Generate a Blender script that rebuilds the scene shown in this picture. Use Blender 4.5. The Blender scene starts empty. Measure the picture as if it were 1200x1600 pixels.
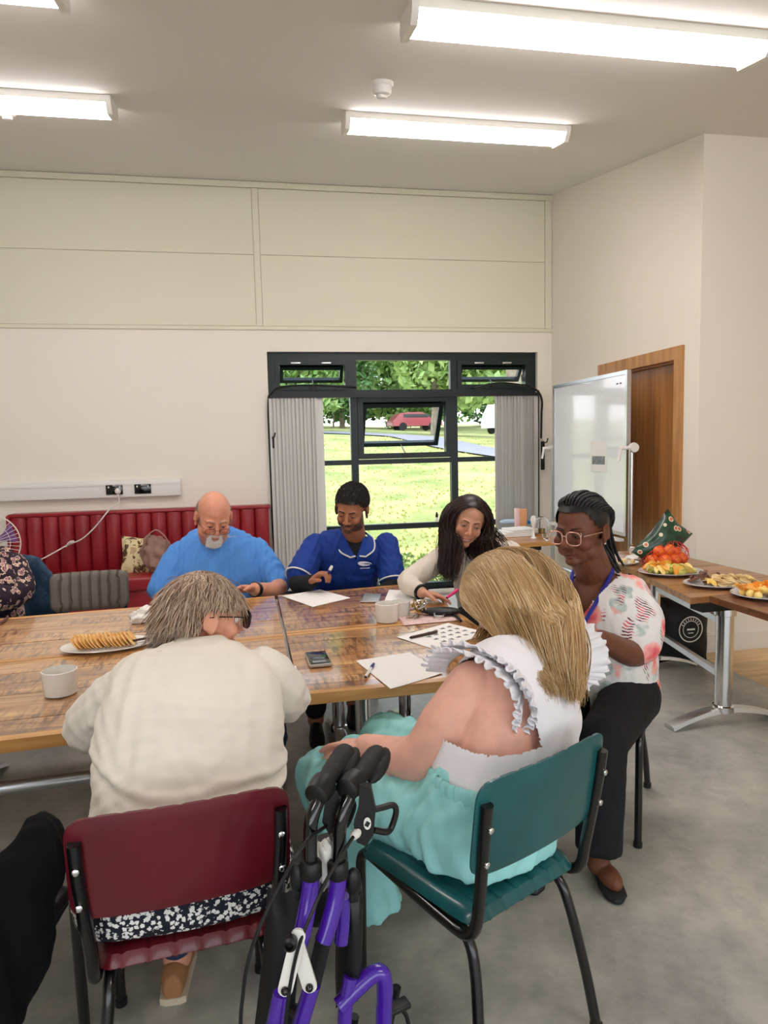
import bpy, bmesh, math, random
import numpy as np
from mathutils import Vector, Matrix
random.seed(7); rng = np.random.default_rng(7)
PI = math.pi
scene = bpy.context.scene

# ------------------------------------------------------------------ camera
F = 1070.0; CH = 1.55
_pitch, _roll, _yaw = 0.0948, -0.0233, 0.1821
def _axes(p, r, yw):
    cy, sy = math.cos(yw), math.sin(yw)
    f = np.array([sy, cy, 0.]); rt = np.array([cy, -sy, 0.]); u = np.array([0, 0, 1.])
    f2 = math.cos(p)*f - math.sin(p)*u; u2 = math.sin(p)*f + math.cos(p)*u
    return np.array([math.cos(r)*rt + math.sin(r)*u2, -math.sin(r)*rt + math.cos(r)*u2, f2])
AX = _axes(_pitch, _roll, _yaw); CAM = np.array([0, 0, CH])
cd = bpy.data.cameras.new('camera'); cam = bpy.data.objects.new('camera', cd)
scene.collection.objects.link(cam); scene.camera = cam
cd.sensor_fit = 'HORIZONTAL'; cd.sensor_width = 36; cd.lens = F*36/1200; cd.clip_start = .02; cd.clip_end = 500
m = Matrix.Identity(4)
for i in range(3):
    m[i][0] = AX[0][i]; m[i][1] = AX[1][i]; m[i][2] = -AX[2][i]; m[i][3] = CAM[i]
cam.matrix_world = m
def ray(x, y): return (x-600)/F*AX[0] - (y-800)/F*AX[1] + AX[2]
def atY(x, y, Y): d = ray(x, y); return CAM + d*(Y/d[1])       # point seen at a pixel of the photo, at depth Y
def atZ(x, y, z): d = ray(x, y); return CAM + d*((z-CH)/d[2])   # ... at height z
def atX(x, y, X): d = ray(x, y); return CAM + d*(X/d[0])

# ------------------------------------------------------------------ world, sun, exposure
w = bpy.data.worlds.new('world'); scene.world = w; w.use_nodes = True
nt = w.node_tree; bg = nt.nodes['Background']
tc = nt.nodes.new('ShaderNodeTexCoord'); sp = nt.nodes.new('ShaderNodeSeparateXYZ'); cr = nt.nodes.new('ShaderNodeValToRGB')
nt.links.new(tc.outputs['Generated'], sp.inputs[0]); nt.links.new(sp.outputs['Z'], cr.inputs[0]); nt.links.new(cr.outputs[0], bg.inputs[0])
cr.color_ramp.elements[0].color = (.93, .97, 1, 1); cr.color_ramp.elements[1].color = (.55, .74, 1, 1)
bg.inputs[1].default_value = 1.9
sd = bpy.data.lights.new('sun', 'SUN'); sun = bpy.data.objects.new('sun', sd); scene.collection.objects.link(sun)
sd.energy = 2.1; sd.angle = .15; sd.color = (1, .95, .85); sun.rotation_euler = (math.radians(-38), math.radians(-28), 0); sun.location = (0, 20, 15)
scene.view_settings.view_transform = 'Standard'; scene.view_settings.look = 'None'
scene.view_settings.exposure = 0.87; scene.view_settings.gamma = 1; scene.view_settings.use_curve_mapping = False
LAMP = 11.0      # radiance of the fluorescent diffusers

# ------------------------------------------------------------------ helpers
def tag(o, label=None, cat=None, group=None, kind=None):
    if label: o['label'] = label
    if cat: o['category'] = cat
    if group: o['group'] = group
    if kind: o['kind'] = kind
    return o
def thing(name, label, cat, loc=(0, 0, 0), group=None, kind=None):
    o = bpy.data.objects.new(name, None); scene.collection.objects.link(o); o.location = tuple(loc)
    o.empty_display_size = .1
    return tag(o, label, cat, group, kind)
def offs(p):
    v = Vector((0, 0, 0))
    while p is not None: v += p.location; p = p.parent
    return v
def link_mesh(name, me, mat, parent=None, local=False):
    o = bpy.data.objects.new(name, me); scene.collection.objects.link(o)
    if mat is not None and not me.materials:
        for q in (mat if isinstance(mat, (list, tuple)) else [mat]): me.materials.append(q)
    if parent is not None:
        if not local: me.transform(Matrix.Translation(-offs(parent)))
        o.parent = parent
    return o
class MB:
    """collects shapes into one mesh"""
    def __init__(s): s.v = []; s.f = []; s.mi = []; s.n = 0; s.cm = 0
    def add(s, V, Fc):
        V = np.asarray(V, float).reshape(-1, 3)
        s.v.append(V); s.f += [tuple(i + s.n for i in f) for f in Fc]; s.mi += [s.cm]*len(Fc); s.n += len(V); return s
    def box(s, c, d, rz=0, R=None):
        c = np.array(c, float); h = np.array(d, float)/2
        V = np.array([[x, y, z] for x in (-1, 1) for y in (-1, 1) for z in (-1, 1)])*h
        if R is None: R = rotm(0, 0, rz)
        V = V @ np.asarray(R).T + c
        return s.add(V, [(0, 1, 3, 2), (4, 6, 7, 5), (0, 4, 5, 1), (2, 3, 7, 6), (0, 2, 6, 4), (1, 5, 7, 3)])
    def bb(s, x0, x1, y0, y1, z0, z1): return s.box(((x0+x1)/2, (y0+y1)/2, (z0+z1)/2), (abs(x1-x0), abs(y1-y0), abs(z1-z0)))
    def hexa(s, b, t):      # bottom quad, top quad (both ccw from above)
        return s.add(list(b)+list(t), [(3, 2, 1, 0), (4, 5, 6, 7), (0, 1, 5, 4), (1, 2, 6, 5), (2, 3, 7, 6), (3, 0, 4, 7)])
    def rbox(s, c, d, r, rz=0, R=None, seg=3):
        """box with rounded edges (superellipsoid-free: bevelled via bmesh)"""
        bm = bmesh.new(); bmesh.ops.create_cube(bm, size=1)
        bmesh.ops.scale(bm, vec=d, verts=bm.verts); bmesh.ops.bevel(bm, geom=bm.edges[:], offset=min(r, min(d)*.49), segments=seg, affect='EDGES', profile=.5)
        V = np.array([v.co[:] for v in bm.verts]); bm.verts.index_update(); Fc = [tuple(v.index for v in f.verts) for f in bm.faces]; bm.free()
        if R is None: R = rotm(0, 0, rz)
        return s.add(V @ np.asarray(R).T + np.array(c, float), Fc)
    def tube(s, pts, rad, n=10, caps=True, flat=None, up=None):
        P = np.asarray(pts, float); k = len(P); rad = np.broadcast_to(np.asarray(rad, float), (k,))
        T = np.gradient(P, axis=0); T /= np.linalg.norm(T, axis=1)[:, None] + 1e-12
        u = np.array(up if up is not None else (0, 0, 1.)); 
        if abs(T[0] @ u) > .9: u = np.array([1., 0, 0]) if abs(T[0][0]) < .9 else np.array([0, 1., 0])
        a = np.linspace(0, 2*PI, n, endpoint=False); V = []
        for i in range(k):
            x = np.cross(u, T[i]); nx = np.linalg.norm(x)
            if nx < 1e-6: x = np.array([1., 0, 0]); nx = 1
            x /= nx; y = np.cross(T[i], x); u = y
            sy = 1 if flat is None else flat
            V.append(P[i] + rad[i]*(np.cos(a)[:, None]*x + sy*np.sin(a)[:, None]*y))
        V = np.concatenate(V); Fc = [(i*n+j, i*n+(j+1) % n, (i+1)*n+(j+1) % n, (i+1)*n+j) for i in range(k-1) for j in range(n)]
        if caps: Fc += [tuple(range(n))[::-1], tuple((k-1)*n+j for j in range(n))]
        return s.add(V, Fc)
    def lathe(s, prof, c=(0, 0, 0), n=24, R=None, sx=1, sy=1):
        a = np.linspace(0, 2*PI, n, endpoint=False); V = []
        for r, z in prof: V.append(np.stack([r*np.cos(a)*sx, r*np.sin(a)*sy, np.full(n, z)], 1))
        V = np.concatenate(V)
        if R is not None: V = V @ np.asarray(R).T
        k = len(prof); Fc = [(i*n+j, i*n+(j+1) % n, (i+1)*n+(j+1) % n, (i+1)*n+j) for i in range(k-1) for j in range(n)]
        Fc += [tuple(range(n))[::-1], tuple((k-1)*n+j for j in range(n))]
        return s.add(V + np.array(c, float), Fc)
    def ell(s, c, r, R=None, n=16, m=10):
        V = [(0, 0, -1)]; 
        for i in range(1, m):
            t = -PI/2 + PI*i/m
            for j in range(n): q = 2*PI*j/n; V.append((math.cos(t)*math.cos(q), math.cos(t)*math.sin(q), math.sin(t)))
        V.append((0, 0, 1)); V = np.array(V)*np.broadcast_to(np.array(r, float), (3,))
        if R is not None: V = V @ np.asarray(R).T
        Fc = [(0, 1+(j+1) % n, 1+j) for j in range(n)]
        for i in range(m-2):
            for j in range(n): a0 = 1+i*n; Fc.append((a0+j, a0+(j+1) % n, a0+n+(j+1) % n, a0+n+j))
        l = 1+(m-1)*n; a0 = 1+(m-2)*n; Fc += [(a0+j, a0+(j+1) % n, l) for j in range(n)]
        return s.add(V + np.array(c, float), Fc)
    def loft(s, rings, caps=True):
        n = len(rings[0]); V = np.concatenate([np.asarray(r) for r in rings]); k = len(rings)
        Fc = [(i*n+j, i*n+(j+1) % n, (i+1)*n+(j+1) % n, (i+1)*n+j) for i in range(k-1) for j in range(n)]
        if caps: Fc += [tuple(range(n))[::-1], tuple((k-1)*n+j for j in range(n))]
        return s.add(V, Fc)
    def mesh(s, name='m'):
        me = bpy.data.meshes.new(name); me.from_pydata(np.concatenate(s.v).tolist(), [], s.f); me.update(); return me
    def build(s, name, mat, parent=None, smooth=True, local=False, fix=False):
        me = s.mesh(name)
        if fix:
            bm = bmesh.new(); bm.from_mesh(me); bmesh.ops.recalc_face_normals(bm, faces=bm.faces); bm.to_mesh(me); bm.free()
        if isinstance(mat, (list, tuple)): me.polygons.foreach_set('material_index', s.mi)
        o = link_mesh(name, me, mat, parent, local)
        if smooth: sm(o)
        return o
def sm(o, ang=40):
    me = o.data; me.polygons.foreach_set('use_smooth', [True]*len(me.polygons))
    try: me.set_sharp_from_angle(angle=math.radians(ang))
    except Exception: pass
    return o
def rotm(rx, ry, rz):
    cx, sx = math.cos(rx), math.sin(rx); cy, sy = math.cos(ry), math.sin(ry); cz, sz = math.cos(rz), math.sin(rz)
    return np.array([[cz, -sz, 0], [sz, cz, 0], [0, 0, 1]]) @ np.array([[1, 0, 0], [0, cx, -sx], [0, sx, cx]]) @ np.array([[cy, 0, sy], [0, 1, 0], [-sy, 0, cy]])
def curve_pts(P, n=8):
    """catmull-rom through the points"""
    P = [np.array(p, float) for p in P]; P = [2*P[0]-P[1]] + P + [2*P[-1]-P[-2]]; out = []
    for i in range(1, len(P)-2):
        a, b, c, d = P[i-1:i+3]
        for t in np.linspace(0, 1, n, endpoint=False):
            out.append(.5*((2*b)+(-a+c)*t+(2*a-5*b+4*c-d)*t*t+(-a+3*b-3*c+d)*t**3))
    out.append(P[-2]); return np.array(out)
def copy_tree(o, parent=None):
    c = o.copy(); scene.collection.objects.link(c)
    if parent is not None: c.parent = parent
    for ch in [x for x in scene.objects if x.parent == o]: copy_tree(ch, c)
    return c

# ------------------------------------------------------------------ materials
def M(name, col, rough=.5, metal=0, coat=0, bump=0, bscale=60, var=0, vscale=6, col2=None, emit=0, trans=0, spec=.5, attr=None,
      sheen=0, stretch=(1, 1, 1), sss=0, alpha=1, ior=1.45, coat_rough=.08, vdet=6, bstretch=None, ramp=(.35, .65)):
    mt = bpy.data.materials.new(name); mt.use_nodes = True; nt = mt.node_tree; N = nt.nodes; L = nt.links; b = N['Principled BSDF']
    def lin(c): return tuple(c) + (1,)
    b.inputs['Base Color'].default_value = lin(col); b.inputs['Roughness'].default_value = rough; b.inputs['Metallic'].default_value = metal
    b.inputs['Coat Weight'].default_value = coat; b.inputs['Coat Roughness'].default_value = coat_rough
    b.inputs['Specular IOR Level'].default_value = spec; b.inputs['IOR'].default_value = ior
    b.inputs['Transmission Weight'].default_value = trans; b.inputs['Alpha'].default_value = alpha
    if sheen: b.inputs['Sheen Weight'].default_value = sheen
    if sss: b.inputs['Subsurface Weight'].default_value = sss; b.inputs['Subsurface Radius'].default_value = (.012, .005, .003)
    if emit: b.inputs['Emission Color'].default_value = lin(col); b.inputs['Emission Strength'].default_value = emit
    t = N.new('ShaderNodeTexCoord')
    src = None
    if attr: a = N.new('ShaderNodeAttribute'); a.attribute_name = attr; src = a.outputs['Color']; L.new(src, b.inputs['Base Color'])
    if var or col2:
        mp = N.new('ShaderNodeMapping'); mp.inputs['Scale'].default_value = stretch; L.new(t.outputs['Object'], mp.inputs[0])
        n = N.new('ShaderNodeTexNoise'); n.inputs['Scale'].default_value = vscale; n.inputs['Detail'].default_value = vdet; L.new(mp.outputs[0], n.inputs[0])
        r = N.new('ShaderNodeValToRGB'); r.color_ramp.elements[0].position, r.color_ramp.elements[1].position = ramp; L.new(n.outputs[0], r.inputs[0])
        if col2 is None: col2 = tuple(min(1, c*(1+var)) for c in col); c1 = tuple(c*(1-var) for c in col)
        else: c1 = col
        if attr:
            r.color_ramp.elements[0].color = (1-var,)*3+(1,); r.color_ramp.elements[1].color = (1+var,)*3+(1,)
            mx = N.new('ShaderNodeMix'); mx.data_type = 'RGBA'; mx.blend_type = 'MULTIPLY'; mx.inputs[0].default_value = 1
            L.new(src, mx.inputs[6]); L.new(r.outputs[0], mx.inputs[7]); L.new(mx.outputs[2], b.inputs['Base Color'])
        else:
            r.color_ramp.elements[0].color = lin(c1); r.color_ramp.elements[1].color = lin(col2); L.new(r.outputs[0], b.inputs['Base Color'])
    if bump:
        n2 = N.new('ShaderNodeTexNoise'); n2.inputs['Scale'].default_value = bscale; n2.inputs['Detail'].default_value = 4
        mp2 = N.new('ShaderNodeMapping'); mp2.inputs['Scale'].default_value = bstretch or stretch; L.new(t.outputs['Object'], mp2.inputs[0]); L.new(mp2.outputs[0], n2.inputs[0])
        bp = N.new('ShaderNodeBump'); bp.inputs['Strength'].default_value = bump; bp.inputs['Distance'].default_value = .01
        L.new(n2.outputs[0], bp.inputs['Height']); L.new(bp.outputs[0], b.inputs['Normal'])
    return mt
def S(r, g, b):     # sRGB 0..255 -> linear
    return tuple(((c/255)/12.92 if c/255 < .04045 else ((c/255+.055)/1.055)**2.4) for c in (r, g, b))
def add_nodes(mt): return mt.node_tree.nodes, mt.node_tree.links, mt.node_tree.nodes['Principled BSDF']

m_wall = M('wall_paint', S(240, 233, 220), .75, bump=.04, bscale=90)
m_panel = M('panel_paint', S(228, 225, 202), .7, bump=.03, bscale=70)
m_ceil = M('ceiling_paint', S(232, 230, 224), .85, bump=.04, bscale=60)
m_white = M('white_plastic', S(232, 230, 224), .35)
m_trim = M('white_trim', S(232, 226, 216), .45)
m_diff = M('lamp_diffuser', (1, .93, .93), .4, emit=LAMP)
m_lamp = M('lamp_housing', S(238, 236, 228), .4)
m_frame = M('dark_green_frame', S(13, 29, 31), .38)
m_black = M('black_plastic', S(16, 17, 18), .42)
m_blackgloss = M('black_gloss', S(10, 10, 12), .12, coat=.5)
m_chrome = M('polished_chrome', (.78, .79, .8), .14, 1)
m_alu = M('brushed_aluminium', (.62, .63, .64), .3, 1)
m_glass = M('window_glass', (1, 1, 1), .0, trans=1, ior=1.01, spec=.5)
m_door = M('door_veneer', S(148, 98, 52), .38, var=0, col2=S(182, 126, 72), vscale=3, stretch=(6, 6, .35), bump=.02)
m_doorframe = M('door_frame_wood', S(168, 114, 62), .4, col2=S(200, 146, 88), vscale=4, stretch=(5, 5, .5))
m_burg = M('burgundy_vinyl', S(98, 17, 30), .33, coat=.25, bump=.05, bscale=220, var=.12, vscale=5)
m_red = M('red_bench_vinyl', S(150, 30, 40), .38, coat=.15, bump=.04, bscale=160, var=.1, vscale=4)
m_teal = M('teal_vinyl', S(20, 84, 86), .33, coat=.25, bump=.05, bscale=220, var=.15, vscale=7)
m_brownv = M('brown_grey_vinyl', S(112, 102, 92), .5, bump=.1, bscale=120, var=.1)
m_bframe = M('black_frame_paint', S(14, 14, 15), .28, coat=.4)
m_paper = M('white_paper', S(240, 238, 232), .7)
m_ceramic = M('white_ceramic', S(236, 232, 224), .25, coat=.4)
m_blind = M('blind_fabric', S(222, 220, 216), .8, bump=.1, bscale=120, trans=0)

# floor vinyl: mottled grey
m_floor = M('grey_vinyl_floor', S(158, 158, 152), .36, col2=S(204, 200, 186), vscale=2.2, vdet=12, bump=.02, bscale=200, ramp=(.3, .7))
N, L, b = add_nodes(m_floor)
t = N.new('ShaderNodeTexCoord'); n = N.new('ShaderNodeTexNoise'); n.inputs['Scale'].default_value = 9; n.inputs['Detail'].default_value = 10; n.inputs['Roughness'].default_value = .7
L.new(t.outputs['Object'], n.inputs[0]); r = N.new('ShaderNodeValToRGB'); r.color_ramp.elements[0].position = .33; r.color_ramp.elements[1].position = .6
r.color_ramp.elements[0].color = (.62, .64, .66, 1); r.color_ramp.elements[1].color = (1, 1, 1, 1); L.new(n.outputs[0], r.inputs[0])
mx = N.new('ShaderNodeMix'); mx.data_type = 'RGBA'; mx.blend_type = 'MULTIPLY'; mx.inputs[0].default_value = .8
lk = b.inputs['Base Color'].links[0]; L.new(lk.from_socket, mx.inputs[6]); L.new(r.outputs[0], mx.inputs[7]); L.new(mx.outputs[2], b.inputs['Base Color'])

def wood(name, c1, c2, c3, rough=.35, coat=.3, along=(1, 9, 9), saw=True, coat_rough=.12):
    """plank wood: stretched grain, per-object tone and rough-sawn cross marks"""
    mt = M(name, c1, rough, coat=coat, coat_rough=coat_rough); N, L, b = add_nodes(mt)
    t = N.new('ShaderNodeTexCoord'); oi = N.new('ShaderNodeObjectInfo')
    ad = N.new('ShaderNodeVectorMath'); ad.operation = 'ADD'; L.new(t.outputs['Object'], ad.inputs[0])
    sc_ = N.new('ShaderNodeVectorMath'); sc_.operation = 'SCALE'; sc_.inputs['Scale'].default_value = 7
    cb = N.new('ShaderNodeCombineXYZ'); L.new(oi.outputs['Random'], cb.inputs[0]); L.new(oi.outputs['Random'], cb.inputs[1]); L.new(cb.outputs[0], sc_.inputs[0]); L.new(sc_.outputs[0], ad.inputs[1])
    mp = N.new('ShaderNodeMapping'); mp.inputs['Scale'].default_value = along; L.new(ad.outputs[0], mp.inputs[0])
    n = N.new('ShaderNodeTexNoise'); n.inputs['Scale'].default_value = 2.5; n.inputs['Detail'].default_value = 8; n.inputs['Distortion'].default_value = .8; L.new(mp.outputs[0], n.inputs[0])
    r = N.new('ShaderNodeValToRGB'); e = r.color_ramp.elements; e[0].position = .3; e[0].color = tuple(c2)+(1,); e[1].position = .7; e[1].color = tuple(c3)+(1,)
    e2 = e.new(.5); e2.color = tuple(c1)+(1,); L.new(n.outputs[0], r.inputs[0]); out = r.outputs[0]
    if saw:
        mp3 = N.new('ShaderNodeMapping'); mp3.inputs['Scale'].default_value = (26, 5, 5); mp3.inputs['Rotation'].default_value = (0, 0, .5); L.new(ad.outputs[0], mp3.inputs[0])
        n3 = N.new('ShaderNodeTexNoise'); n3.inputs['Scale'].default_value = 2.2; n3.inputs['Detail'].default_value = 5; n3.inputs['Distortion'].default_value = .4; L.new(mp3.outputs[0], n3.inputs[0])
        nm = N.new('ShaderNodeTexNoise'); nm.inputs['Scale'].default_value = 3.; L.new(ad.outputs[0], nm.inputs[0])
        mr = N.new('ShaderNodeMapRange'); mr.inputs[1].default_value = .36; mr.inputs[2].default_value = .56; L.new(nm.outputs[0], mr.inputs[0])
        r3 = N.new('ShaderNodeValToRGB'); r3.color_ramp.elements[0].position = .4; r3.color_ramp.elements[1].position = .53
        r3.color_ramp.elements[0].color = (.36, .27, .22, 1); r3.color_ramp.elements[1].color = (1, 1, 1, 1); L.new(n3.outputs[0], r3.inputs[0])
        mx = N.new('ShaderNodeMix'); mx.data_type = 'RGBA'; mx.blend_type = 'MULTIPLY'; L.new(mr.outputs[0], mx.inputs[0]); L.new(out, mx.inputs[6]); L.new(r3.outputs[0], mx.inputs[7]); out = mx.outputs[2]
        bp = N.new('ShaderNodeBump'); bp.inputs['Strength'].default_value = .25; bp.inputs['Distance'].default_value = .004; L.new(n3.outputs[0], bp.inputs['Height']); L.new(bp.outputs[0], b.inputs['Normal'])
    hs = N.new('ShaderNodeHueSaturation'); mr2 = N.new('ShaderNodeMapRange'); mr2.inputs[3].default_value = .82; mr2.inputs[4].default_value = 1.14
    L.new(oi.outputs['Random'], mr2.inputs[0]); L.new(mr2.outputs[0], hs.inputs['Value']); L.new(out, hs.inputs['Color']); L.new(hs.outputs[0], b.inputs['Base Color'])
    return mt
m_top = wood('reclaimed_table_wood', S(192, 138, 82), S(140, 90, 50), S(226, 178, 114), .28, 1.0, coat_rough=.10)
m_top.node_tree.nodes['Principled BSDF'].inputs['Coat IOR'].default_value = 1.75
m_topedge = wood('table_edge_wood', S(206, 150, 84), S(180, 122, 62), S(222, 170, 104), .35, .4, saw=False)
m_top2 = wood('food_table_wood', S(178, 124, 76), S(140, 92, 54), S(200, 148, 96), .35, .3, along=(1, 12, 12), saw=False)
m_top3 = wood('dark_food_table_wood', S(126, 78, 48), S(98, 58, 36), S(150, 98, 62), .35, .3, along=(9, 1, 9), saw=False)
m_lam = wood('laminate_floor', S(224, 186, 132), S(206, 164, 110), S(238, 204, 152), .4, .15, saw=False)

# ------------------------------------------------------------------ room shell
XR = 3.08; YB = 6.84; YC = 4.385
def zc(y): return 2.804 + .1857*y       # sloping ceiling
st = dict(kind='structure')
tag(MB().bb(-5.2, XR, -3.2, 7.1, -.12, 0).build('floor', m_floor, smooth=False), kind='structure')
fw = tag(MB().bb(XR, 6.6, -3.2, YC+.0, -.12, -.006).build('floor_laminate', m_lam, smooth=False), kind='structure')
y = 2.6
row = 0
for k in range(14):                       # laminate boards beyond the vinyl
    y0 = YC-.004-k*.127; x = XR
    offx = -random.random()*.9
    while x < 5.4:
        x1 = min(x + (1.2 + (offx if x == XR else 0)), 5.4)
        MB().bb(x+.001, x1-.001, y0-.1255, y0, -.006, .0).build('floor_board', m_lam, fw, smooth=False)
        x = x1
# ceiling slab
c = MB(); ya, yb = -3.2, 7.1
c.hexa([(-5.2, ya, zc(ya)), (6.6, ya, zc(ya)), (6.6, yb, zc(yb)), (-5.2, yb, zc(yb))], [(-5.2, ya, zc(ya)+.3), (6.6, ya, zc(ya)+.3), (6.6, yb, zc(yb)+.3), (-5.2, yb, zc(yb)+.3)])
tag(c.build('ceiling', m_ceil, smooth=False), kind='structure')
# back wall with the window opening
WX0, WX1, WZ0, WZ1 = .142, 2.924, .06, 2.495
wb = MB(); T = YB+.24
wb.bb(-5.2, WX0, YB, T, 0, 4.2); wb.bb(WX1, XR+.2, YB, T, 0, 4.2); wb.bb(WX0, WX1, YB, T, WZ1, 4.2); wb.bb(WX0, WX1, YB, T, 0, WZ0)
wall_back = tag(wb.build('wall_back', m_wall, smooth=False), kind='structure')
# upper lining boards on the back wall: two bays, each of two boards, with cover strips
zt = zc(YB)
def board(x0, x1, z0, z1): MB().rbox(((x0+x1)/2, YB-.006, (z0+z1)/2), (x1-x0, .016, z1-z0), .004, seg=1).build('wall_board', m_panel, wall_back, smooth=False)
zb = 2.735; zmL = 3.40; zh = zt-.065
for x0, x1 in ((-5.15, -2.75), (-2.68, .055), (.115, 3.0)):
    board(x0, x1, zb, zmL-.002); board(x0, x1, zmL+.002, zh)
for x0, x1, z0, z1 in ((-5.15, XR, zb-.035, zb-.004), (-5.15, XR, zh+.004, zt-.01)):
    MB().bb(x0, x1, YB-.022, YB, z0, z1).build('cover_strip', m_panel, wall_back, smooth=False)
for xa in (.085, 3.03, -2.715):
    MB().bb(xa-.028, xa+.028, YB-.02, YB, zb, zh).build('cover_strip', m_panel, wall_back, smooth=False)
# right wall with door opening, return wall, left wall, front wall with wide window opening
DY0, DY1, DZ = 4.559, 5.806, 2.235
wr = MB(); wr.bb(XR, XR+.2, YC+.0, DY0+.07, 0, 4.2); wr.bb(XR, XR+.2, DY1-.07, YB+.2, 0, 4.2); wr.bb(XR, XR+.2, DY0+.07, DY1-.07, DZ-.07, 4.2)
tag(wr.build('wall_right', m_wall, smooth=False), kind='structure')
tag(MB().bb(XR+.2, 6.6, YC, YC+.14, 0, 4.0).build('wall_return', m_wall, smooth=False), kind='structure')
tag(MB().bb(-5.4, -5.2, -3.2, 7.1, 0, 4.3).build('wall_left', m_wall, smooth=False), kind='structure')
tag(MB().bb(6.6, 6.8, -3.2, YC+.2, 0, 4.3).build('wall_right_far', m_wall, smooth=False), kind='structure')
fr = MB(); fr.bb(-5.4, -3.0, -3.4, -3.2, 0, 2.6); fr.bb(5.6, 6.8, -3.4, -3.2, 0, 2.6); fr.bb(-3.0, 5.6, -3.4, -3.2, 0, .55); fr.bb(-3.0, 5.6, -3.4, -3.2, 2.15, 2.6)
tag(fr.build('wall_front', m_wall, smooth=False), kind='structure')
tag(MB().bb(XR+.0, 5.5, YC-.018, YC, 0, .125).build('baseboard_return', m_trim, smooth=False), kind='structure')
tag(MB().bb(XR-.018, XR, YC-.018, DY0, 0, .125).bb(XR-.018, XR, DY1, YB, 0, .125).build('baseboard_right', m_trim, smooth=False), kind='structure')
tag(MB().bb(-5.2, WX0, YB-.018, YB, 0, .125).build('baseboard_back', m_trim, smooth=False), kind='structure')
# door
door = tag(MB().bb(XR+.07, XR+.115, DY0+.09, DY1-.09, .008, DZ-.09).build('door_1', m_door, smooth=False), kind='structure')
d = MB(); wd = .095
d.bb(XR-.022, XR+.12, DY0, DY0+wd, 0, DZ); d.bb(XR-.022, XR+.12, DY1-wd, DY1, 0, DZ); d.bb(XR-.022, XR+.12, DY0+wd, DY1-wd, DZ-wd, DZ)
d.bb(XR+.03, XR+.065, DY0+wd, DY0+wd+.014, 0, DZ-wd); d.bb(XR+.03, XR+.065, DY1-wd-.014, DY1-wd, 0, DZ-wd); d.bb(XR+.03, XR+.065, DY0+wd, DY1-wd, DZ-wd-.014, DZ-wd)
d.build('door_frame', m_doorframe, door, smooth=False)
hb = MB(); hb.tube([(XR+.07, DY1-.17, 1.02), (XR+.02, DY1-.17, 1.02), (XR+.02, DY1-.29, 1.02)], .009); hb.lathe([(.026, 0), (.026, .008)], (XR+.066, DY1-.17, 1.02), R=rotm(0, -PI/2, 0)); hb.build('door_handle', m_alu, door)

# ------------------------------------------------------------------ window
win = tag(MB().bb(WX0-.0, WX1+.0, YB+.05, YB+.24, WZ0-.06, WZ0).build('window_1', m_frame, smooth=False), kind='structure')
YF0, YF1 = YB+.05, YB+.12
def wbar(x0, x1, z0, z1, nm='frame_bar', y0=YF0, y1=YF1): return MB().bb(x0, x1, y0, y1, z0, z1).build(nm, m_frame, win, smooth=False)
X1, X2 = .985, 2.03        # mullions
for a in ((WX0, WX0+.07, WZ0, WZ1), (WX1-.07, WX1, WZ0, WZ1)): wbar(*a)
for a in ((WX0+.07, WX1-.07, WZ1-.075, WZ1), (WX0+.07, WX1-.07, 2.06, 2.125), (WX0+.07, WX1-.07, WZ0, WZ0+.06)): wbar(*a)
for a in ((X1-.035, X1+.035, WZ0+.06, 2.06), (X2-.035, X2+.035, WZ0+.06, 2.06), (X1-.035, X1+.035, 2.125, WZ1-.075), (X2-.035, X2+.035, 2.125, WZ1-.075)): wbar(*a)
for x0, x1 in ((WX0+.07, X1-.035), (X1+.035, X2-.035), (X2+.035, WX1-.07)):
    wbar(x0, x1, 1.375, 1.425); wbar(x0, x1, .70, .755)
def pane(x0, x1, z0, z1): MB().bb(x0, x1, YF0+.03, YF0+.036, z0, z1).build('window_pane', m_glass, win, smooth=False)
for z0, z1 in ((WZ0+.06, .70), (.755, 1.375)):
    for x0, x1 in ((WX0+.07, X1-.035), (X1+.035, X2-.035), (X2+.035, WX1-.07)): pane(x0, x1, z0, z1)
pane(WX0+.07, X1-.035, 1.425, 2.06); pane(X2+.035, WX1-.07, 1.425, 2.06); pane(X1+.035, X2-.035, 2.125, WZ1-.075)
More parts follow.
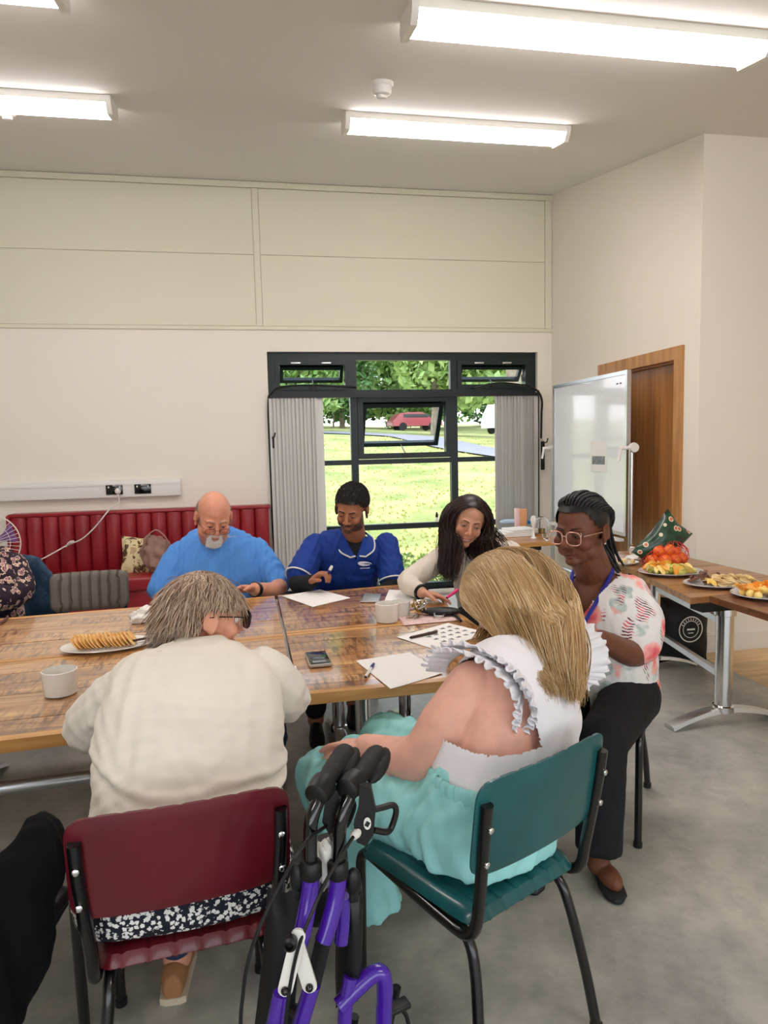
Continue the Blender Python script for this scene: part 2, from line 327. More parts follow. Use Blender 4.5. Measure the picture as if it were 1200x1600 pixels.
def sash(x0, x1, z0, z1, fb, ang, fw_=.05):
    """fixed surround plus a top-hung sash pushed outward"""
    s = MB(); y0, y1 = YF0-.012, YF1
    s.bb(x0, x1, y0, y1, z1-fb, z1); s.bb(x0, x1, y0, y1, z0, z0+fb); s.bb(x0, x0+fb, y0, y1, z0+fb, z1-fb); s.bb(x1-fb, x1, y0, y1, z0+fb, z1-fb)
    s.build('sash_surround', m_frame, win, smooth=False)
    a0, a1, h = x0+fb+.004, x1-fb-.004, (z1-z0-2*fb-.008)
    s = MB(); g = MB(); R = rotm(ang, 0, 0)
    piv = np.array([0, YF1-.01, z1-fb-.004])
    def bx(mb, xa, xb, za, zb, ya=-.022, yb=.022):
        c = R @ np.array([0, (ya+yb)/2, (za+zb)/2]); mb.box((( xa+xb)/2, piv[1]+c[1], piv[2]+c[2]), (xb-xa, yb-ya, zb-za), R=R)
    bx(s, a0, a1, -fw_, 0); bx(s, a0, a1, -h, -h+fw_); bx(s, a0, a0+fw_, -h+fw_, -fw_); bx(s, a1-fw_, a1, -h+fw_, -fw_)
    bx(g, a0+fw_, a1-fw_, -h+fw_, -fw_, -.003, .003)
    so = s.build('opening_sash', m_frame, win, smooth=False); g.build('sash_pane', m_glass, so, smooth=False)
    xm = (x0+x1)/2; e = R @ np.array([0, -.02, -h+.03]); hb = MB()
    hb.box((xm, YF0-.02, z0+fb*.6), (.07, .03, .022)); hb.tube([(xm, YF0-.02, z0+fb*.7), (xm+.01, piv[1]+e[1], piv[2]+e[2])], .006, 6)
    hb.build('window_stay', m_black, win)
sash(X1+.037, X2-.037, 1.43, 2.055, .055, .55, .045)
sash(WX0+.072, X1-.037, 2.127, WZ1-.077, .045, .75, .035)
sash(X2+.037, WX1-.072, 2.127, WZ1-.077, .045, .75, .035)
for xa in (.42, .72, 2.3, 2.6): MB().rbox((xa, YF0-.02, WZ1-.105), (.1, .012, .018), .005).build('trickle_vent', m_alu, win)
tag(MB().bb(WX0-.0, WX1, YB-.02, YB+.05, WZ0-.04, WZ0).build('trim_1', m_trim, smooth=False), kind='structure')

# vertical blinds: slats gathered at both sides of the rail
rail = thing('vertical_blind', 'vertical blind of pale grey slats drawn back to both sides of the dark framed window', 'blind', (1.53, YB-.06, 2.05))
MB().bb(WX0+.01, WX1-.01, YB-.09, YB-.05, 2.04, 2.075).build('head_rail', m_black, rail, smooth=False)
def slats(x0, x1, n):
    for i in range(n):
        x = x0 + (x1-x0)*(i+.5)/n; a = math.radians(38 + random.uniform(-7, 7)) * (1 if i % 2 else .9)
        cx, sx = math.cos(a)*.05, math.sin(a)*.05; dz = random.uniform(-.01, .01); s = MB()
        k = 4; top = []; bot = []
        P = [(x-cx+2*cx*j/k, YB-.07-sx+2*sx*j/k+.008*math.sin(PI*j/k)) for j in range(k+1)]
        V = []
        for (px, py) in P: V += [(px, py, 2.04), (px, py, .16+dz), (px+.001, py+.002, .16+dz), (px+.001, py+.002, 2.04)]
        Fc = []
        for j in range(k):
            a0 = 4*j; b0 = 4*j+4
            Fc += [(a0, a0+1, b0+1, b0), (a0+1, a0+2, b0+2, b0+1), (a0+2, a0+3, b0+3, b0+2), (a0+3, a0, b0, b0+3)]
        Fc += [(3, 2, 1, 0), (4*k, 4*k+1, 4*k+2, 4*k+3)]
        s.add(V, Fc).build('blind_slat', m_blind, rail)
slats(.165, .64, 13); slats(2.44, 2.90, 13)
# winder conduits either side
def conduit(name, pts, lab, handle=None):
    o = thing(name, lab, 'window winder', pts[-1]); MB().tube(curve_pts(pts, 6), .011, 8).build('cable_tube', m_black, o)
    if handle is not None:
        hx, hy, hz, h = handle; MB().rbox((hx, hy, hz), (.035, .035, h), .008).build('winder_box', m_black, o)
        MB().tube([(hx, hy-.02, hz+h/2-.02), (hx+.02, hy-.06, hz+h/2-.01), (hx+.03, hy-.06, hz+h/2+.03)], .007, 6).build('crank_handle', m_black, o)
    return o
yy = YB-.03
conduit('window_winder', [(1.0, yy-.05, 2.14), (.6, yy-.06, 2.16), (.3, yy-.06, 2.15), (.17, yy-.06, 2.09), (.135, yy, 1.95), (.135, yy, 1.2), (.135, yy, .75), (.15, yy, .35)], 'black winder cable running down the left side of the window', (.16, yy-.03, 1.62, .12))
conduit('window_winder', [(2.2, yy-.05, 2.12), (2.45, yy-.06, 2.17), (2.7, yy-.06, 2.15), (2.87, yy-.06, 2.10), (2.945, yy-.03, 2.0), (2.955, yy, 1.85), (2.95, yy, 1.6)], 'black winder cable ending in a long grip on the right side of the window', (2.955, yy-.03, 1.42, .30))
conduit('window_winder', [(2.915, yy-.01, 2.1), (2.915, yy-.01, 1.3), (2.915, yy-.01, .15)], 'thin dark pole running straight down the right jamb of the window')
bt = thing('bottle', 'tiny dark bottle standing on the lower window bar between the two people', 'bottle', (1.83, YF0-.02, .755))
MB().lathe([(.014, 0), (.016, .004), (.016, .04), (.008, .05)], (1.83, YF0+.01, .756), 12).build('bottle_body', m_ceramic, bt); MB().lathe([(.014, 0), (.015, .02), (.006, .055)], (1.83, YF0+.01, .805), 12).build('cap', m_black, bt)

# ------------------------------------------------------------------ outside
def gz(x, y): return -.25 + .095*(min(y, 30)-7.1) + .045*max(0, y-30) + .12*math.sin(x*.3)*min(1, (y-7)/15) - .012*x*min(1, (y-7)/20)
g = MB(); nx, ny = 60, 60; xs = np.linspace(-30, 60, nx); ys = 7.12 + (np.linspace(0, 1, ny)**1.8)*78
V = [(x, y, gz(x, y)) for y in ys for x in xs]; g.add(V, [(j*nx+i, j*nx+i+1, (j+1)*nx+i+1, (j+1)*nx+i) for j in range(ny-1) for i in range(nx-1)])
m_grass = M('sunlit_grass', S(112, 128, 58), .9, col2=S(176, 168, 108), vscale=.9, vdet=10, bump=.6, bscale=25, ramp=(.3, .7))
ground = tag(g.build('ground', m_grass), 'sloping sunlit lawn outside the window', kind='structure')
# grass tufts on the near lawn
tf = MB()
for i in range(5000):
    y = 7.4 + 24*random.random()**1.6; x = random.uniform(.1, .46)*y*1.0 - .2 + random.uniform(-.6, .6); z = gz(x, y); a = random.random()*6.28; s_ = .02+.0012*y; h = random.uniform(.02, .055)
    dx, dy = math.cos(a)*s_, math.sin(a)*s_; tf.add([(x-dx, y-dy, z-.01), (x+dx, y+dy, z-.01), (x+random.uniform(-.03, .03), y+random.uniform(-.03, .03), z+h)], [(0, 1, 2)])
m_blade = M('grass_blades', S(168, 176, 92), .9, col2=S(214, 206, 138), vscale=.8)
tag(tf.build('grass_tufts', m_blade, smooth=False), 'short tufted grass on the slope outside the window', 'grass', kind='stuff')
pp = MB(); m_path = M('path_tarmac', S(132, 130, 140), .9, var=.06, vscale=3)
cl = [(-14, 56), (-4, 50), (3, 42), (6.6, 32), (7.9, 23.5), (10.5, 19.5), (16, 17), (30, 15)]; cpts = curve_pts([(x, y, 0) for x, y in cl], 8); Vp = []
for i, p_ in enumerate(cpts):
    t_ = cpts[min(i+1, len(cpts)-1)]-cpts[max(i-1, 0)]; t_ /= np.linalg.norm(t_); nrm = np.array([-t_[1], t_[0], 0])
    for s_ in (-1.1, -.4, .4, 1.1): q = p_+nrm*s_; Vp.append((q[0], q[1], gz(q[0], q[1])+.05))
pp.add(Vp, [(i*4+j, i*4+j+1, i*4+5+j, i*4+4+j) for i in range(len(cpts)-1) for j in range(3)])
tag(pp.build('path', m_path), kind='structure')
m_leafs = [M('leaf_light', S(130, 162, 84), .7, col2=S(176, 196, 124), vscale=2), M('leaf_dark', S(70, 110, 56), .7, col2=S(120, 150, 90), vscale=2), M('leaf_mid', S(112, 152, 74), .7, col2=S(160, 186, 112), vscale=2)]
m_bark = M('pale_bark', S(150, 136, 120), .9, var=.2, vscale=8, bump=.4, bscale=20)
def tree(x, y, h, r, lm, lab, n=5200, trunk=.25, low=.3, name='tree', leaf=.22):
    z = gz(x, y); o = thing(name, lab, 'tree' if name == 'tree' else 'bush', (x, y, z))
    tk = MB(); tk.tube(curve_pts([(x, y, z-.1), (x+.1, y, z+h*.3), (x-.1, y+.1, z+h*.6), (x, y, z+h*.8)], 4), np.linspace(trunk, trunk*.35, 13), 8)
    for k in range(6):
        a = k*1.05; zz = z+h*(.3+.07*k); tk.tube([(x, y, zz), (x+math.cos(a)*r*.4, y+math.sin(a)*r*.4, zz+h*.1), (x+math.cos(a)*r*.7, y+math.sin(a)*r*.7, zz+h*.22)], [trunk*.4, trunk*.25, trunk*.1], 6)
    tk.build('trunk', m_bark, o)
    lf = MB(); R_ = rng.normal(size=(n, 3)); R_ /= np.linalg.norm(R_, axis=1)[:, None]; rad = rng.uniform(.55, 1, n)**.6
    bl = rng.normal(size=(9, 3))*.45; cen = bl[rng.integers(0, 9, n)]
    P = cen*.6 + R_*rad[:, None]*.55; P = P*np.array([r, r, h*(1-low)*.55]) + np.array([x, y, z+h*(low+(1-low)*.5)])
    A = rng.normal(size=(n, 3)); B = rng.normal(size=(n, 3)); A /= np.linalg.norm(A, axis=1)[:, None]; B /= np.linalg.norm(B, axis=1)[:, None]; s_ = leaf*rng.uniform(.6, 1.3, n)[:, None]
    V = np.stack([P-A*s_, P+B*s_*.6, P+A*s_, P-B*s_*.6], 1).reshape(-1, 3); lf.add(V, [(4*i, 4*i+1, 4*i+2, 4*i+3) for i in range(n)])
    lo = lf.build('foliage', lm, o, smooth=False); lo['kind'] = 'stuff'
    return o
tree(9.5, 36, 8, 4.0, m_leafs[0], 'light green leafy tree on the slope seen through the upper middle pane', low=.15, leaf=.3)
tree(3.2, 47, 13, 4.2, m_leafs[2], 'tall tree farthest left beyond the path, over the left blind', low=.04, leaf=.35)
tree(7.5, 60, 16, 3.6, m_leafs[1], 'dark tree behind the light green one, left of it', low=.04, leaf=.35)
tree(10.6, 27.5, 9, 3.0, m_leafs[2], 'pale trunked tree beside the path seen in the right-hand pane', trunk=.42, low=.45, leaf=.25)
tree(21, 52, 16, 5, m_leafs[1], 'dark tree farthest right behind the white van', low=.04, leaf=.35)
tree(13.5, 64, 17, 5, m_leafs[2], 'big green tree on the skyline behind the parked cars', low=.04, leaf=.4)
tree(-2, 52, 15, 5, m_leafs[1], 'dark tree on the skyline left of the window view', low=.04, leaf=.4)
for i, (x, y, h, r) in enumerate(((6.6, 59, 4.5, 5.2), (15.5, 60, 5.5, 5.6), (2.0, 48, 2.6, 3.4))):
    tree(x, y, h, r, m_leafs[(i+1) % 3], ['low hedge bush in the middle beyond the path', 'tall hedge bush behind the red car', 'low hedge bush at the left beyond the path'][i], 1600, .08, .05, 'bush', .28)
for x, y, lab in ((1, 70, 'far hedge at the left beyond the path'), (9, 71, 'far hedge behind the pale trunk and the red car'), (17, 70, 'far hedge behind the red car, right'), (25, 69, 'far hedge behind the white van'), (33, 66, 'far hedge farthest right')):
    tree(x, y, 6.5, 6.2, m_leafs[1], lab, 2200, .1, .0, 'bush', .42)
for i, (x, y, h, r) in enumerate(((1.55, 7.55, .62, .33), (1.95, 7.75, .5, .3), (1.15, 7.6, .42, .28), (2.55, 7.6, .5, .3))):
    tree(x, y, h, r, m_leafs[i % 2*2], ['leafy garden plant outside the glass between the blue tunic and the cream top', 'garden plant outside the glass behind the cream cardigan', 'small garden plant outside the glass behind the blue tunic', 'garden plant outside the glass behind the right-hand blind'][i], 420, .012, .05, 'bush', .035)
def car(name, x, y, rz, col, lab, van=False):
    z = gz(x, y)+.02; o = thing(name, lab, 'van' if van else 'car', (x, y, z)); R = rotm(0, 0, rz); c = np.array([x, y, z])
    mt = M(name+'_paint', col, .3, coat=.6)
    L_, W_, H_ = (4.6, 1.9, 2.0) if van else (4.1, 1.7, 1.42)
    prof = [(-L_/2, .35), (-L_/2, .8), (-L_/2+.15, H_*.62), (-L_*.36, H_*.95), (-L_*.2, H_), (L_*.1 if not van else L_*.3, H_), (L_*.27 if not van else L_*.42, H_*.66), (L_*.46, H_*.58), (L_/2, .7), (L_/2, .35)]
    rings = [[(px, s_, pz) for px, pz in prof] for s_ in (-W_/2, -W_/2+.06, W_/2-.06, W_/2)]
    b_ = MB().loft([np.array(r_) @ R.T + c for r_ in rings]); b_.build('car_body', mt, o, fix=True)
    gl = MB(); gl.box(c + R @ np.array([-L_*.04, 0, H_*.8]), (L_*.5, W_+.01, H_*.2), rz); gl.box(c + R @ np.array([L_*.22 if not van else L_*.4, 0, H_*.78]), (.35, W_*.8, H_*.2), rz); gl.build('car_windows', m_blackgloss, o)
    for sx in (-.3, .3):
        for sy in (-1, 1):
            q = MB(); q.lathe([(.18, -.09), (.32, -.09), (.33, 0), (.32, .09), (.18, .09)], c+R @ np.array([sx*L_, sy*(W_/2-.08), .31]), 16, R=R @ rotm(PI/2, 0, 0)); q.build('wheel', m_black, o)
    return o
car('car', 12.6, 54, .1, S(176, 70, 78), 'dark red car parked beyond the path, seen through the open sash')
car('van', 17.2, 44, .5, S(232, 234, 238), 'white van parked behind the pale trunked tree at right', True)
# ------------------------------------------------------------------ lamps, detectors, trunking
def batten(x0, x1, y, L_, wd=.23):
    zt_ = zc(y); o = thing('ceiling_light', L_, 'ceiling light', ((x0+x1)/2, y, zt_), 'fluorescent battens on the sloping ceiling')
    ang = math.atan(.1857); R = rotm(ang, 0, 0)
    def sec(pts, xa, xb):
        return [[np.array([(x0+x1)/2, y, zt_]) + R @ np.array([0, a, b_]) + np.array([xx-(x0+x1)/2, 0, 0]) for a, b_ in pts] for xx in (xa, xb)]
    h = wd/2
    MB().loft(sec([(-h, 0), (-h, -.035), (-h*.8, -.05), (h*.8, -.05), (h, -.035), (h, 0)], x0+.01, x1-.01)).build('housing', m_lamp, o, fix=True)
    MB().loft(sec([(-h*.98, -.036), (-h*.86, -.075), (-h*.55, -.088), (h*.55, -.088), (h*.86, -.075), (h*.98, -.036)], x0+.03, x1-.03)).build('diffuser', m_diff, o, fix=True)
    for xa in (x0, x1-.03):
        e = MB(); e.loft(sec([(-h-.004, 0), (-h-.004, -.05), (-h*.8, -.094), (h*.8, -.094), (h+.004, -.05), (h+.004, 0)], xa, xa+.03)); e.build('end_cap', m_lamp, o, fix=True)
    return o
batten(.68, 2.33, 2.93, 'large batten nearest the camera, at the top right of the ceiling')
batten(.63, 2.12, 4.52, 'smaller batten in the middle of the ceiling, above the window')
batten(-2.23, -.75, 4.52, 'batten at the left edge of the ceiling, cut by the frame')
batten(-2.25, -.65, 2.93, 'batten whose corner shows at the top left of the ceiling')
for i, x in enumerate((-1.6, 2.1)):  # unseen pair behind the camera, added to light the foreground
    batten(x-.75, x+.75, -.5, ['batten over the back of the room, left, outside the picture', 'batten over the back of the room, right, outside the picture'][i])
def detector(x, y, lab):
    z = zc(y); R = rotm(math.atan(.1857), 0, 0)
    o = thing('smoke_detector', lab, 'smoke detector', (x, y, z))
    MB().lathe([(.062, 0), (.062, -.012), (.056, -.02)], (x, y, z), 28, R=R).build('mounting_base', m_white, o)
    MB().lathe([(.05, -.018), (.052, -.045), (.046, -.058), (.03, -.064), (.028, -.078), (.02, -.082)], (x, y, z), 28, R=R).build('sensor_head', m_white, o)
p = None
for z in np.arange(3.2, 3.8, .01):
    q = atZ(597, 128, z)
    if z >= zc(q[1]): p = q; break
detector(p[0], p[1], 'white smoke detector on the ceiling between the two right-hand battens')
detector(-1.42, 4.75, 'white smoke detector at the left edge below the left batten')
tr = thing('socket_trunking', 'white socket trunking running along the wall above the red bench', 'trunking', (-2.9, YB, 1.21))
MB().rbox((-2.95, YB-.03, 1.215), (4.46, .06, .165), .008).build('trunking_body', m_white, tr)
MB().bb(-5.15, -.72, YB-.066, YB-.06, 1.245, 1.265).build('trunking_lip', m_white, tr, smooth=False)
for i, xc in enumerate((-1.32, -1.065)):
    s = thing('double_socket', ['black double socket with a white plug in it', 'empty black double socket at the right end of the trunking'][i], 'socket', (xc, YB-.062, 1.208))
    MB().rbox((xc, YB-.066, 1.208), (.15, .012, .09), .004).build('face_plate', m_blackgloss, s)
    for sx in (-.045, .045): MB().rbox((xc+sx*1.1, YB-.074, 1.232), (.012, .008, .018), .002).build('switch', m_white, s)
    MB().rbox((xc, YB-.073, 1.245), (.03, .003, .006), .001).build('maker_strip', m_white, s)
pl = thing('plug', 'white plug with a long white flex, in the left socket above the red bench', 'plug', (-1.285, YB-.09, 1.19))
MB().ell((-1.285, YB-.09, 1.195), (.028, .022, .03)).build('plug_body', m_white, pl)
cp = [(-1.285, YB-.09, 1.17), (-1.28, YB-.1, 1.08)] + [tuple(atY(x, y, Y)) for x, y, Y in ((172, 795, 6.62), (150, 822, 6.6), (128, 842, 6.58), (105, 852, 6.56), (80, 866, 6.5), (58, 877, 6.4), (28, 889, 6.2), (5, 900, 6.1))]
MB().tube(curve_pts(cp, 6), .006, 8).build('flex', m_white, pl)
kx = atY(108, 851, 6.55); kt = MB()
for a in range(3): kt.tube(curve_pts([kx+np.array([-.03, 0, -.02]), kx+np.array([0, .01*a, .02]), kx+np.array([.03, 0, .015+.008*a]), kx+np.array([.045, 0, .03])], 4), .007, 6)
kt.build('flex_knot', m_white, pl)

# ------------------------------------------------------------------ red bench
BX0, BX1 = -2.22, .10
be = thing('bench', 'long red vinyl bench with a channelled back against the rear wall', 'bench', (-1.1, 6.5, 0))
n = 17; bw = (BX1-BX0)/n
for i in range(n):
    x0 = BX0+i*bw; rr = []
    for z_, dpt in ((.42, .02), (.46, .045), (.6, .055), (.85, .05), (.97, .045), (1.005, .03), (1.012, 0)):
        ring = []
        for t_ in np.linspace(0, 1, 9):
            xx = x0+.002+(bw-.004)*t_; ring.append((xx, YB-.13-.03*(1-z_)-dpt*(.35+.65*math.sin(PI*t_)**.5), z_))
        for t_ in (1, 0): ring.append((x0+.002+(bw-.004)*t_, YB-.02, z_))
        rr.append(ring)
    MB().loft(rr).build('back_channel', m_red, be, fix=True)
MB().rbox(((BX0+BX1)/2, YB-.09, 1.0), (BX1-BX0+.03, .17, .035), .015).build('back_top', m_red, be)
MB().rbox((BX0-.008, YB-.1, .72), (.03, .17, .58), .015).build('back_end', m_red, be)
for k in range(3):
    w_ = (BX1-BX0)/3; MB().rbox((BX0+w_*(k+.5), YB-.40, .41), (w_-.004, .56, .13), .035, seg=4).build('seat_cushion', m_red, be)
MB().rbox(((BX0+BX1)/2, YB-.40, .19), (BX1-BX0, .48, .34), .01).build('seat_base', m_red, be)

# cushion and scarf on the bench
m_camo = M('patterned_cushion_cloth', S(222, 206, 160), .85, bump=.1, bscale=60)
N, L, b = add_nodes(m_camo); t = N.new('ShaderNodeTexCoord'); n_ = N.new('ShaderNodeTexNoise'); n_.inputs['Scale'].default_value = 14; n_.inputs['Detail'].default_value = 2; n_.inputs['Distortion'].default_value = 1
L.new(t.outputs['Object'], n_.inputs[0]); r = N.new('ShaderNodeValToRGB'); e = r.color_ramp.elements; r.color_ramp.interpolation = 'CONSTANT'
e[0].position = 0; e[0].color = S(92, 66, 48)+(1,); e[1].position = .46; e[1].color = S(232, 218, 172)+(1,); q = e.new(.4); q.color = S(150, 118, 86)+(1,); q = e.new(.62); q.color = S(206, 176, 130)+(1,)
L.new(n_.outputs[0], r.inputs[0]); L.new(r.outputs[0], b.inputs['Base Color'])
m_scarf = M('dusty_pink_cloth', S(168, 134, 120), .85, bump=.3, bscale=18, var=.15, vscale=9)
def pillow(c, wx, wz, th, R, n=14):
    V = []; k = n+1
    for side in (1, -1):
        for j in range(k):
            for i in range(k):
                u, v = -1+2*i/n, -1+2*j/n; e_ = (1-abs(u)**2.6)*(1-abs(v)**2.6); pinch = 1-.06*(1-abs(u))*abs(v)-.06*(1-abs(v))*abs(u)
                V.append((u*wx/2*(.94+.06*abs(v))*pinch, side*th/2*max(e_, 0)**.55, v*wz/2*(.94+.06*abs(u))*pinch))
    V = np.array(V) @ np.asarray(R).T + np.array(c, float); Fc = []
    for s_ in (0, 1):
        o_ = s_*k*k
        for j in range(n):
            for i in range(n):
                a = o_+j*k+i; f = (a, a+1, a+k+1, a+k); Fc.append(f if s_ else f[::-1])
    return V, Fc
cu = thing('patterned_bag', 'cream and brown patterned bag standing on the red bench', 'bag', atY(228, 898, 6.42))
V, Fc = pillow(atY(221, 870, 6.48), .36, .38, .16, rotm(-.25, .08, .1)); MB().add(V, Fc).build('cushion_cover', m_camo, cu)
sf = thing('scarf', 'dusty pink scarf bundled over the patterned bag on the bench', 'scarf', atY(240, 880, 6.4))
def blob(c, r, seed, amp=.35, n=26, m=18, R=None, fr=3):
    mb = MB().ell((0, 0, 0), 1, None, n, m); V = mb.v[0]; g = np.random.default_rng(seed); d = np.zeros(len(V))
    for k in range(7):
        w_ = g.normal(size=3)*fr*(1+k*.3); d += np.sin(V @ w_ + g.uniform(0, 6))/(1+k*.5)
    V = V*(1+amp*d[:, None]/4)*np.array(r); 
    if R is not None: V = V @ np.asarray(R).T
    return V+np.array(c), mb.f
V, Fc = blob(atY(243, 862, 6.36), (.12, .07, .15), 3, .5, fr=3.5); MB().add(V, Fc).build('scarf_cloth', m_scarf, sf)
MB().tube(curve_pts([atY(222, 868, 6.33), atY(226, 845, 6.3), atY(236, 832, 6.3), atY(247, 829, 6.3), (atY(262, 845, 6.3)), atY(258, 860, 6.3)], 5), .012, 8, flat=.5).build('scarf_edge', m_scarf, sf)

# ------------------------------------------------------------------ tables
def quadpt(Q, u, v): a, b_, c_, d_ = [np.array(q, float) for q in Q]; return (a*(1-u)+b_*u)*(1-v) + (d_*(1-u)+c_*u)*v
def tabletop(o, Q, z, n, mt, me_, th=.038, frame=.0, axis='x'):
    """Q: front-left, front-right, back-right, back-left (xy). planks laid along x; front and back edge strips"""
    es = .045
    def slab(u0, u1, v0, v1, nm, mat_, dz=0):
        P = [quadpt(Q, u0, v0), quadpt(Q, u1, v0), quadpt(Q, u1, v1), quadpt(Q, u0, v1)]
        MB().hexa([(p_[0], p_[1], z-th) for p_ in P], [(p_[0], p_[1], z+dz) for p_ in P]).build(nm, mat_, o, smooth=False)
    slab(0, 1, 0, es, 'edge_strip', me_); slab(0, 1, 1-es, 1, 'edge_strip', me_)
    for i in range(n):
        a = es+(1-2*es)*i/n; b_ = es+(1-2*es)*(i+1)/n
        slab(0, 1, a+.0022, b_-.0006, 'plank', mt, random.uniform(-.0022, 0))
def tbase(o, x, y, ang, zt_, L_=.62, rcol=.033, bracket=True):
    """arched cast foot along direction ang, column, top bracket"""
    c_, s_ = math.cos(ang), math.sin(ang); d = np.array([c_, s_, 0]); pn = np.array([-s_, c_, 0]); rings = []
    for t_ in np.linspace(-1, 1, 15):
        zc_ = .062*(1-t_*t_)+.004; wd = .034+.012*abs(t_); hh = .03-.010*abs(t_)
        p_ = np.array([x, y, 0])+d*t_*L_/2
        rings.append([p_+pn*-wd+np.array([0, 0, zc_]), p_+pn*wd+np.array([0, 0, zc_]), p_+pn*wd*.8+np.array([0, 0, zc_+hh*.8]), p_+pn*wd*.4+np.array([0, 0, zc_+hh]), p_-pn*wd*.4+np.array([0, 0, zc_+hh]), p_-pn*wd*.8+np.array([0, 0, zc_+hh*.8])])
    MB().loft(rings).build('foot', m_alu, o, fix=True)
    MB().lathe([(rcol+.01, .07), (rcol+.01, .1), (rcol, .105), (rcol, zt_-.09), (rcol+.012, zt_-.085), (rcol+.012, zt_-.05)], (x, y, 0), 24).build('column', m_chrome, o)
    MB().box((x, y, zt_-.028), (.10, .36 if bracket else .1, .045), ang-PI/2).build('top_bracket', m_black, o, smooth=False)
m_topP = m_top
ZT = .73
SM = [(.111, 2.241), (.100, 3.027), (.085, 3.857)]
Qs = dict(
 nr=[(.113, 2.241), (.985, 2.262), (.955, 3.090), (.102, 3.024)],
 fr=[(.102, 3.030), (.955, 3.096), (.885, 3.955), (.088, 3.857)],
 nl=[(-1.62, 2.015), (.098, 2.150), (.088, 2.985), (-1.62, 2.845)],
 fl=[(-1.62, 2.851), (.088, 2.991), (.070, 3.845), (-1.62, 3.675)])
labs = dict(nr='reclaimed wood table in front of the blonde woman, nearer right of four pushed together', fr='reclaimed wood table before the blue tunic, far right of the four',
            nl='reclaimed wood table under the biscuit plate, nearer left of the four', fl='reclaimed wood table before the light blue T-shirt, far left of the four')
for k, Q in Qs.items():
    cx, cy = np.mean(np.array(Q), 0); o = thing('table', labs[k], 'table', (cx, cy, 0), 'four wooden tables pushed together')
    tabletop(o, Q, ZT, 6, m_top, m_topedge)
    if k[1] == 'r': xs_ = [Q[0][0]+.27, Q[1][0]-.22]
    else: xs_ = [Q[0][0]+.3, -.58]
    yy_ = [np.interp(x, [Q[0][0], Q[1][0]], [(Q[0][1]+Q[3][1])/2, (Q[1][1]+Q[2][1])/2]) for x in xs_]
    for x, y in zip(xs_, yy_): tbase(o, x, y, PI/2, ZT-.035, .6)
    for z_ in (.56, .40): MB().tube([(xs_[0], yy_[0], z_), (xs_[1], yy_[1], z_)], .018, 10, flat=1.3).build('stretcher', m_alu, o)
ZR = .72
Qa = [(2.222, 3.20), (3.045, 3.29), (2.96, 4.74), (2.50, 4.72)]; Qb = [(2.375, 1.75), (3.045, 1.75), (3.05, 3.283), (2.345, 3.212)]
o = thing('table', 'light wooden food table against the right wall with the fruit bag on it', 'table', (2.6, 3.7, 0)); tabletop(o, Qa, ZR, 6, m_top2, m_top2, .035)
tbase(o, 2.46, 3.24, math.radians(2), ZR-.03, .66, .045); tbase(o, 2.62, 4.15, math.radians(2), ZR-.03, .6)
for z_ in (.56, .26): MB().box(((2.46+2.62)/2, (3.24+4.15)/2, z_), (.03, .92, .035), -.17).build('stretcher', m_alu, o, smooth=False)
o = thing('table', 'darker wooden food table at the right edge, with a cut fruit plate', 'table', (2.7, 2.5, 0)); tabletop(o, Qb, ZR, 6, m_top3, m_top3, .035)
tbase(o, 2.86, 2.70, math.radians(2), ZR-.03, .66, .045); tbase(o, 2.86, 1.95, math.radians(2), ZR-.03, .6)
# small table by the window
Qc = [(1.96, 5.37), (2.70, 5.40), (2.68, 5.95), (1.96, 5.93)]
o = thing('table', 'small wooden table by the right side of the window', 'table', (2.3, 5.6, 0)); tabletop(o, Qc, .72, 4, m_top2, m_topedge, .035); tbase(o, 2.32, 5.65, PI/2, .69, .5)

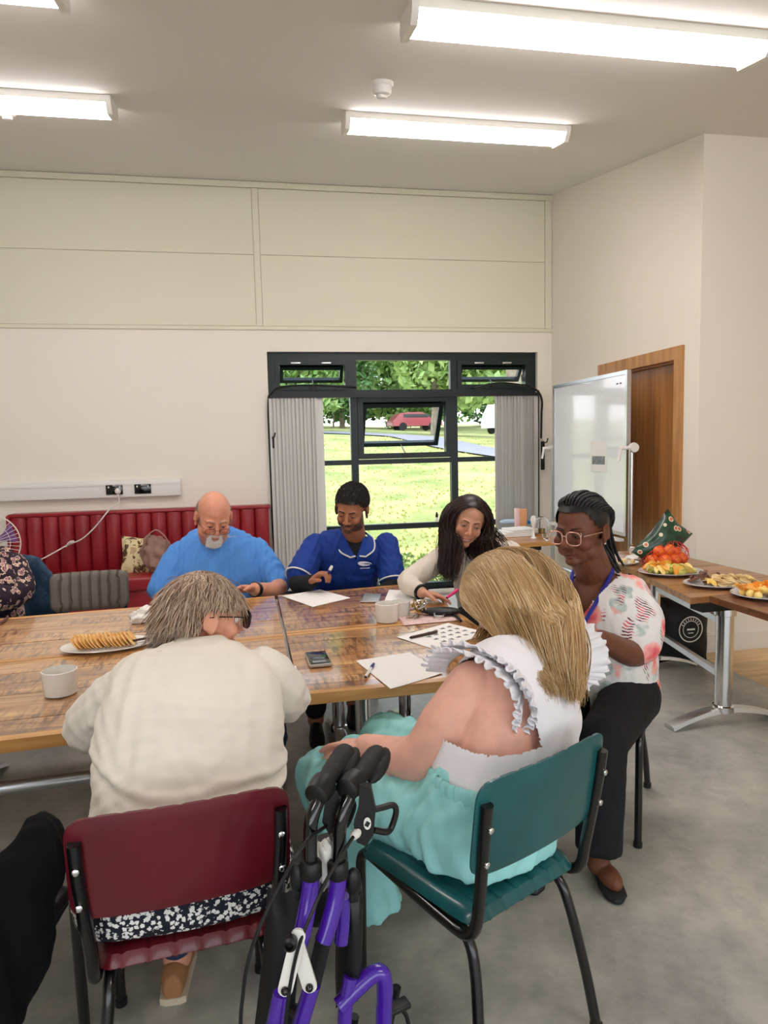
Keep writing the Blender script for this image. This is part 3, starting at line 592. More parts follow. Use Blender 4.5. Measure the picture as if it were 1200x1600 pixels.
# ------------------------------------------------------------------ chairs
def chair(label, vinyl, loc, rz, lab_group=None, channels=True, chd=.004, back_front_channels=True, name='chair'):
    o = thing(name, label, 'chair', loc, lab_group); o.rotation_euler.z = rz
    W = .195; r = .0125; L_ = dict(local=True)
    for s in (-1, 1):
        pts = curve_pts([(s*(W+.012), -.275, .775), (s*(W+.010), -.262, .68), (s*W, -.235, .52), (s*W, -.222, .455), (s*W, -.195, .425), (s*W, -.15, .418), (s*W, .0, .425), (s*W, .15, .435), (s*W, .2, .432), (s*W, .226, .40), (s*W, .23, .3), (s*W, .238, .02)], 5)
        MB().tube(pts, r*1.15, 12).build('side_frame', m_bframe, o, **L_)
        MB().lathe([(.012, 0), (.017, .003), (.017, .022), (.012, .026)], (s*W, .238, 0), 12).build('rubber_foot', m_black, o, **L_)
        pts = curve_pts([(s*(W-.035), .02, .415), (s*(W-.03), -.1, .412), (s*(W-.025), -.165, .395), (s*(W-.02), -.20, .33), (s*(W+.002), -.235, .16), (s*(W+.012), -.262, .02)], 5)
        MB().tube(pts, r*1.1, 12).build('rear_leg', m_bframe, o, **L_)
        MB().lathe([(.012, 0), (.017, .003), (.017, .022), (.012, .026)], (s*(W+.012), -.263, 0), 12).build('rubber_foot', m_black, o, **L_)
        for z_, y_ in ((.72, -.285), (.635, -.272)):
            MB().lathe([(.0075, 0), (.0075, .004), (.004, .006)], (s*(W+.011), y_+.002, z_), 10, R=rotm(PI/2, 0, 0)).build('bolt', m_chrome, o, **L_)
    MB().tube([(-W, .14, .425), (W, .14, .425)], r, 10).tube([(-W, -.1, .412), (W, -.1, .412)], r, 10).build('cross_rail', m_bframe, o, **L_)
    # seat: padded slab with sewn channels running front to back
    nx_, ny_ = 42, 26; V = []
    for top in (1, 0):
        for j in range(ny_+1):
            for i in range(nx_+1):
                u, v = -1+2*i/nx_, -1+2*j/ny_; hw = .205+.012*v; x = u*hw; y = v*.215
                # rounded corners
                cu_ = max(0, abs(u)-.8)/.2; cv_ = max(0, abs(v)-.8)/.2; k_ = min(1, math.hypot(cu_, cv_)); f_ = 1 if k_ < 1e-6 else max(cu_, cv_)/max(1e-6, math.hypot(cu_, cv_))
                if cu_ > 0 and cv_ > 0: x *= 1-(1-f_)*.2; y *= 1-(1-f_)*.2
                edge = max(max(0, abs(u)-.86)/.14, max(0, abs(v)-.88)/.12); edge = min(1, edge); z = .0
                if top:
                    z = .472-.024*edge**2.2-.008*max(0, v)**3
                    if channels: z -= .006*math.exp(-((((u+1)/2*7) % 1-.5)/.5-0)**2*0)*0 + .005*max(0, 1-abs(((u+1)/2*7+.5) % 1-.5)*14)
                else: z = .436+.01*edge**2
                V.append((x, y, z))
    k_ = nx_+1; off = k_*(ny_+1); Fc = []
    for j in range(ny_):
        for i in range(nx_):
            a = j*k_+i; Fc.append((a, a+1, a+k_+1, a+k_)); a += off; Fc.append((a+k_, a+k_+1, a+1, a))
    for i in range(nx_): a = i; Fc.append((a+off, a+off+1, a+1, a)); a = ny_*k_+i; Fc.append((a, a+1, a+off+1, a+off))
    for j in range(ny_): a = j*k_; Fc.append((a, a+k_, a+k_+off, a+off)); a = j*k_+nx_; Fc.append((a+off, a+off+k_, a+k_, a))
    MB().add(V, Fc).build('seat', vinyl, o, **L_)
    # backrest: slightly curved rounded panel
    nx_, nz_ = 40, 16; V = []; H0, H1 = .588, .825; hw = .228
    for side in (1, 0):
        for j in range(nz_+1):
            for i in range(nx_+1):
                u, v = -1+2*i/nx_, -1+2*j/nz_; ex = 8
                au, av = abs(u), abs(v); q_ = (au**ex+av**ex)**(1/ex); g_ = max(au, av)/q_ if q_ > 0 else 1
                x = u*g_*hw; z = (H0+H1)/2+v*g_*(H1-H0)/2; e_ = max(au, av); th = .014*(1-e_**8)**.5
                yc = -.247-.13*(z-.6)-.020*(1-(x/hw)**2) + .008
                y = yc + (th+.008 if side else -.3*th)
                if side and channels: y -= chd*max(0, 1-abs(((u+1)/2*8+.5) % 1-.5)*(12 if chd < .006 else 7))
                V.append((x, y, z))
    k_ = nx_+1; off = k_*(nz_+1); Fc = []
    for j in range(nz_):
        for i in range(nx_):
            a = j*k_+i; Fc.append((a+k_, a+k_+1, a+1, a)); a += off; Fc.append((a, a+1, a+k_+1, a+k_))
    for i in range(nx_): a = i; Fc.append((a, a+1, a+off+1, a+off)); a = nz_*k_+i; Fc.append((a+off, a+off+1, a+1, a))
    for j in range(nz_): a = j*k_; Fc.append((a+off, a+k_+off, a+k_, a)); a = j*k_+nx_; Fc.append((a, a+k_, a+k_+off, a+off))
    MB().add(V, Fc).build('backrest', vinyl, o, fix=True, **L_)
    return o
chair('burgundy vinyl chair on a black frame under the white haired woman in the cream cardigan', m_burg, (-.215, 1.69, 0), math.radians(6.5))
tealc = chair('teal vinyl chair on a black frame under the blonde woman, scuffed at its seat edge', m_teal, (.52, 1.69, 0), math.radians(27))
m_blackv = M('black_vinyl', S(18, 18, 20), .4, coat=.2)
chair('black chair under the woman in the floral blouse', m_blackv, (1.35, 2.585, 0), math.radians(146))
chair('chair with a grey brown channelled back standing empty before the red bench', m_brownv, (-1.03, 4.18, 0), math.radians(183), chd=.013)
chair('dark chair of the man in the light blue shirt, hidden behind the tables', m_blackv, (-.22, 4.42, 0), math.radians(183))
chair('dark chair of the man in the blue tunic, hidden behind him', m_blackv, (.50, 4.45, 0), math.radians(180))
chair('dark chair of the woman in the cream top', m_blackv, (1.36, 3.98, 0), math.radians(140))
blc = chair('black chair at the lower left edge, a black coat over its back', m_blackv, (-.735, 1.60, 0), math.radians(-8))
sc_ = atZ(716, 1404, .44)

# ------------------------------------------------------------------ whiteboard on its stand
wbx = 2.86
o = thing('whiteboard', 'large whiteboard on a mobile grey stand before the wooden door', 'whiteboard', (wbx, 5.6, 0))
y0, y1, z0, z1 = 4.93, 6.28, .80, 2.10
m_wb = M('whiteboard_face', S(240, 242, 248), .16, coat=.6, coat_rough=.05)
MB().bb(wbx-.012, wbx+.012, y0+.03, y1-.03, z0+.03, z1-.03).build('board_face', m_wb, o, smooth=False)
for a in ((y0, y0+.03, z0, z1), (y1-.03, y1, z0, z1), (y0+.03, y1-.03, z0, z0+.03), (y0+.03, y1-.03, z1-.03, z1)):
    MB().bb(wbx-.018, wbx+.018, *a).build('board_frame', m_alu, o, smooth=False)
for yy_ in (y0-.045, y1+.045):
    MB().tube([(wbx, yy_, .07), (wbx, yy_, 1.50)], .02, 10).build('stand_post', m_alu, o)
    MB().tube([(wbx-.24, yy_, .07), (wbx+.17, yy_, .07)], .02, 8).build('stand_foot', m_alu, o)
    k = MB().lathe([(.035, -.02), (.04, 0), (.035, .02)], (wbx, yy_-.03 if yy_ < 5.5 else yy_+.03, 1.50), 16, R=rotm(PI/2, 0, 0)); k.rbox((wbx-.05, yy_, 1.50), (.11, .02, .03), .008); k.tube([(wbx-.09, yy_, 1.5), (wbx-.11, yy_-.0, 1.4)], .012, 8); k.build('clamp_knob', m_white, o)
MB().tube([(wbx, y0-.045, .35), (wbx, y1+.045, .35)], .018, 8).build('stand_crossbar', m_alu, o)
MB().bb(wbx-.07, wbx-.018, y0+.02, y1-.02, z0-.04, z0-.02).build('pen_tray', m_white, o, smooth=False)
nt_ = thing('notice', 'small printed sheet with a grey picture stuck on the whiteboard', 'notice', (wbx-.014, 5.42, 1.4))
MB().bb(wbx-.0150, wbx-.0130, 5.24, 5.52, 1.30, 1.56).build('sheet', m_paper, nt_, smooth=False)
m_grey = M('print_grey', S(128, 130, 134), .6, var=.3, vscale=30)
MB().bb(wbx-.0160, wbx-.0151, 5.27, 5.49, 1.36, 1.43).build('printed_picture', m_grey, nt_, smooth=False)
mk = MB()
for yk in (5.02, 5.07): mk.bb(wbx-.0128, wbx-.0121, yk, yk+.03, 2.0, 2.012)
mk.build('marker_writing', M('marker_ink', S(90, 90, 110), .5), o, smooth=False)

# ------------------------------------------------------------------ black bag under the food table
o = thing('shopping_bag', 'black bag with a round white printed emblem under the light food table', 'bag', (2.87, 4.2, 0))
m_bag = M('black_bag_cloth', S(20, 20, 22), .6, bump=.2, bscale=12)
V, Fc = pillow((2.86, 4.22, .24), .40, .48, .24, rotm(0, 0, -.05)); V[:, 2] = np.maximum(V[:, 2], .002); MB().add(V, Fc).build('bag_body', m_bag, o)
e = MB()
for r0, r1 in ((.082, .09), (.055, .06)):
    a = np.linspace(0, 2*PI, 41); V = [(2.85+rr_*math.cos(t_), 4.094, .27+rr_*math.sin(t_)) for t_ in a for rr_ in (r0, r1)]; e.add(V, [(2*i, 2*i+1, 2*i+3, 2*i+2) for i in range(40)])
for i in range(9): a_ = .5+i*.27; e.box((2.85+.07*math.cos(a_), 4.093, .27+.07*math.sin(a_)), (.006, .001, .014), R=rotm(0, -(a_-PI/2), 0))
e.box((2.85, 4.093, .27), (.06, .001, .012)).box((2.85, 4.093, .245), (.04, .001, .006))
e.build('emblem', m_white, o, smooth=False)

# ------------------------------------------------------------------ things on the main tables
def sheet(name, quad, label, cat='paper', z=ZT, mat=None, lift=.0):
    P = [atZ(x, y, z+.002) for x, y in quad]; c_ = np.mean(P, 0); o = thing(name, label, cat, (c_[0], c_[1], z))
    n = 8; V = []
    for j in range(n+1):
        for i in range(n+1):
            u, v = i/n, j/n; p_ = (P[0]*(1-u)+P[1]*u)*(1-v)+(P[3]*(1-u)+P[2]*u)*v; V.append((p_[0], p_[1], z+.0016+lift*(u-.5)**2*(v)))
    k = n+1; V2 = [(x, y, z_-.001) for x, y, z_ in V]; nn = len(V)
    Fc = [(j*k+i, j*k+i+1, (j+1)*k+i+1, (j+1)*k+i) for j in range(n) for i in range(n)] + [(nn+j*k+i, nn+(j+1)*k+i, nn+(j+1)*k+i+1, nn+j*k+i+1) for j in range(n) for i in range(n)]
    MB().add(V+V2, Fc).build('sheet', mat or m_paper, o, fix=True); return o, P
sheet('paper', [(556, 1032), (640, 1019), (692, 1052), (610, 1077)], 'blank white sheet with a blue pen on it near the table corner', lift=.01)
sheet('paper', [(440, 931), (500, 921), (548, 934), (489, 948)], 'blank white sheet in front of the man in the blue tunic')
sheet('paper', [(608, 921), (668, 925), (676, 942), (598, 945)], 'white sheet under the hand of the woman in the cream top')
sheet('paper', [(438, 1042), (463, 1040), (464, 1095), (440, 1090)], 'white sheet by the right arm of the woman in the cream cardigan')
sheet('paper', [(622, 963), (700, 958), (725, 968), (632, 977)], 'pinkish printed leaflet under the bunch of keys', mat=M('pink_leaflet', S(226, 196, 190), .6, var=.15, vscale=40))
gs, P = sheet('bingo_sheet', [(620, 995), (700, 973), (765, 989), (680, 1015)], 'white sheet printed with a grid of small pictures, a dark pen on it')
gm = MB(); gP = P
for j in range(4):
    for i in range(5):
        u, v = .24+.68*(i+.5)/5, .12+.76*(j+.5)/4; p_ = (gP[0]*(1-u)+gP[1]*u)*(1-v)+(gP[3]*(1-u)+gP[2]*u)*v; a = random.uniform(-.4, .4)
        gm.box((p_[0], p_[1], ZT+.0026), (.022, .010, .0006), a); gm.box((p_[0]+.004, p_[1]+.009, ZT+.0026), (.008, .010, .0006), a)
gm.build('printed_picture', m_grey, gs, smooth=False)
def pen(p0, p1, r, mats, label, name='pen'):
    p0, p1 = np.array(p0), np.array(p1); o = thing(name, label, 'pen', (p0+p1)/2)
    MB().tube([p0, p0*.35+p1*.65], r, 10).build('barrel', mats[0], o); MB().tube([p0*.35+p1*.65, p0*.12+p1*.88, p1], [r*1.12, r*1.12, r*.8], 10).build('pen_cap', mats[1], o)
    MB().tube([p0+(p0-p1)*.06, p0], [r*.15, r], 10).build('tip', m_black, o)
    return o
m_blue = M('blue_plastic', S(40, 40, 130), .3); m_brown = M('dark_brown_plastic', S(66, 46, 38), .35); m_pinkp = M('pink_plastic', S(235, 50, 130), .3)
pen(atZ(571, 1058, ZT+.007), atZ(584, 1037, ZT+.007), .0055, (m_white, m_blue), 'white and blue pen on the blank sheet near the table corner')
pen(atZ(642, 996, ZT+.008), atZ(683, 987, ZT+.008), .006, (m_brown, m_brown), 'dark brown pen on the grid sheet')
# phone
pc = (atZ(478, 1022, ZT)+atZ(513, 1020, ZT)+atZ(517, 1046, ZT)+atZ(481, 1047, ZT))/4
o = thing('phone', 'black phone in a pale case on the near right table', 'phone', pc); 
MB().rbox(pc+[0, 0, .008], (.086, .165, .014), .012, math.radians(3)).build('phone_case', M('phone_case', S(186, 178, 168), .3), o)
MB().rbox(pc+[0, 0, .0155], (.078, .155, .002), .0009, math.radians(3)).build('screen', m_blackgloss, o)
MB().rbox(pc+[-.0, -.055, .0170], (.05, .02, .0006), .0002, math.radians(3)).build('screen_widget', M('screen_grey', S(150, 160, 165), .3), o)
pc = (atZ(560, 942, ZT)+atZ(598, 930, ZT))/2
o = thing('phone', 'silver tablet lying flat in front of the man in the blue tunic', 'tablet', pc); MB().rbox(pc+[0, 0, .006], (.10, .19, .01), .01, -.25).build('tablet_case', m_alu, o); MB().rbox(pc+[0, 0, .0115], (.088, .17, .0015), .0006, -.25).build('screen', M('tablet_screen', S(150, 152, 150), .2), o)
def cup(px, py, label, r=.042, h=.075, z=ZT, name='cup'):
    c_ = atZ(px, py, z); o = thing(name, label, 'cup', c_)
    MB().lathe([(r*.80, .0), (r*.9, .004), (r*.97, h*.5), (r, h), (r*.93, h+.001), (r*.9, h*.5), (r*.8, .012), (.001, .010)], c_, 32).build('cup_body', m_ceramic, o); return o, c_
cup(95, 1084, 'white ramekin cup on the left table before the biscuit plate', .058, .085)
cup(605, 971, 'white mug in the middle of the tables, left of the keys', .056, .088)
o, c_ = cup(627, 961, 'second white mug standing right behind the first, left of the keys', .045, .07)
# keys
kc = atZ(655, 962, ZT); o = thing('key_bunch', 'bunch of keys and rings beside the white mugs', 'keys', kc)
m_brass = M('brass', S(170, 140, 80), .3, 1); kk = MB()
for k in range(9):
    a = k*.7; R = rotm(random.uniform(-1.2, 1.2), random.uniform(-1, 1), a); rr_ = .022+.004*(k % 3); c2 = kc+np.array([.018*math.cos(a*2), .02*math.sin(a*2), .03+.004*k])
    kk = MB(); t_ = np.linspace(0, 2*PI, 17); kk.tube(np.stack([rr_*np.cos(t_), rr_*np.sin(t_), 0*t_], 1) @ R.T + c2, .0035, 6, caps=False); kk.build('ring', m_brass if k % 2 else m_chrome, o)
for k in range(4):
    a = -2.6+k*.25; d = np.array([math.cos(a), math.sin(a), 0]); kk = MB(); kk.box(kc+d*.06+[0, 0, .004+.003*k], (.055, .008, .003), a); kk.lathe([(.012, 0), (.012, .003)], kc+d*.035+[0, 0, .003+.003*k], 14); kk.build('key', m_brass if k % 2 else m_alu, o)
# black pouch / glasses case
gc = atZ(690, 955, ZT+.02); o = thing('pouch', 'black soft pouch with a cord lying behind the keys', 'pouch', gc)
V, Fc = blob(gc, (.095, .045, .02), 5, .15, R=rotm(0, 0, -.25)); V[:, 2] = np.maximum(V[:, 2], ZT+.001); MB().add(V, Fc).build('pouch_body', m_black, o)
MB().tube(curve_pts([atZ(700, 955, ZT+.02), atZ(712, 962, ZT+.01), atZ(720, 970, ZT+.012)], 5), .007, 8).build('cord', m_black, o)
MB().tube(curve_pts([gc+[-.04, -.02, 0], gc+[-.05, -.06, -.005], gc+[-.02, -.075, -.005], gc+[0, -.05, -.005]], 5), .005, 6).build('clip', m_alu, o)
# biscuit plate
def oval_plate(c_, rx, ry, rz, label, h=.016, mat=None):
    o = thing('plate', label, 'plate', c_); R = rotm(0, 0, rz)
    pr_ = [(.62, 0), (.66, .002), (.92, h*.8), (1, h), (.99, h+.003), (.90, h*.95), (.66, .006), (.001, .005)]
    MB().lathe([(r_, z_) for r_, z_ in pr_], (0, 0, 0), 40); mb = MB(); a = np.linspace(0, 2*PI, 40, endpoint=False)
    rings = [[np.array(c_)+R @ np.array([r_*rx*math.cos(t_), r_*ry*math.sin(t_), z_]) for t_ in a] for r_, z_ in pr_]
    mb.loft(rings).build('plate_body', mat or m_ceramic, o); return o
m_bisc = M('biscuit', S(232, 176, 96), .8, bump=.4, bscale=90, col2=S(244, 200, 130), vscale=25)
pcn = atZ(168, 1012, ZT); oval_plate(pcn, .185, .12, .09, 'oval white plate of biscuits on the left table')
for row in range(2):
    for k in range(15):
        c_ = pcn+np.array([-.12+.0155*k, -.028+row*.055+.003*math.sin(k), .034])
        mb = MB(); mb.lathe([(.026, -.003), (.030, -.002), (.030, .002), (.026, .003)], c_, 20, R=rotm(0, .95, .1+random.uniform(-.12, .12)))
        bo = mb.build('biscuit', m_bisc); tag(bo, 'round golden biscuit in the overlapping rows on the oval plate', 'biscuit', 'biscuits on the oval plate')
kp0, kp1 = atZ(192, 1004, ZT+.022), atZ(240, 995, ZT+.024); o = thing('knife', 'knife with a dark wooden handle resting on the biscuit plate', 'knife', kp0); MB().tube([kp0, kp0*.5+kp1*.5, kp1], [.006, .009, .008], 8, flat=.6).build('handle', m_brown, o); MB().tube([kp0-(kp1-kp0)*.5, kp0], [.004, .007], 8, flat=.2).build('blade', m_chrome, o)
nc = atZ(228, 962, ZT+.03); o = thing('napkin', 'crumpled white tissue behind the grey haired head', 'tissue', nc); V, Fc = blob(nc, (.07, .05, .04), 11, .6, fr=4); V[:, 2] = np.maximum(V[:, 2], ZT+.001); MB().add(V, Fc).build('tissue_paper', m_paper, o)
# fork / thin red-brown thing at the left rim
o = thing('pen', 'dark red pen lying at the far left table edge', 'pen', atZ(5, 972, ZT+.01)); MB().tube([atZ(-4, 976, ZT+.008), atZ(4, 971, ZT+.008), atZ(12, 965, ZT+.008)], .007, 8).build('barrel', m_burg, o)

# ------------------------------------------------------------------ food on the right tables
m_fruit = {k: M(k, c, .35, coat=.3, col2=c2, vscale=20, bump=.1, bscale=60) for k, c, c2 in (('orange_flesh', S(246, 150, 40), S(252, 190, 80)), ('yellow_fruit', S(244, 200, 90), S(250, 226, 140)), ('green_fruit', S(196, 206, 84), S(224, 222, 124)),
    ('cracker', S(230, 198, 140), S(242, 220, 170)), ('chocolate', S(96, 58, 44), S(130, 84, 62)), ('satsuma', S(238, 96, 30), S(250, 132, 52)))}
m_plate2 = M('patterned_plate', S(206, 206, 210), .25, coat=.4, var=.08, vscale=30)
def pile(c_, rx, ry, items, lab, cat, z0=.014):
    """many pieces of one food, each its own object"""
    for (kind, nm, n, shape, sz) in items:
        for k in range(n):
            a = random.random()*6.28; q = math.sqrt(random.random()); x = rx*q*math.cos(a); y = ry*q*math.sin(a); h = z0+(1-q)*.035*random.uniform(.4, 1)+sz*.5
            cc = np.array(c_)+[x, y, h]; R = rotm(random.uniform(-.7, .7), random.uniform(-.7, .7), random.random()*6.28); mb = MB()
            if shape == 'ball': mb.ell(cc, (sz, sz*.85, sz*.8), R, 10, 7)
            elif shape == 'wedge': mb.add(*wedge(cc, sz, R))
            elif shape == 'disc': mb.lathe([(sz*.85, -.003), (sz, -.0015), (sz, .0015), (sz*.85, .003)], cc, 14, R=R*1.0)
            elif shape == 'stick': mb.rbox(cc, (sz*2.4, sz*.6, sz*.35), .003, R=R, seg=1)
            bo = mb.build(nm, m_fruit[kind]); tag(bo, lab.format(nm.replace('_', ' ')), cat, '%s on %s' % (nm.replace('_', ' '), lab.split(' on ')[-1]))
def wedge(c_, s_, R):
    V = []; n = 8
    for i in range(n+1):
        t_ = -1+2*i/n; w_ = (1-t_*t_)**.5; V += [(t_*s_, 0, -.25*s_+.3*s_*(t_*t_)), (t_*s_*.98, -w_*s_*.38, .38*s_*w_), (t_*s_*.98, w_*s_*.38, .38*s_*w_)]
    Fc = []
    for i in range(n): a = 3*i; Fc += [(a, a+3, a+4, a+1), (a+1, a+4, a+5, a+2), (a+2, a+5, a+3, a)]
    return np.array(V) @ R.T + np.array(c_), Fc
P1, P2, P3 = atZ(1048, 897, ZR), atZ(1128, 915, ZR), atZ(1204, 932, ZR)
oval_plate(P1, .20, .155, -.1, 'oval plate of yellow and green cut fruit, farthest of the three food plates', .022, m_plate2)
oval_plate(P2, .215, .15, -.15, 'oval plate of crackers and chocolate biscuits, middle one of the food plates', .02, m_plate2)
oval_plate(P3, .20, .17, -.1, 'patterned plate of orange segments at the right edge', .02, m_plate2)
pile(P1, .15, .105, [('green_fruit', 'green_grape', 60, 'ball', .019), ('yellow_fruit', 'melon_slice', 16, 'wedge', .045), ('orange_flesh', 'orange_wedge', 9, 'wedge', .05)], 'cut {0} piled on the farthest food plate', 'fruit')
pile(P2+np.array([.03, -.03, 0]), .14, .075, [('cracker', 'cracker', 34, 'disc', .034), ('yellow_fruit', 'cheese_slice', 8, 'wedge', .035)], 'pale {0} piled on the middle food plate', 'snack')
pile(P2+np.array([-.04, .07, 0]), .11, .045, [('chocolate', 'chocolate_stick', 14, 'stick', .034)], 'dark {0} at the back on the middle food plate', 'snack')
pile(P3, .15, .12, [('yellow_fruit', 'pineapple_chunk', 34, 'ball', .024), ('orange_flesh', 'orange_wedge', 18, 'wedge', .045), ('satsuma', 'peach_slice', 6, 'wedge', .04)], 'cut {0} piled on the plate at right', 'fruit')
# net of satsumas
sc0 = atZ(1040, 884, ZR); net = thing('fruit_net', 'red net of satsumas tied to a peak on the light food table', 'fruit net', sc0)
m_net = M('red_net', S(226, 60, 50), .4, alpha=.45)
for k, (dx, dy, dz) in enumerate([(-.10, 0, .045), (-.03, -.04, .045), (.04, -.03, .045), (.11, 0, .045), (-.06, .06, .045), (.02, .06, .045), (.09, .07, .045), (-.06, 0, .105), (.01, -.01, .11), (.07, .02, .10)]):
    bo = MB().ell(sc0+[dx, dy, dz], (.045, .045, .04), None, 16, 10).build('satsuma', m_fruit['satsuma']); tag(bo, 'bright orange satsuma inside the red net', 'satsuma', 'satsumas in the red net')
rings = []
for t_, rr_ in ((0, .15), (.05, .165), (.1, .15), (.14, .10), (.18, .05), (.22, .025), (.25, .012)):
    rings.append([sc0+np.array([rr_*math.cos(a)+.05*(t_/.25), rr_*.6*math.sin(a)+.02, t_+.003]) for a in np.linspace(0, 2*PI, 16, endpoint=False)])
nb = MB()
for k in range(16): nb.tube([rings[i][(k+i) % 16] for i in range(7)], .0018, 4); nb.tube([rings[i][(k-i) % 16] for i in range(7)], .0018, 4)
nb.build('netting', M('red_netting', S(222, 50, 60), .5), net)
V = []
# patterned crisp bag leaning behind
m_pbag = M('green_patterned_bag', S(30, 66, 42), .35, coat=.3)
N, L, b = add_nodes(m_pbag); t = N.new('ShaderNodeTexCoord'); vz = N.new('ShaderNodeTexVoronoi'); vz.inputs['Scale'].default_value = 13; L.new(t.outputs['Object'], vz.inputs['Vector'])
r = N.new('ShaderNodeValToRGB'); r.color_ramp.interpolation = 'CONSTANT'; e = r.color_ramp.elements; e[0].position = 0; e[0].color = S(214, 110, 80)+(1,); e[1].position = .16; e[1].color = S(236, 220, 190)+(1,); q = e.new(.24); q.color = S(30, 70, 44)+(1,); q = e.new(.6); q.color = S(16, 44, 30)+(1,)
L.new(vz.outputs['Distance'], r.inputs[0]); L.new(r.outputs[0], b.inputs['Base Color'])
bc_ = atY(1035, 848, 4.12); o = thing('snack_bag', 'dark green bag printed with fruit leaning behind the satsumas', 'bag', (bc_[0], bc_[1], ZR))
V, Fc = pillow(bc_, .26, .38, .12, rotm(0, .75, 0)); V[:, 2] = np.maximum(V[:, 2], ZR+.003); MB().add(V, Fc).build('bag_body', m_pbag, o)
m_clear = M('clear_glass', (1, 1, 1), .03, trans=1, ior=1.3)
def glass(px, py, z, label, r_=.035, h=.1, name='glass', lo=.002, yoff=0):
    c_ = atZ(px, py, z); c_[1] += yoff; o = thing(name, label, 'glass', c_); MB().lathe([(r_*.8, lo), (r_, h), (r_*.94, h), (r_*.74, lo+.006), (.001, lo+.006)], c_, 20).build('glass_body', m_clear, o)
glass(1008, 868, ZR, 'upturned clear glass in front of the green patterned bag'); 
jc = atZ(992, 876, ZR); o = thing('napkin', 'small folded white napkin beside the satsuma net', 'napkin', jc); V, Fc = blob(jc+[0, 0, .02], (.06, .05, .02), 21, .5, fr=4); V[:, 2] = np.maximum(V[:, 2], ZR+.001); MB().add(V, Fc).build('napkin_paper', m_paper, o)
jc = atZ(978, 882, ZR); o = oval_plate(jc, .09, .07, 0, 'small cream saucer behind the shoulder of the floral blouse'); 
pile(jc, .05, .04, [('cracker', 'dip_cube', 8, 'ball', .018)], 'pale {0} in the small cream saucer', 'snack', .01)
ec = atZ(988, 866, ZR); o = thing('salt_pot', 'small pale pot by the wooden door frame, on the food table', 'pot', ec); MB().lathe([(.018, 0), (.022, .01), (.02, .05), (.01, .06)], ec, 16).build('pot_body', m_ceramic, o); MB().ell(ec+[0, 0, .066], .012, n=10, m=6).build('lid', m_brass, o)

# things on the small table by the window
zt_ = .72
def on(px, py): return atZ(px, py, zt_)
c_ = on(802, 838); o = thing('paper_pile', 'stack of white papers on the small table by the window', 'papers', c_); 
for k in range(4): MB().rbox(c_+[.03*k, .05+.008*k, .008+.016*k], (.34-.03*k, .22, .014), .003, .06*k).build('paper_stack', m_paper, o)
c_ = on(806, 828)+np.array([0, .1, 0]); o = thing('cloth', 'folded pale blue and deep blue cloth on the papers', 'cloth', c_)
V, Fc = blob(c_+[0, 0, .075], (.14, .06, .025), 31, .4, fr=3); MB().add(V, Fc).build('cloth_fold', M('pale_blue_cloth', S(188, 210, 226), .8, bump=.3, bscale=20), o)
V, Fc = blob(c_+[.10, -.05, .065], (.09, .035, .018), 32, .4, fr=3); MB().add(V, Fc).build('blue_fold', M('blue_cloth', S(40, 110, 176), .8), o)
c_ = on(824, 832)+np.array([.02, .22, 0]); o = thing('box', 'upright orange and pink carton on the small window table', 'box', c_); MB().rbox(c_+[.02, 0, .1], (.075, .06, .2), .004).build('carton', M('orange_card', S(222, 160, 110), .6), o); MB().rbox(c_+[-.035, 0, .105], (.035, .062, .21), .004).build('carton_side', M('pink_card', S(236, 196, 190), .6), o)
c_ = on(838, 842); o = thing('figurine', 'small white figure standing at the edge of the small window table', 'ornament', c_); MB().lathe([(.03, 0), (.012, .02), (.009, .09), (.022, .13), (.028, .16), (.02, .19), (.004, .2)], c_+[0, .06, 0], 16).build('figure_body', m_ceramic, o)
c_ = on(855, 838)+np.array([0, .12, 0]); o = thing('jar', 'clear glass dome on the small window table', 'jar', c_); MB().lathe([(.07, .002), (.07, .09), (.055, .14), (.02, .165), (.018, .16), (.05, .135), (.065, .09), (.065, .006)], c_, 24).build('dome_glass', m_clear, o); MB().lathe([(.075, 0), (.075, .01)], c_, 24).build('base', m_top2, o); MB().lathe([(.03, .012), (.03, .06), (.0, .062)], c_, 12).build('filling', m_brass, o)
c_ = on(862, 846); o = thing('bowl', 'small glass bowl at the right end of the window table', 'bowl', c_); MB().lathe([(.03, 0), (.055, .03), (.06, .06), (.055, .06), (.05, .03), (.001, .006)], c_+[0, .06, 0], 20).build('bowl_body', m_clear, o)
c_ = on(800, 868); bl = thing('backpack', 'black bag hanging under the small window table', 'bag', (2.12, 5.5, .5)); V, Fc = blob((2.12, 5.55, .52), (.11, .07, .13), 41, .2); MB().add(V, Fc).build('bag_body', m_bag, bl); MB().tube(curve_pts([(2.05, 5.5, .6), (2.05, 5.49, .67), (2.12, 5.49, .685), (2.18, 5.49, .67), (2.18, 5.5, .6)], 4), .008, 6).build('strap', m_bag, bl)

# desk fan at the far left on the bench
fc = atY(-14, 848, 6.2); o = thing('desk_fan', 'white guarded fan with translucent purple blades at the left edge behind the bench end', 'fan', (fc[0], fc[1], .0))
fn = MB(); RR = .235
for k in range(40): a = 2*PI*k/40; pts = [fc+np.array([r_*math.cos(a), -.04*math.sin(PI*(.15+.7*r_/RR)) - .01, r_*math.sin(a)]) for r_ in np.linspace(.03, RR, 6)]; fn.tube(pts, .0022, 5)
fn.build('front_grille', m_white, o); fn = MB(); t_ = np.linspace(0, 2*PI, 49)
for rr_ in (RR, RR*.66, RR*.33): fn.tube(np.stack([fc[0]+rr_*np.cos(t_), np.full(49, fc[1]-.015), fc[2]+rr_*np.sin(t_)], 1), .005 if rr_ == RR else .0025, 8, caps=False)
fn.build('guard_ring', m_white, o)
m_pur = M('purple_translucent', S(150, 96, 170), .3, trans=.5)
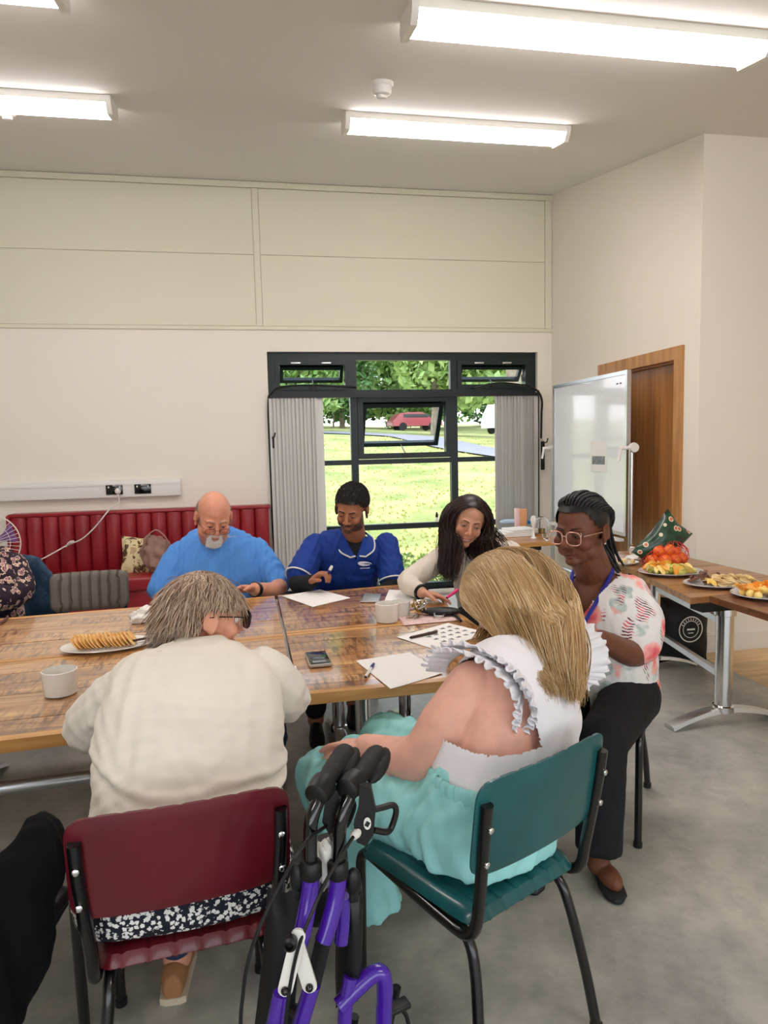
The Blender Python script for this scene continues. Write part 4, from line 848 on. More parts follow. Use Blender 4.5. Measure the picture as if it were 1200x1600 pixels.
for k in range(3):
    a = 2*PI*k/3+.4; V = []
    for r_ in np.linspace(.03, RR*.9, 7):
        for s_ in (-1, 1): q = a+s_*.42*(r_/RR)**.3; V.append(fc+np.array([r_*math.cos(q), .02+s_*.015, r_*math.sin(q)]))
    nb = MB(); V2 = [v+np.array([0, .003, 0]) for v in V]; nb.add(V+V2, [(2*i, 2*i+1, 2*i+3, 2*i+2) for i in range(6)]+[(14+2*i, 14+2*i+2, 14+2*i+3, 14+2*i+1) for i in range(6)]); nb.build('fan_blade', m_pur, o, fix=True)
MB().lathe([(.05, -.04), (.055, .0), (.05, .1), (.03, .14)], fc+[0, 0, 0], 20, R=rotm(-PI/2, 0, 0)).build('motor_hub', m_white, o)
MB().tube([fc+[0, .08, -.02], fc+[0, .08, -.4], (fc[0], fc[1]+.08, .03)], .014, 10).lathe([(.17, 0), (.17, .02), (.03, .04)], (fc[0], fc[1]+.08, 0), 28).build('stand', m_white, o)
# ------------------------------------------------------------------ folded purple rollator in the foreground
m_purple = M('purple_metallic', S(70, 24, 160), .25, coat=.7, coat_rough=.05, var=0)
m_rub = M('black_rubber', S(22, 22, 23), .6, bump=.15, bscale=90)
def A(x, y, Y): return atY(x, y, Y)
ro = thing('rollator', 'folded purple walking frame with black grips between the burgundy and teal chairs', 'walking frame', (.12, 1.25, 0))
for k, (g0, g1, t1, t2, t3, Y) in enumerate((((544, 1170), (504, 1228), (497, 1250), (486, 1285), (486, 1365), 1.25), ((594, 1173), (552, 1222), (546, 1243), (533, 1280), (528, 1365), 1.27))):
    Yg = Y+.14
    gp0, gp1 = A(*g0, Yg), A(*g1, Y+.035)
    tp = curve_pts([gp0*.4+gp1*.6, gp1, A(*t1, Y+.015), A(*t2, Y), A((t2[0]+t3[0])/2-1, (t2[1]+t3[1])/2, Y-.003), A(*t3, Y-.01)], 6)
    MB().tube(tp, .0135, 14).build('handle_tube', m_blackgloss, ro)
    g = MB(); d = gp1-gp0; ts = np.linspace(0, 1, 15)
    g.tube([gp0+d*t_ for t_ in ts], [.012, .021, .0235, .0245, .0235, .024, .022, .0235, .0215, .0225, .0205, .0205, .0195, .019, .018], 16, flat=.9); g.build('grip', m_rub, ro)
    # ergonomic palm rest wing
    w_ = MB(); w_.ell(gp0+d*.38+np.array([.017, .0, -.008]), (.022, .055, .016), rotm(.25, 0, -.5)); w_.build('palm_rest', m_rub, ro)
    c_ = MB(); dn = d/np.linalg.norm(d); c_.tube([gp1-dn*.012, gp1-dn*.008, gp1+dn*.012, gp1+dn*.03, gp1+dn*.034], [.021, .026, .026, .023, .017], 18); c_.build('grip_collar', m_black, ro)
# brake bodies and loop levers
def plate(pts, Y, th, mat, nm, dx=0):
    P = [A(x, y, Y) for x, y in pts]; n_ = np.array([.18, .98, -.09]); a_ = [p_-n_*th/2 for p_ in P]; b_ = [p_+n_*th/2 for p_ in P]
    return MB().loft([a_, b_]).build(nm, mat, ro, fix=True)
plate([(562, 1222), (580, 1228), (587, 1262), (584, 1300), (572, 1318), (558, 1312), (553, 1285), (560, 1262)], 1.285, .024, m_black, 'brake_body')
plate([(512, 1225), (528, 1232), (534, 1262), (528, 1290), (515, 1300), (504, 1280)], 1.30, .024, m_black, 'brake_body')
MB().tube(curve_pts([A(584, 1265, 1.29), A(600, 1261, 1.30), A(614, 1258, 1.31), (A(619, 1268, 1.31)), A(612, 1292, 1.31), A(604, 1300, 1.30), A(584, 1297, 1.29)], 4), .0065, 8).build('brake_lever', m_black, ro)
MB().tube(curve_pts([A(530, 1262, 1.31), A(538, 1248, 1.33), A(548, 1250, 1.34), (A(552, 1262, 1.34)), A(540, 1290, 1.33), A(528, 1290, 1.31)], 4), .0065, 8).build('brake_lever', m_black, ro)
e_ = MB(); ec = A(574, 1287, 1.268)
RR_ = np.array([AX[0], AX[2], AX[1]]).T
e_.lathe([(.012, -.001), (.012, 0)], ec, 20, R=RR_ @ rotm(PI/2, 0, 0), sx=.62); e_.build('round_emblem', m_white, ro)
MB().box(ec-AX[2]*.0022, (.008, .001, .010), R=RR_ @ rotm(0, .5, 0)).build('emblem_mark', m_black, ro, smooth=False)
MB().lathe([(.006, -.012), (.009, -.008), (.009, .004), (.006, .01)], A(556, 1303, 1.27), 12, R=rotm(.6, .6, 0)).build('cable_ferrule', m_white, ro)
MB().tube(curve_pts([A(556, 1303, 1.27), A(545, 1318, 1.255), A(512, 1372, 1.22), A(490, 1420, 1.19), A(468, 1475, 1.17), A(455, 1530, 1.17), A(446, 1600, 1.17), A(440, 1680, 1.2)], 6), .0035, 8).build('brake_cable', m_black, ro)
MB().tube(curve_pts([A(510, 1290, 1.29), A(478, 1316, 1.20), A(440, 1378, 1.18), A(405, 1450, 1.16), A(386, 1510, 1.15), A(379, 1560, 1.15), A(376, 1600, 1.15), A(378, 1680, 1.16)], 6), .0035, 8).build('brake_cable', m_black, ro)
# purple frame tubes
def tb(pts, r=.017, nm='frame_tube', mat=None): MB().tube(curve_pts([A(*p_) for p_ in pts], 5), r, 16).build(nm, mat or m_purple, ro)
tb([(486, 1362, 1.24), (484, 1395, 1.235), (474, 1450, 1.22), (462, 1490, 1.215)])
tb([(528, 1362, 1.26), (526, 1395, 1.255), (512, 1450, 1.24), (505, 1470, 1.235)])
tb([(536, 1400, 1.28), (536, 1440, 1.28), (533, 1472, 1.28)], .014)
for q in ((486, 1358, 1.24), (528, 1358, 1.26)):
    c_ = A(*q); MB().lathe([(.0185, -.016), (.021, -.012), (.021, .012), (.0165, .018)], c_, 18).build('height_collar', m_black, ro)
for q, sx in (((466, 1372, 1.25), -1), ((552, 1378, 1.27), 1)):
    c_ = A(*q); MB().ell(c_, (.016, .012, .030)).rbox(c_+[0, 0, -.03], (.018, .014, .022), .004).ell(c_+[-sx*.02, 0, .01], (.014, .008, .01)).build('height_knob', m_black, ro)
tb([(440, 1552, 1.20), (432, 1590, 1.195), (414, 1680, 1.19), (385, 1800, 1.19)], .0165); tb([(488, 1538, 1.235), (474, 1585, 1.23), (452, 1660, 1.225), (418, 1790, 1.22)], .0165)
tb([(508, 1458, 1.245), (498, 1500, 1.25), (488, 1542, 1.25)], .0155, 'lower_tube', m_black)
tb([(530, 1572, 1.29), (556, 1545, 1.30), (586, 1520, 1.31), (600, 1530, 1.31), (600, 1580, 1.31), (596, 1660, 1.31), (588, 1790, 1.31)], .0175)
tb([(548, 1525, 1.30), (542, 1555, 1.295), (538, 1600, 1.29), (534, 1700, 1.29)], .015)
# white scissor links with bolts
def link(p0, p1, Y, w_=.0135):
    a, b_ = A(*p0, Y), A(*p1, Y); d = (b_-a)/np.linalg.norm(b_-a); nn = AX[2]; s_ = np.cross(d, nn); s_ /= np.linalg.norm(s_); out = []
    for o_ in (-.003, .003):
        ring = []
        for t_ in np.linspace(-PI/2, PI/2, 7): ring.append(b_+nn*o_+w_*(math.cos(t_)*d+math.sin(t_)*s_))
        for t_ in np.linspace(PI/2, 3*PI/2, 7): ring.append(a+nn*o_+w_*(math.cos(t_)*d+math.sin(t_)*s_))
        out.append(ring)
    MB().loft(out).build('folding_link', m_white, ro, fix=True); MB().ell(b_-nn*.006, (.0075, .0075, .0075)).build('link_bolt', m_blackgloss, ro)
link((466, 1462), (446, 1545), 1.175); link((462, 1470), (484, 1540), 1.185)
MB().lathe([(.010, -.012), (.013, -.008), (.013, .006), (.008, .01), (.007, .0)], A(453, 1474, 1.16), 18, R=RR_ @ rotm(PI/2, 0, 0)).build('pivot_knob', m_black, ro)
# folded seat and bag between the frames, lower dark parts, wheels
V, Fc = pillow(A(545, 1470, 1.34), .05, .30, .10, rotm(.05, .04, .2)); MB().add(V, Fc).build('folded_seat', m_black, ro)
V, Fc = pillow(A(438, 1500, 1.36), .085, .34, .10, rotm(.05, .12, .15)); MB().add(V, Fc).build('side_bag', m_bag, ro)
V, Fc = pillow(A(505, 1305, 1.42)+np.array([0, .0, -.1]), .10, .20, .16, rotm(.05, .02, .2)); MB().add(V, Fc).build('bag', m_bag, ro)
V, Fc = blob(A(507, 1346, 1.285), (.018, .02, .045), 77, .5, fr=3); MB().add(V, Fc).build('tissue', m_paper, ro)
MB().tube(curve_pts([A(470, 1500, 1.22), A(478, 1440, 1.25), A(500, 1380, 1.27)], 5), .006, 8).tube(curve_pts([A(478, 1600, 1.23), A(497, 1500, 1.25), A(515, 1440, 1.27)], 5), .006, 8).build('strap', m_black, ro)
for x, y in ((-.06, 1.12), (.02, 1.04), (.16, 1.36), (.265, 1.42)):
    w_ = MB(); R = rotm(0, PI/2, .15); w_.lathe([(.075, -.016), (.095, -.014), (.1, 0), (.095, .014), (.075, .016), (.07, 0)], (x, y, .1), 30, R=R); w_.build('tyre', m_rub, ro)
    w_ = MB(); w_.lathe([(.02, -.02), (.022, 0), (.02, .02)], (x, y, .1), 14, R=R)
    for k in range(5): a = k*2*PI/5; w_.tube([np.array([x, y, .1]), np.array([x, y, .1])+rotm(0, 0, .15) @ np.array([0, .075*math.cos(a), .075*math.sin(a)])], .008, 6)
    w_.build('wheel_hub', m_black, ro)
    MB().tube([(x-.03, y, .1), (x-.03, y, .2), (x, y, .33)], .011, 8).build('fork', m_black, ro)
MB().rbox(A(622, 1572, 1.33), (.05, .03, .012), .004, .3).tube([A(606, 1578, 1.32), A(606, 1610, 1.32)], .011, 10).tube(curve_pts([A(622, 1572, 1.33), A(634, 1585, 1.33), A(640, 1610, 1.33)], 4), .005, 6).build('brake_shoe', m_black, ro)
for x0, y0, Y in ((425, 1480, 1.36), (430, 1560, 1.36)):
    MB().tube([A(x0, y0, Y), A(x0+50, y0+30, 1.30)], .012, 8).build('cross_bar', m_black, ro)
# ------------------------------------------------------------------ people
def remesh(mb, vox, smooth=2, fac=.5):
    me = mb.mesh('tmp'); o = bpy.data.objects.new('tmp', me); scene.collection.objects.link(o)
    r = o.modifiers.new('r', 'REMESH'); r.mode = 'VOXEL'; r.voxel_size = vox; r.adaptivity = 0
    if smooth: s_ = o.modifiers.new('s', 'SMOOTH'); s_.factor = fac; s_.iterations = smooth
    dg = bpy.context.evaluated_depsgraph_get(); ev = o.evaluated_get(dg); m2 = ev.to_mesh()
    n = len(m2.vertices); V = np.empty(n*3); m2.vertices.foreach_get('co', V); V = V.reshape(-1, 3)
    k = len(m2.polygons); Fq = np.array([p_.vertices[:] for p_ in m2.polygons]) if k else []
    Nn = np.empty(n*3); m2.vertices.foreach_get('normal', Nn); Nn = Nn.reshape(-1, 3)
    ev.to_mesh_clear(); bpy.data.objects.remove(o, do_unlink=True); bpy.data.meshes.remove(me)
    return V, Fq, Nn
def mesh_obj(name, V, Fq, mat, parent, col=None, off=None):
    me = bpy.data.meshes.new(name); me.from_pydata(V.tolist(), [], [tuple(f) for f in Fq]); me.update()
    if col is not None:
        a = me.color_attributes.new('col', 'FLOAT_COLOR', 'POINT'); c_ = np.concatenate([col, np.ones((len(col), 1))], 1).astype(np.float32); a.data.foreach_set('color', c_.ravel())
    o = link_mesh(name, me, mat, parent); me.polygons.foreach_set('use_smooth', [True]*len(me.polygons)); return o
def G(d2, s_): return np.exp(-d2/(2*s_*s_))
def fold(V, amp, f, seed, stretch=(1, 1, 1), sharp=1.5):
    """cloth folds: sum of warped ridges"""
    g = np.random.default_rng(seed); q = V*np.array(stretch); d = np.zeros(len(V))
    for k in range(5):
        w_ = g.normal(size=3); w_ /= np.linalg.norm(w_); w2 = g.normal(size=3)*f*.35
        ph = q @ w_*f*(1+.35*k) + 1.6*np.sin(q @ w2 + g.uniform(0, 6)); d += (1-np.abs(np.sin(ph+g.uniform(0, 6)))**sharp)/(1+.4*k)
    return amp*(d/2.5-.5)
class Head:
    def __init__(s, c, yaw, pitch, roll, sc=1.0, jaw=1.0, fat=1.0, smile=0.0, nose=1.0, wide=1.0):
        s.c = np.array(c, float); s.R = rotm(pitch, roll, yaw); s.s = sc; s.jaw = jaw; s.fat = fat; s.smile = smile; s.nose = nose; s.wide = wide
    def w(s, p_): return s.c + (np.asarray(p_, float)*s.s) @ s.R.T
    def l(s, V): return ((V-s.c) @ s.R)/s.s
    def add(s, mb, neck=None, nr=.055):
        E = lambda c_, r_: mb.ell(s.w(c_), np.array(r_)*s.s, s.R, 24, 16)
        E((0, .012, .035), (.075, .094, .083)); E((0, -.028, 0), (.064*s.wide, .060, .072)); E((0, -.022, -.052), (.056*s.jaw, .060, .056)); E((0, -.064, -.093), (.024*s.jaw, .020, .018))
        for x in (-1, 1):
            E((x*.036*s.wide, -.058, -.03), (.024*s.fat, .024, .026)); E((x*.026, -.078, .0175), (.023, .0105, .0075))
            E((x*.046*s.jaw, -.02, -.062), (.020*s.fat, .034, .028))
            # ear with rim
            E((x*.078, .012, -.012), (.007, .017, .029)); t_ = np.linspace(-.9, 4.4, 14)
            mb.tube([s.w((x*.084, .014+.019*math.cos(a), -.008+.030*math.sin(a))) for a in t_], .0042*s.s, 8); E((x*.080, .006, -.038), (.006, .009, .010))
        mb.tube([s.w((0, -.082, .010)), s.w((0, -.096, -.010)), s.w((0, -.105, -.030)), s.w((0, -.105, -.037))], np.array([.007, .0085, .0115*s.nose, .0105*s.nose])*s.s, 12)
        for x in (-1, 1): E((x*.0115*s.nose, -.095, -.037), (.0085*s.nose, .010, .0075))
        E((0, -.0865, -.0625), (.021+.004*s.smile, .0085, .0046)); E((0, -.0845, -.0735), (.018+.004*s.smile, .0085, .0056))
        if neck is not None:
            mb.tube(curve_pts([s.w((0, .02, -.03)), s.w((0, .022, -.08)), np.array(neck)], 4), np.linspace(nr*s.s, nr*s.s*1.12, 9), 20)
    def sculpt(s, V):
        """carves sockets, mouth line and smile folds into the remeshed head"""
        q = s.l(V); f = (q[:, 1] < -.04) & (np.abs(q[:, 0]) < .075) & (q[:, 2] > -.12) & (q[:, 2] < .09); x, z = q[:, 0], q[:, 2]; dy = np.zeros(len(V))
        for sx in (-1, 1):
            dy += .0075*np.exp(-(((x-sx*.030)/.015)**2+((z-.001)/.0085)**2)); dy -= .002*s.smile*np.exp(-(((x-sx*.036)/.016)**2+((z+.026)/.011)**2))
            t_ = (np.abs(x)-.028-.5*(-z-.04)); dy += .0022*(.4+s.smile)*np.exp(-((t_)/.004)**2)*np.exp(-((z+.055)/.02)**2)*(np.sign(x) == sx)
        zl = -.0675+s.smile*(x/.025)**2*.006; dy += .0035*np.exp(-((z-zl)/.0026)**2)*np.exp(-(x/(.023+.006*s.smile))**4)
        dy += .002*np.exp(-(((x)/.008)**2+((z+.052)/.006)**2))
        q[:, 1] += np.where(f, dy, 0); return s.c + (q*s.s) @ s.R.T
    def paint(s, V, col, lips=(.55, .25, .2), blush=.0, brow=None, stubble=None, lipamt=.8, scalp=None):
        q = s.l(V); x, y, z = q.T; front = (y < -.035)
        zl = -.0675+s.smile*(x/.025)**2*.006
        wl = np.exp(-((z-zl)/.0085)**4)*np.exp(-(x/(.025+.005*s.smile))**6)*(y < -.066); col += (np.array(lips)-col)*(wl*lipamt)[:, None]
        ml = np.exp(-((z-zl)/.0022)**2)*np.exp(-(x/(.025+.006*s.smile))**6)*(y < -.06); col *= (1-.65*ml)[:, None]
        b_ = (np.exp(-(((np.abs(x)-.04)/.016)**2+((z+.028)/.017)**2)) + .8*np.exp(-((x/.014)**2+((z+.032)/.014)**2)))*(y < -.03)*blush; col += (np.array((.75, .2, .16))-col)*b_[:, None]
        el = np.exp(-(((np.abs(x)-.030)/.019)**4+((z-.001)/.011)**4))*(y < -.05); col *= (1-.22*el)[:, None]
        if stubble is not None:
            c_, amt = stubble; m_ = (1/(1+np.exp((z+.046-.75*np.clip(y+.075, 0, .08))*300)))*(y < .015)*(z > -.118)
            m_ *= 1-np.exp(-(((np.abs(x)-.030)/.017)**2+((z+.038)/.014)**2))*.85; m_ *= 1-wl; m_ = np.clip(m_+np.exp(-((z+.0555)/.006)**2)*np.exp(-(x/.026)**4)*(y < -.05)*.9, 0, 1)*(1-np.exp(-((z+.04)/.008)**2)*(np.abs(x) < .02)*(y < -.085))
            col += (np.array(c_)-col)*(m_*amt)[:, None]
        if scalp is not None:
            c_, fn = scalp; m_ = fn(q); col += (np.array(c_)-col)*m_[:, None]
        return col
    def eyes(s, parent, skin, iris=(.03, .015, .01), openness=.5, look=(0, -.3), lash=(.01, .008, .006), brow=(.02, .015, .01), browlift=0.0, brow_w=.0026):
        m_eyew = MATS['eye_white']; 
        for sx in (-1, 1):
            c_ = np.array([sx*.0305, -.0755, .0]); r_ = .0128
            eb = MB().ell(s.w(c_), r_*s.s, s.R, 16, 12).build('eyeball', m_eyew, parent)
            d = np.array([look[0]*.5, -1, look[1]*.5]); d /= np.linalg.norm(d)
            MB().ell(s.w(c_+d*r_*.80), np.array([.0058, .0045, .0058])*s.s, s.R, 14, 8).build('iris', MATS['iris'], eb)
            # lids: patches of a slightly larger sphere
            lid = MB(); R2 = .0140
            for lo, hi in ((openness*26-8, 80), (-75, -12-openness*6)):
                V = []; nu, nv = 12, 6
                for j in range(nv+1):
                    el = math.radians(lo+(hi-lo)*j/nv)
                    for i in range(nu+1):
                        az = math.radians(-82+164*i/nu); V.append(s.w(c_+R2*np.array([math.sin(az)*math.cos(el), -math.cos(az)*math.cos(el), math.sin(el)])))
                lid.add(V, [(j*(nu+1)+i, j*(nu+1)+i+1, (j+1)*(nu+1)+i+1, (j+1)*(nu+1)+i) for j in range(nv) for i in range(nu)])
            lo_ = lid.build('eyelid', skin, parent)
            el = math.radians(openness*26-8)
            MB().tube([s.w(c_+(R2+.0004)*np.array([math.sin(a)*math.cos(el), -math.cos(a)*math.cos(el), math.sin(el)-.15*abs(math.sin(a))])) for a in np.radians(np.linspace(-62, 62, 9))], np.array([.0006]+[.0011]*7+[.0006])*s.s, 6).build('lashes', MATS['lash'], parent)
            bw = MB(); P = [(sx*.0115, -.0895, .0165+browlift), (sx*.020, -.0905, .0205+browlift), (sx*.032, -.0875, .0230+browlift), (sx*.046, -.0755, .0185+browlift)]
            bw.tube([s.w(p_) for p_ in curve_pts(P, 4)], np.array([.6]+[1]*10+[.7, .3])[:13]*brow_w*s.s, 8, flat=.8); bw.build('eyebrow', brow if not isinstance(brow, tuple) else MATS['brow_dark'], parent)
MATS = dict(eye_white=M('eye_white', S(226, 220, 214), .2, coat=.3), iris=M('iris_dark', S(40, 24, 18), .15, coat=.6), lash=M('lash', S(22, 16, 14), .6), brow_dark=M('brow_dark', S(30, 22, 18), .8), brow_grey=M('brow_grey', S(150, 132, 116), .8))
def limb(mb, pts, rad, n=16, k=5):
    P = curve_pts(pts, k); t_ = np.linspace(0, len(pts)-1, len(P)); r_ = np.interp(t_, range(len(pts)), rad)
    mb.tube(P, r_, n); mb.ell(P[0], r_[0]); mb.ell(P[-1], r_[-1])
def rings_from(path, w_, d_, lat, n=28, ex=2.5):
    """elliptical sections along a spine; lat = lateral unit vector"""
    P = np.array(path, float); T = np.gradient(P, axis=0); T /= np.linalg.norm(T, axis=1)[:, None]; out = []; a = np.linspace(0, 2*PI, n, endpoint=False)
    ca, sa = np.cos(a), np.sin(a); sx = np.sign(ca)*np.abs(ca)**(2/ex); sy = np.sign(sa)*np.abs(sa)**(2/ex)
    for p_, t_, ww, dd in zip(P, T, w_, d_):
        l_ = np.array(lat, float); l_ -= t_*(l_ @ t_); l_ /= np.linalg.norm(l_); f_ = np.cross(t_, l_)
        out.append(p_+ww*sx[:, None]*l_+dd*sy[:, None]*f_)
    return out
def dense(path, w_, d_, k=5):
    P = curve_pts(path, k); t_ = np.linspace(0, len(path)-1, len(P)); return P, np.interp(t_, range(len(path)), w_), np.interp(t_, range(len(path)), d_)
def hand(mb, wrist, fdir, pnorm, s=1.0, curl=.5, spread=.12, thumb=1, curls=None, tcurl=.4, wr=.022):
    """palm with five jointed fingers; fdir = finger direction, pnorm = outward normal of the palm side; thumb=+1/-1 = side"""
    f = np.array(fdir, float); f /= np.linalg.norm(f); p_ = np.array(pnorm, float); p_ -= f*(p_ @ f); p_ /= np.linalg.norm(p_); l_ = np.cross(f, p_)*thumb; w0 = np.array(wrist, float)
    R = np.array([l_, f, p_]).T
    mb.tube([w0-f*.02*s, w0+f*.015*s], [wr*s, wr*1.0*s], 14)
    mb.ell(w0+f*.048*s, np.array([.041, .050, .0165])*s, R, 18, 12); mb.ell(w0+f*.072*s, np.array([.042, .022, .014])*s, R, 16, 10); mb.ell(w0+f*.035*s+l_*.024*s+p_*.006*s, np.array([.018, .030, .015])*s, R, 14, 10)
    for i, (off, ln, rr) in enumerate(((.030, .071, .0088), (.0105, .079, .0092), (-.0095, .073, .0088), (-.029, .058, .0078))):
        c_ = curls[i] if curls is not None else curl; a = 0; q = w0+(f*.082+l_*off)*s; ds = f*math.cos(spread*off/.03)+l_*math.sin(spread*off/.03); pts = [q-f*.012*s, q]
        for fr, cc in ((.46, .75), (.30, 1.0), (.24, .7)):
            a += c_*cc; q = q+(ds*math.cos(a)+p_*math.sin(a))*ln*fr*s; pts.append(q)
        mb.tube(pts, np.array([1, 1.03, .98, .92, .78])*rr*s, 10); mb.ell(pts[-1], rr*.8*s)
        for pp_ in pts[1:-1]: mb.ell(pp_, rr*1.04*s, n=10, m=8)
    q = w0+(f*.022+l_*.030)*s; d1 = f*.62+l_*.70+p_*.25; d1 /= np.linalg.norm(d1); q1 = q+d1*.036*s; d2 = d1*math.cos(tcurl)+(f*.6-l_*.3+p_*.4)*math.sin(tcurl); d2 /= np.linalg.norm(d2); q2 = q1+d2*.030*s; d3 = d2*.8+(p_*.3-l_*.25+f*.3); d3 /= np.linalg.norm(d3); q3 = q2+d3*.022*s
    mb.tube([q, q1, q2, q3], np.array([.0125, .0112, .0102, .0085])*s, 10)
    for pp_, rr in ((q1, .0112), (q2, .0104), (q3, .0085)): mb.ell(pp_, rr*s, n=10, m=8)
def skin_mat(name, rough=.5): return M(name, (.6, .4, .3), rough, attr='col', sss=.12, bump=.06, bscale=260, var=.06, vscale=22, spec=.4)
def person_body(name, mb, vox, head, skin, parent, **pt):
    V, Fq, _ = remesh(mb, vox, 3, .5)
    if head is not None: V = head.sculpt(V)
    base = np.tile(np.array(skin, float), (len(V), 1)); g = fold(V, .04, 9, 3); base *= (1+g)[:, None]
    if head is not None: base = head.paint(V, base, **pt)
    return mesh_obj('body', V, Fq, skin_mat(name+'_skin'), parent, np.clip(base, 0, 1)), V
def garment(nm, mb, vox, mat, parent, folds=(.008, 22, 1, (1, 1, 1)), cut=None, smooth=14, col=None, extra=None):
    V, Fq, Nn = remesh(mb, vox, smooth, .5)
    if extra is not None: V = V + Nn*extra(V)[:, None]
    V = V + Nn*fold(V, folds[0]*.62, folds[1]*4.2, *folds[2:])[:, None]
    if cut is not None:
        k = cut(V); Fq = Fq[~k[Fq].all(1)]
        used = np.unique(Fq); mp = -np.ones(len(V), int); mp[used] = np.arange(len(used)); V = V[used]; Fq = mp[Fq]
    return mesh_obj(nm, V, Fq, mat, parent, None if col is None else col(V)), V
def strands(roots, tgt, colliders, n_steps=14, step=.02, drag=.0, d0=None, noise=.1, seed=0, mix=.45):
    """vectorised hair: walks every strand towards its target, sliding over the colliders"""
    g = np.random.default_rng(seed); p_ = roots.copy(); d = d0.copy() if d0 is not None else np.zeros_like(p_); P = [p_.copy()]; st_ = np.broadcast_to(np.asarray(step, float), (len(p_),))
    nz = g.normal(size=p_.shape)*noise
    for k in range(n_steps):
        t_ = tgt(p_, k) if callable(tgt) else tgt-p_; dist = np.linalg.norm(t_, axis=1)[:, None]+1e-9; t_ = t_/dist
        d = d*(1-mix)+t_*mix+nz*(.5 if k % 3 else 1)*.3; d /= np.linalg.norm(d, axis=1)[:, None]+1e-9
        p_ = p_+d*np.minimum(st_[:, None], 1e9)
        for (c_, R, r_) in colliders:
            q = ((p_-c_) @ R)/r_; m_ = np.linalg.norm(q, axis=1); ins = m_ < 1; q[ins] /= m_[ins][:, None]; p_[ins] = (c_+(q*r_) @ R.T)[ins]
        nd = p_-P[-1]; d = nd/(np.linalg.norm(nd, axis=1)[:, None]+1e-9); P.append(p_.copy())
    return np.stack(P, 1)      # N, K, 3
def hair_mesh(nm, P, rad, mat, parent, cols, taper=.25, sides=4, base=None, flat=.55):
    """strands to one mesh; base = optional list of (V, F, colour)"""
    N_, K = P.shape[:2]; T = np.gradient(P, axis=1); T /= np.linalg.norm(T, axis=2)[..., None]+1e-9
    up = np.array([.31, .52, .79]); X = np.cross(T, up); X /= np.linalg.norm(X, axis=2)[..., None]+1e-9; Y_ = np.cross(T, X)
    a = np.arange(sides)*2*PI/sides; rr = np.broadcast_to(np.asarray(rad, float), (N_,))[:, None]*np.interp(np.linspace(0, 1, K), [0, .1, .7, 1], [.8, 1, 1, taper])[None, :]
    V = P[:, :, None, :]+rr[:, :, None, None]*(np.cos(a)[None, None, :, None]*X[:, :, None, :]+flat*np.sin(a)[None, None, :, None]*Y_[:, :, None, :])
    V = V.reshape(-1, 3); idx = np.arange(N_*K*sides).reshape(N_, K, sides); A_ = idx[:, :-1, :]; B_ = idx[:, 1:, :]
    Fq = np.stack([A_, np.roll(A_, -1, 2), np.roll(B_, -1, 2), B_], -1).reshape(-1, 4); C_ = np.repeat(cols, K*sides, 0)
    if base is not None:
        for bv, bf, bc in base:
            o_ = len(V); V = np.concatenate([V, bv]); q = np.array([list(f) if len(f) == 4 else list(f)+[f[-1]] for f in bf]); 
            Fq = list(map(tuple, Fq))+[tuple(int(i)+o_ for i in f) for f in bf] if not isinstance(Fq, list) else Fq+[tuple(int(i)+o_ for i in f) for f in bf]
            C_ = np.concatenate([C_, np.tile(np.array(bc, float), (len(bv), 1))])
    o = mesh_obj(nm, V, Fq, mat, parent, C_); o['kind'] = 'stuff'; return o
def scalp_roots(h, n, mask, seed=1, off=.004, rad=(.075, .094, .083), cen=(0, .012, .035)):
    g = np.random.default_rng(seed); D_ = g.normal(size=(n*6, 3)); D_ /= np.linalg.norm(D_, axis=1)[:, None]; q = D_*(np.array(rad)+off)+np.array(cen); k = mask(q); return q[k][:n]
def shell(h, mask, off=.006, rad=(.075, .094, .083), cen=(0, .012, .035), n=40, m=28, extra=None):
    mb = MB().ell((0, 0, 0), 1, None, n, m); q = mb.v[0]*(np.array(rad)+off)+np.array(cen)
    if extra is not None: q = extra(q)
    k = mask(q); Fc = [f for f in mb.f if all(k[i] for i in f)]; return h.w(q), Fc
def hcol(n, c1, c2, seed=0, c3=None, p3=.15, bright=.18):
    g = np.random.default_rng(seed); t_ = g.random(n)[:, None]; c_ = np.array(c1)*(1-t_)+np.array(c2)*t_
    if c3 is not None: k = g.random(n) < p3; c_[k] = np.array(c3)
    return c_*(1+g.uniform(-bright, bright, n))[:, None]
def hair_mat(nm, rough=.38): return M(nm, (.3, .2, .1), rough, attr='col', spec=.5)
def headcol(h, off=.004): return (h.w((0, .012, .035)), h.R, (np.array([.075, .094, .083])+off)*h.s)
def facecol(h, off=.006): return (h.w((0, -.02, -.03)), h.R, (np.array([.062, .062, .085])+off)*h.s)
def P3(px, py, Y): return np.array(atY(px, py, Y))
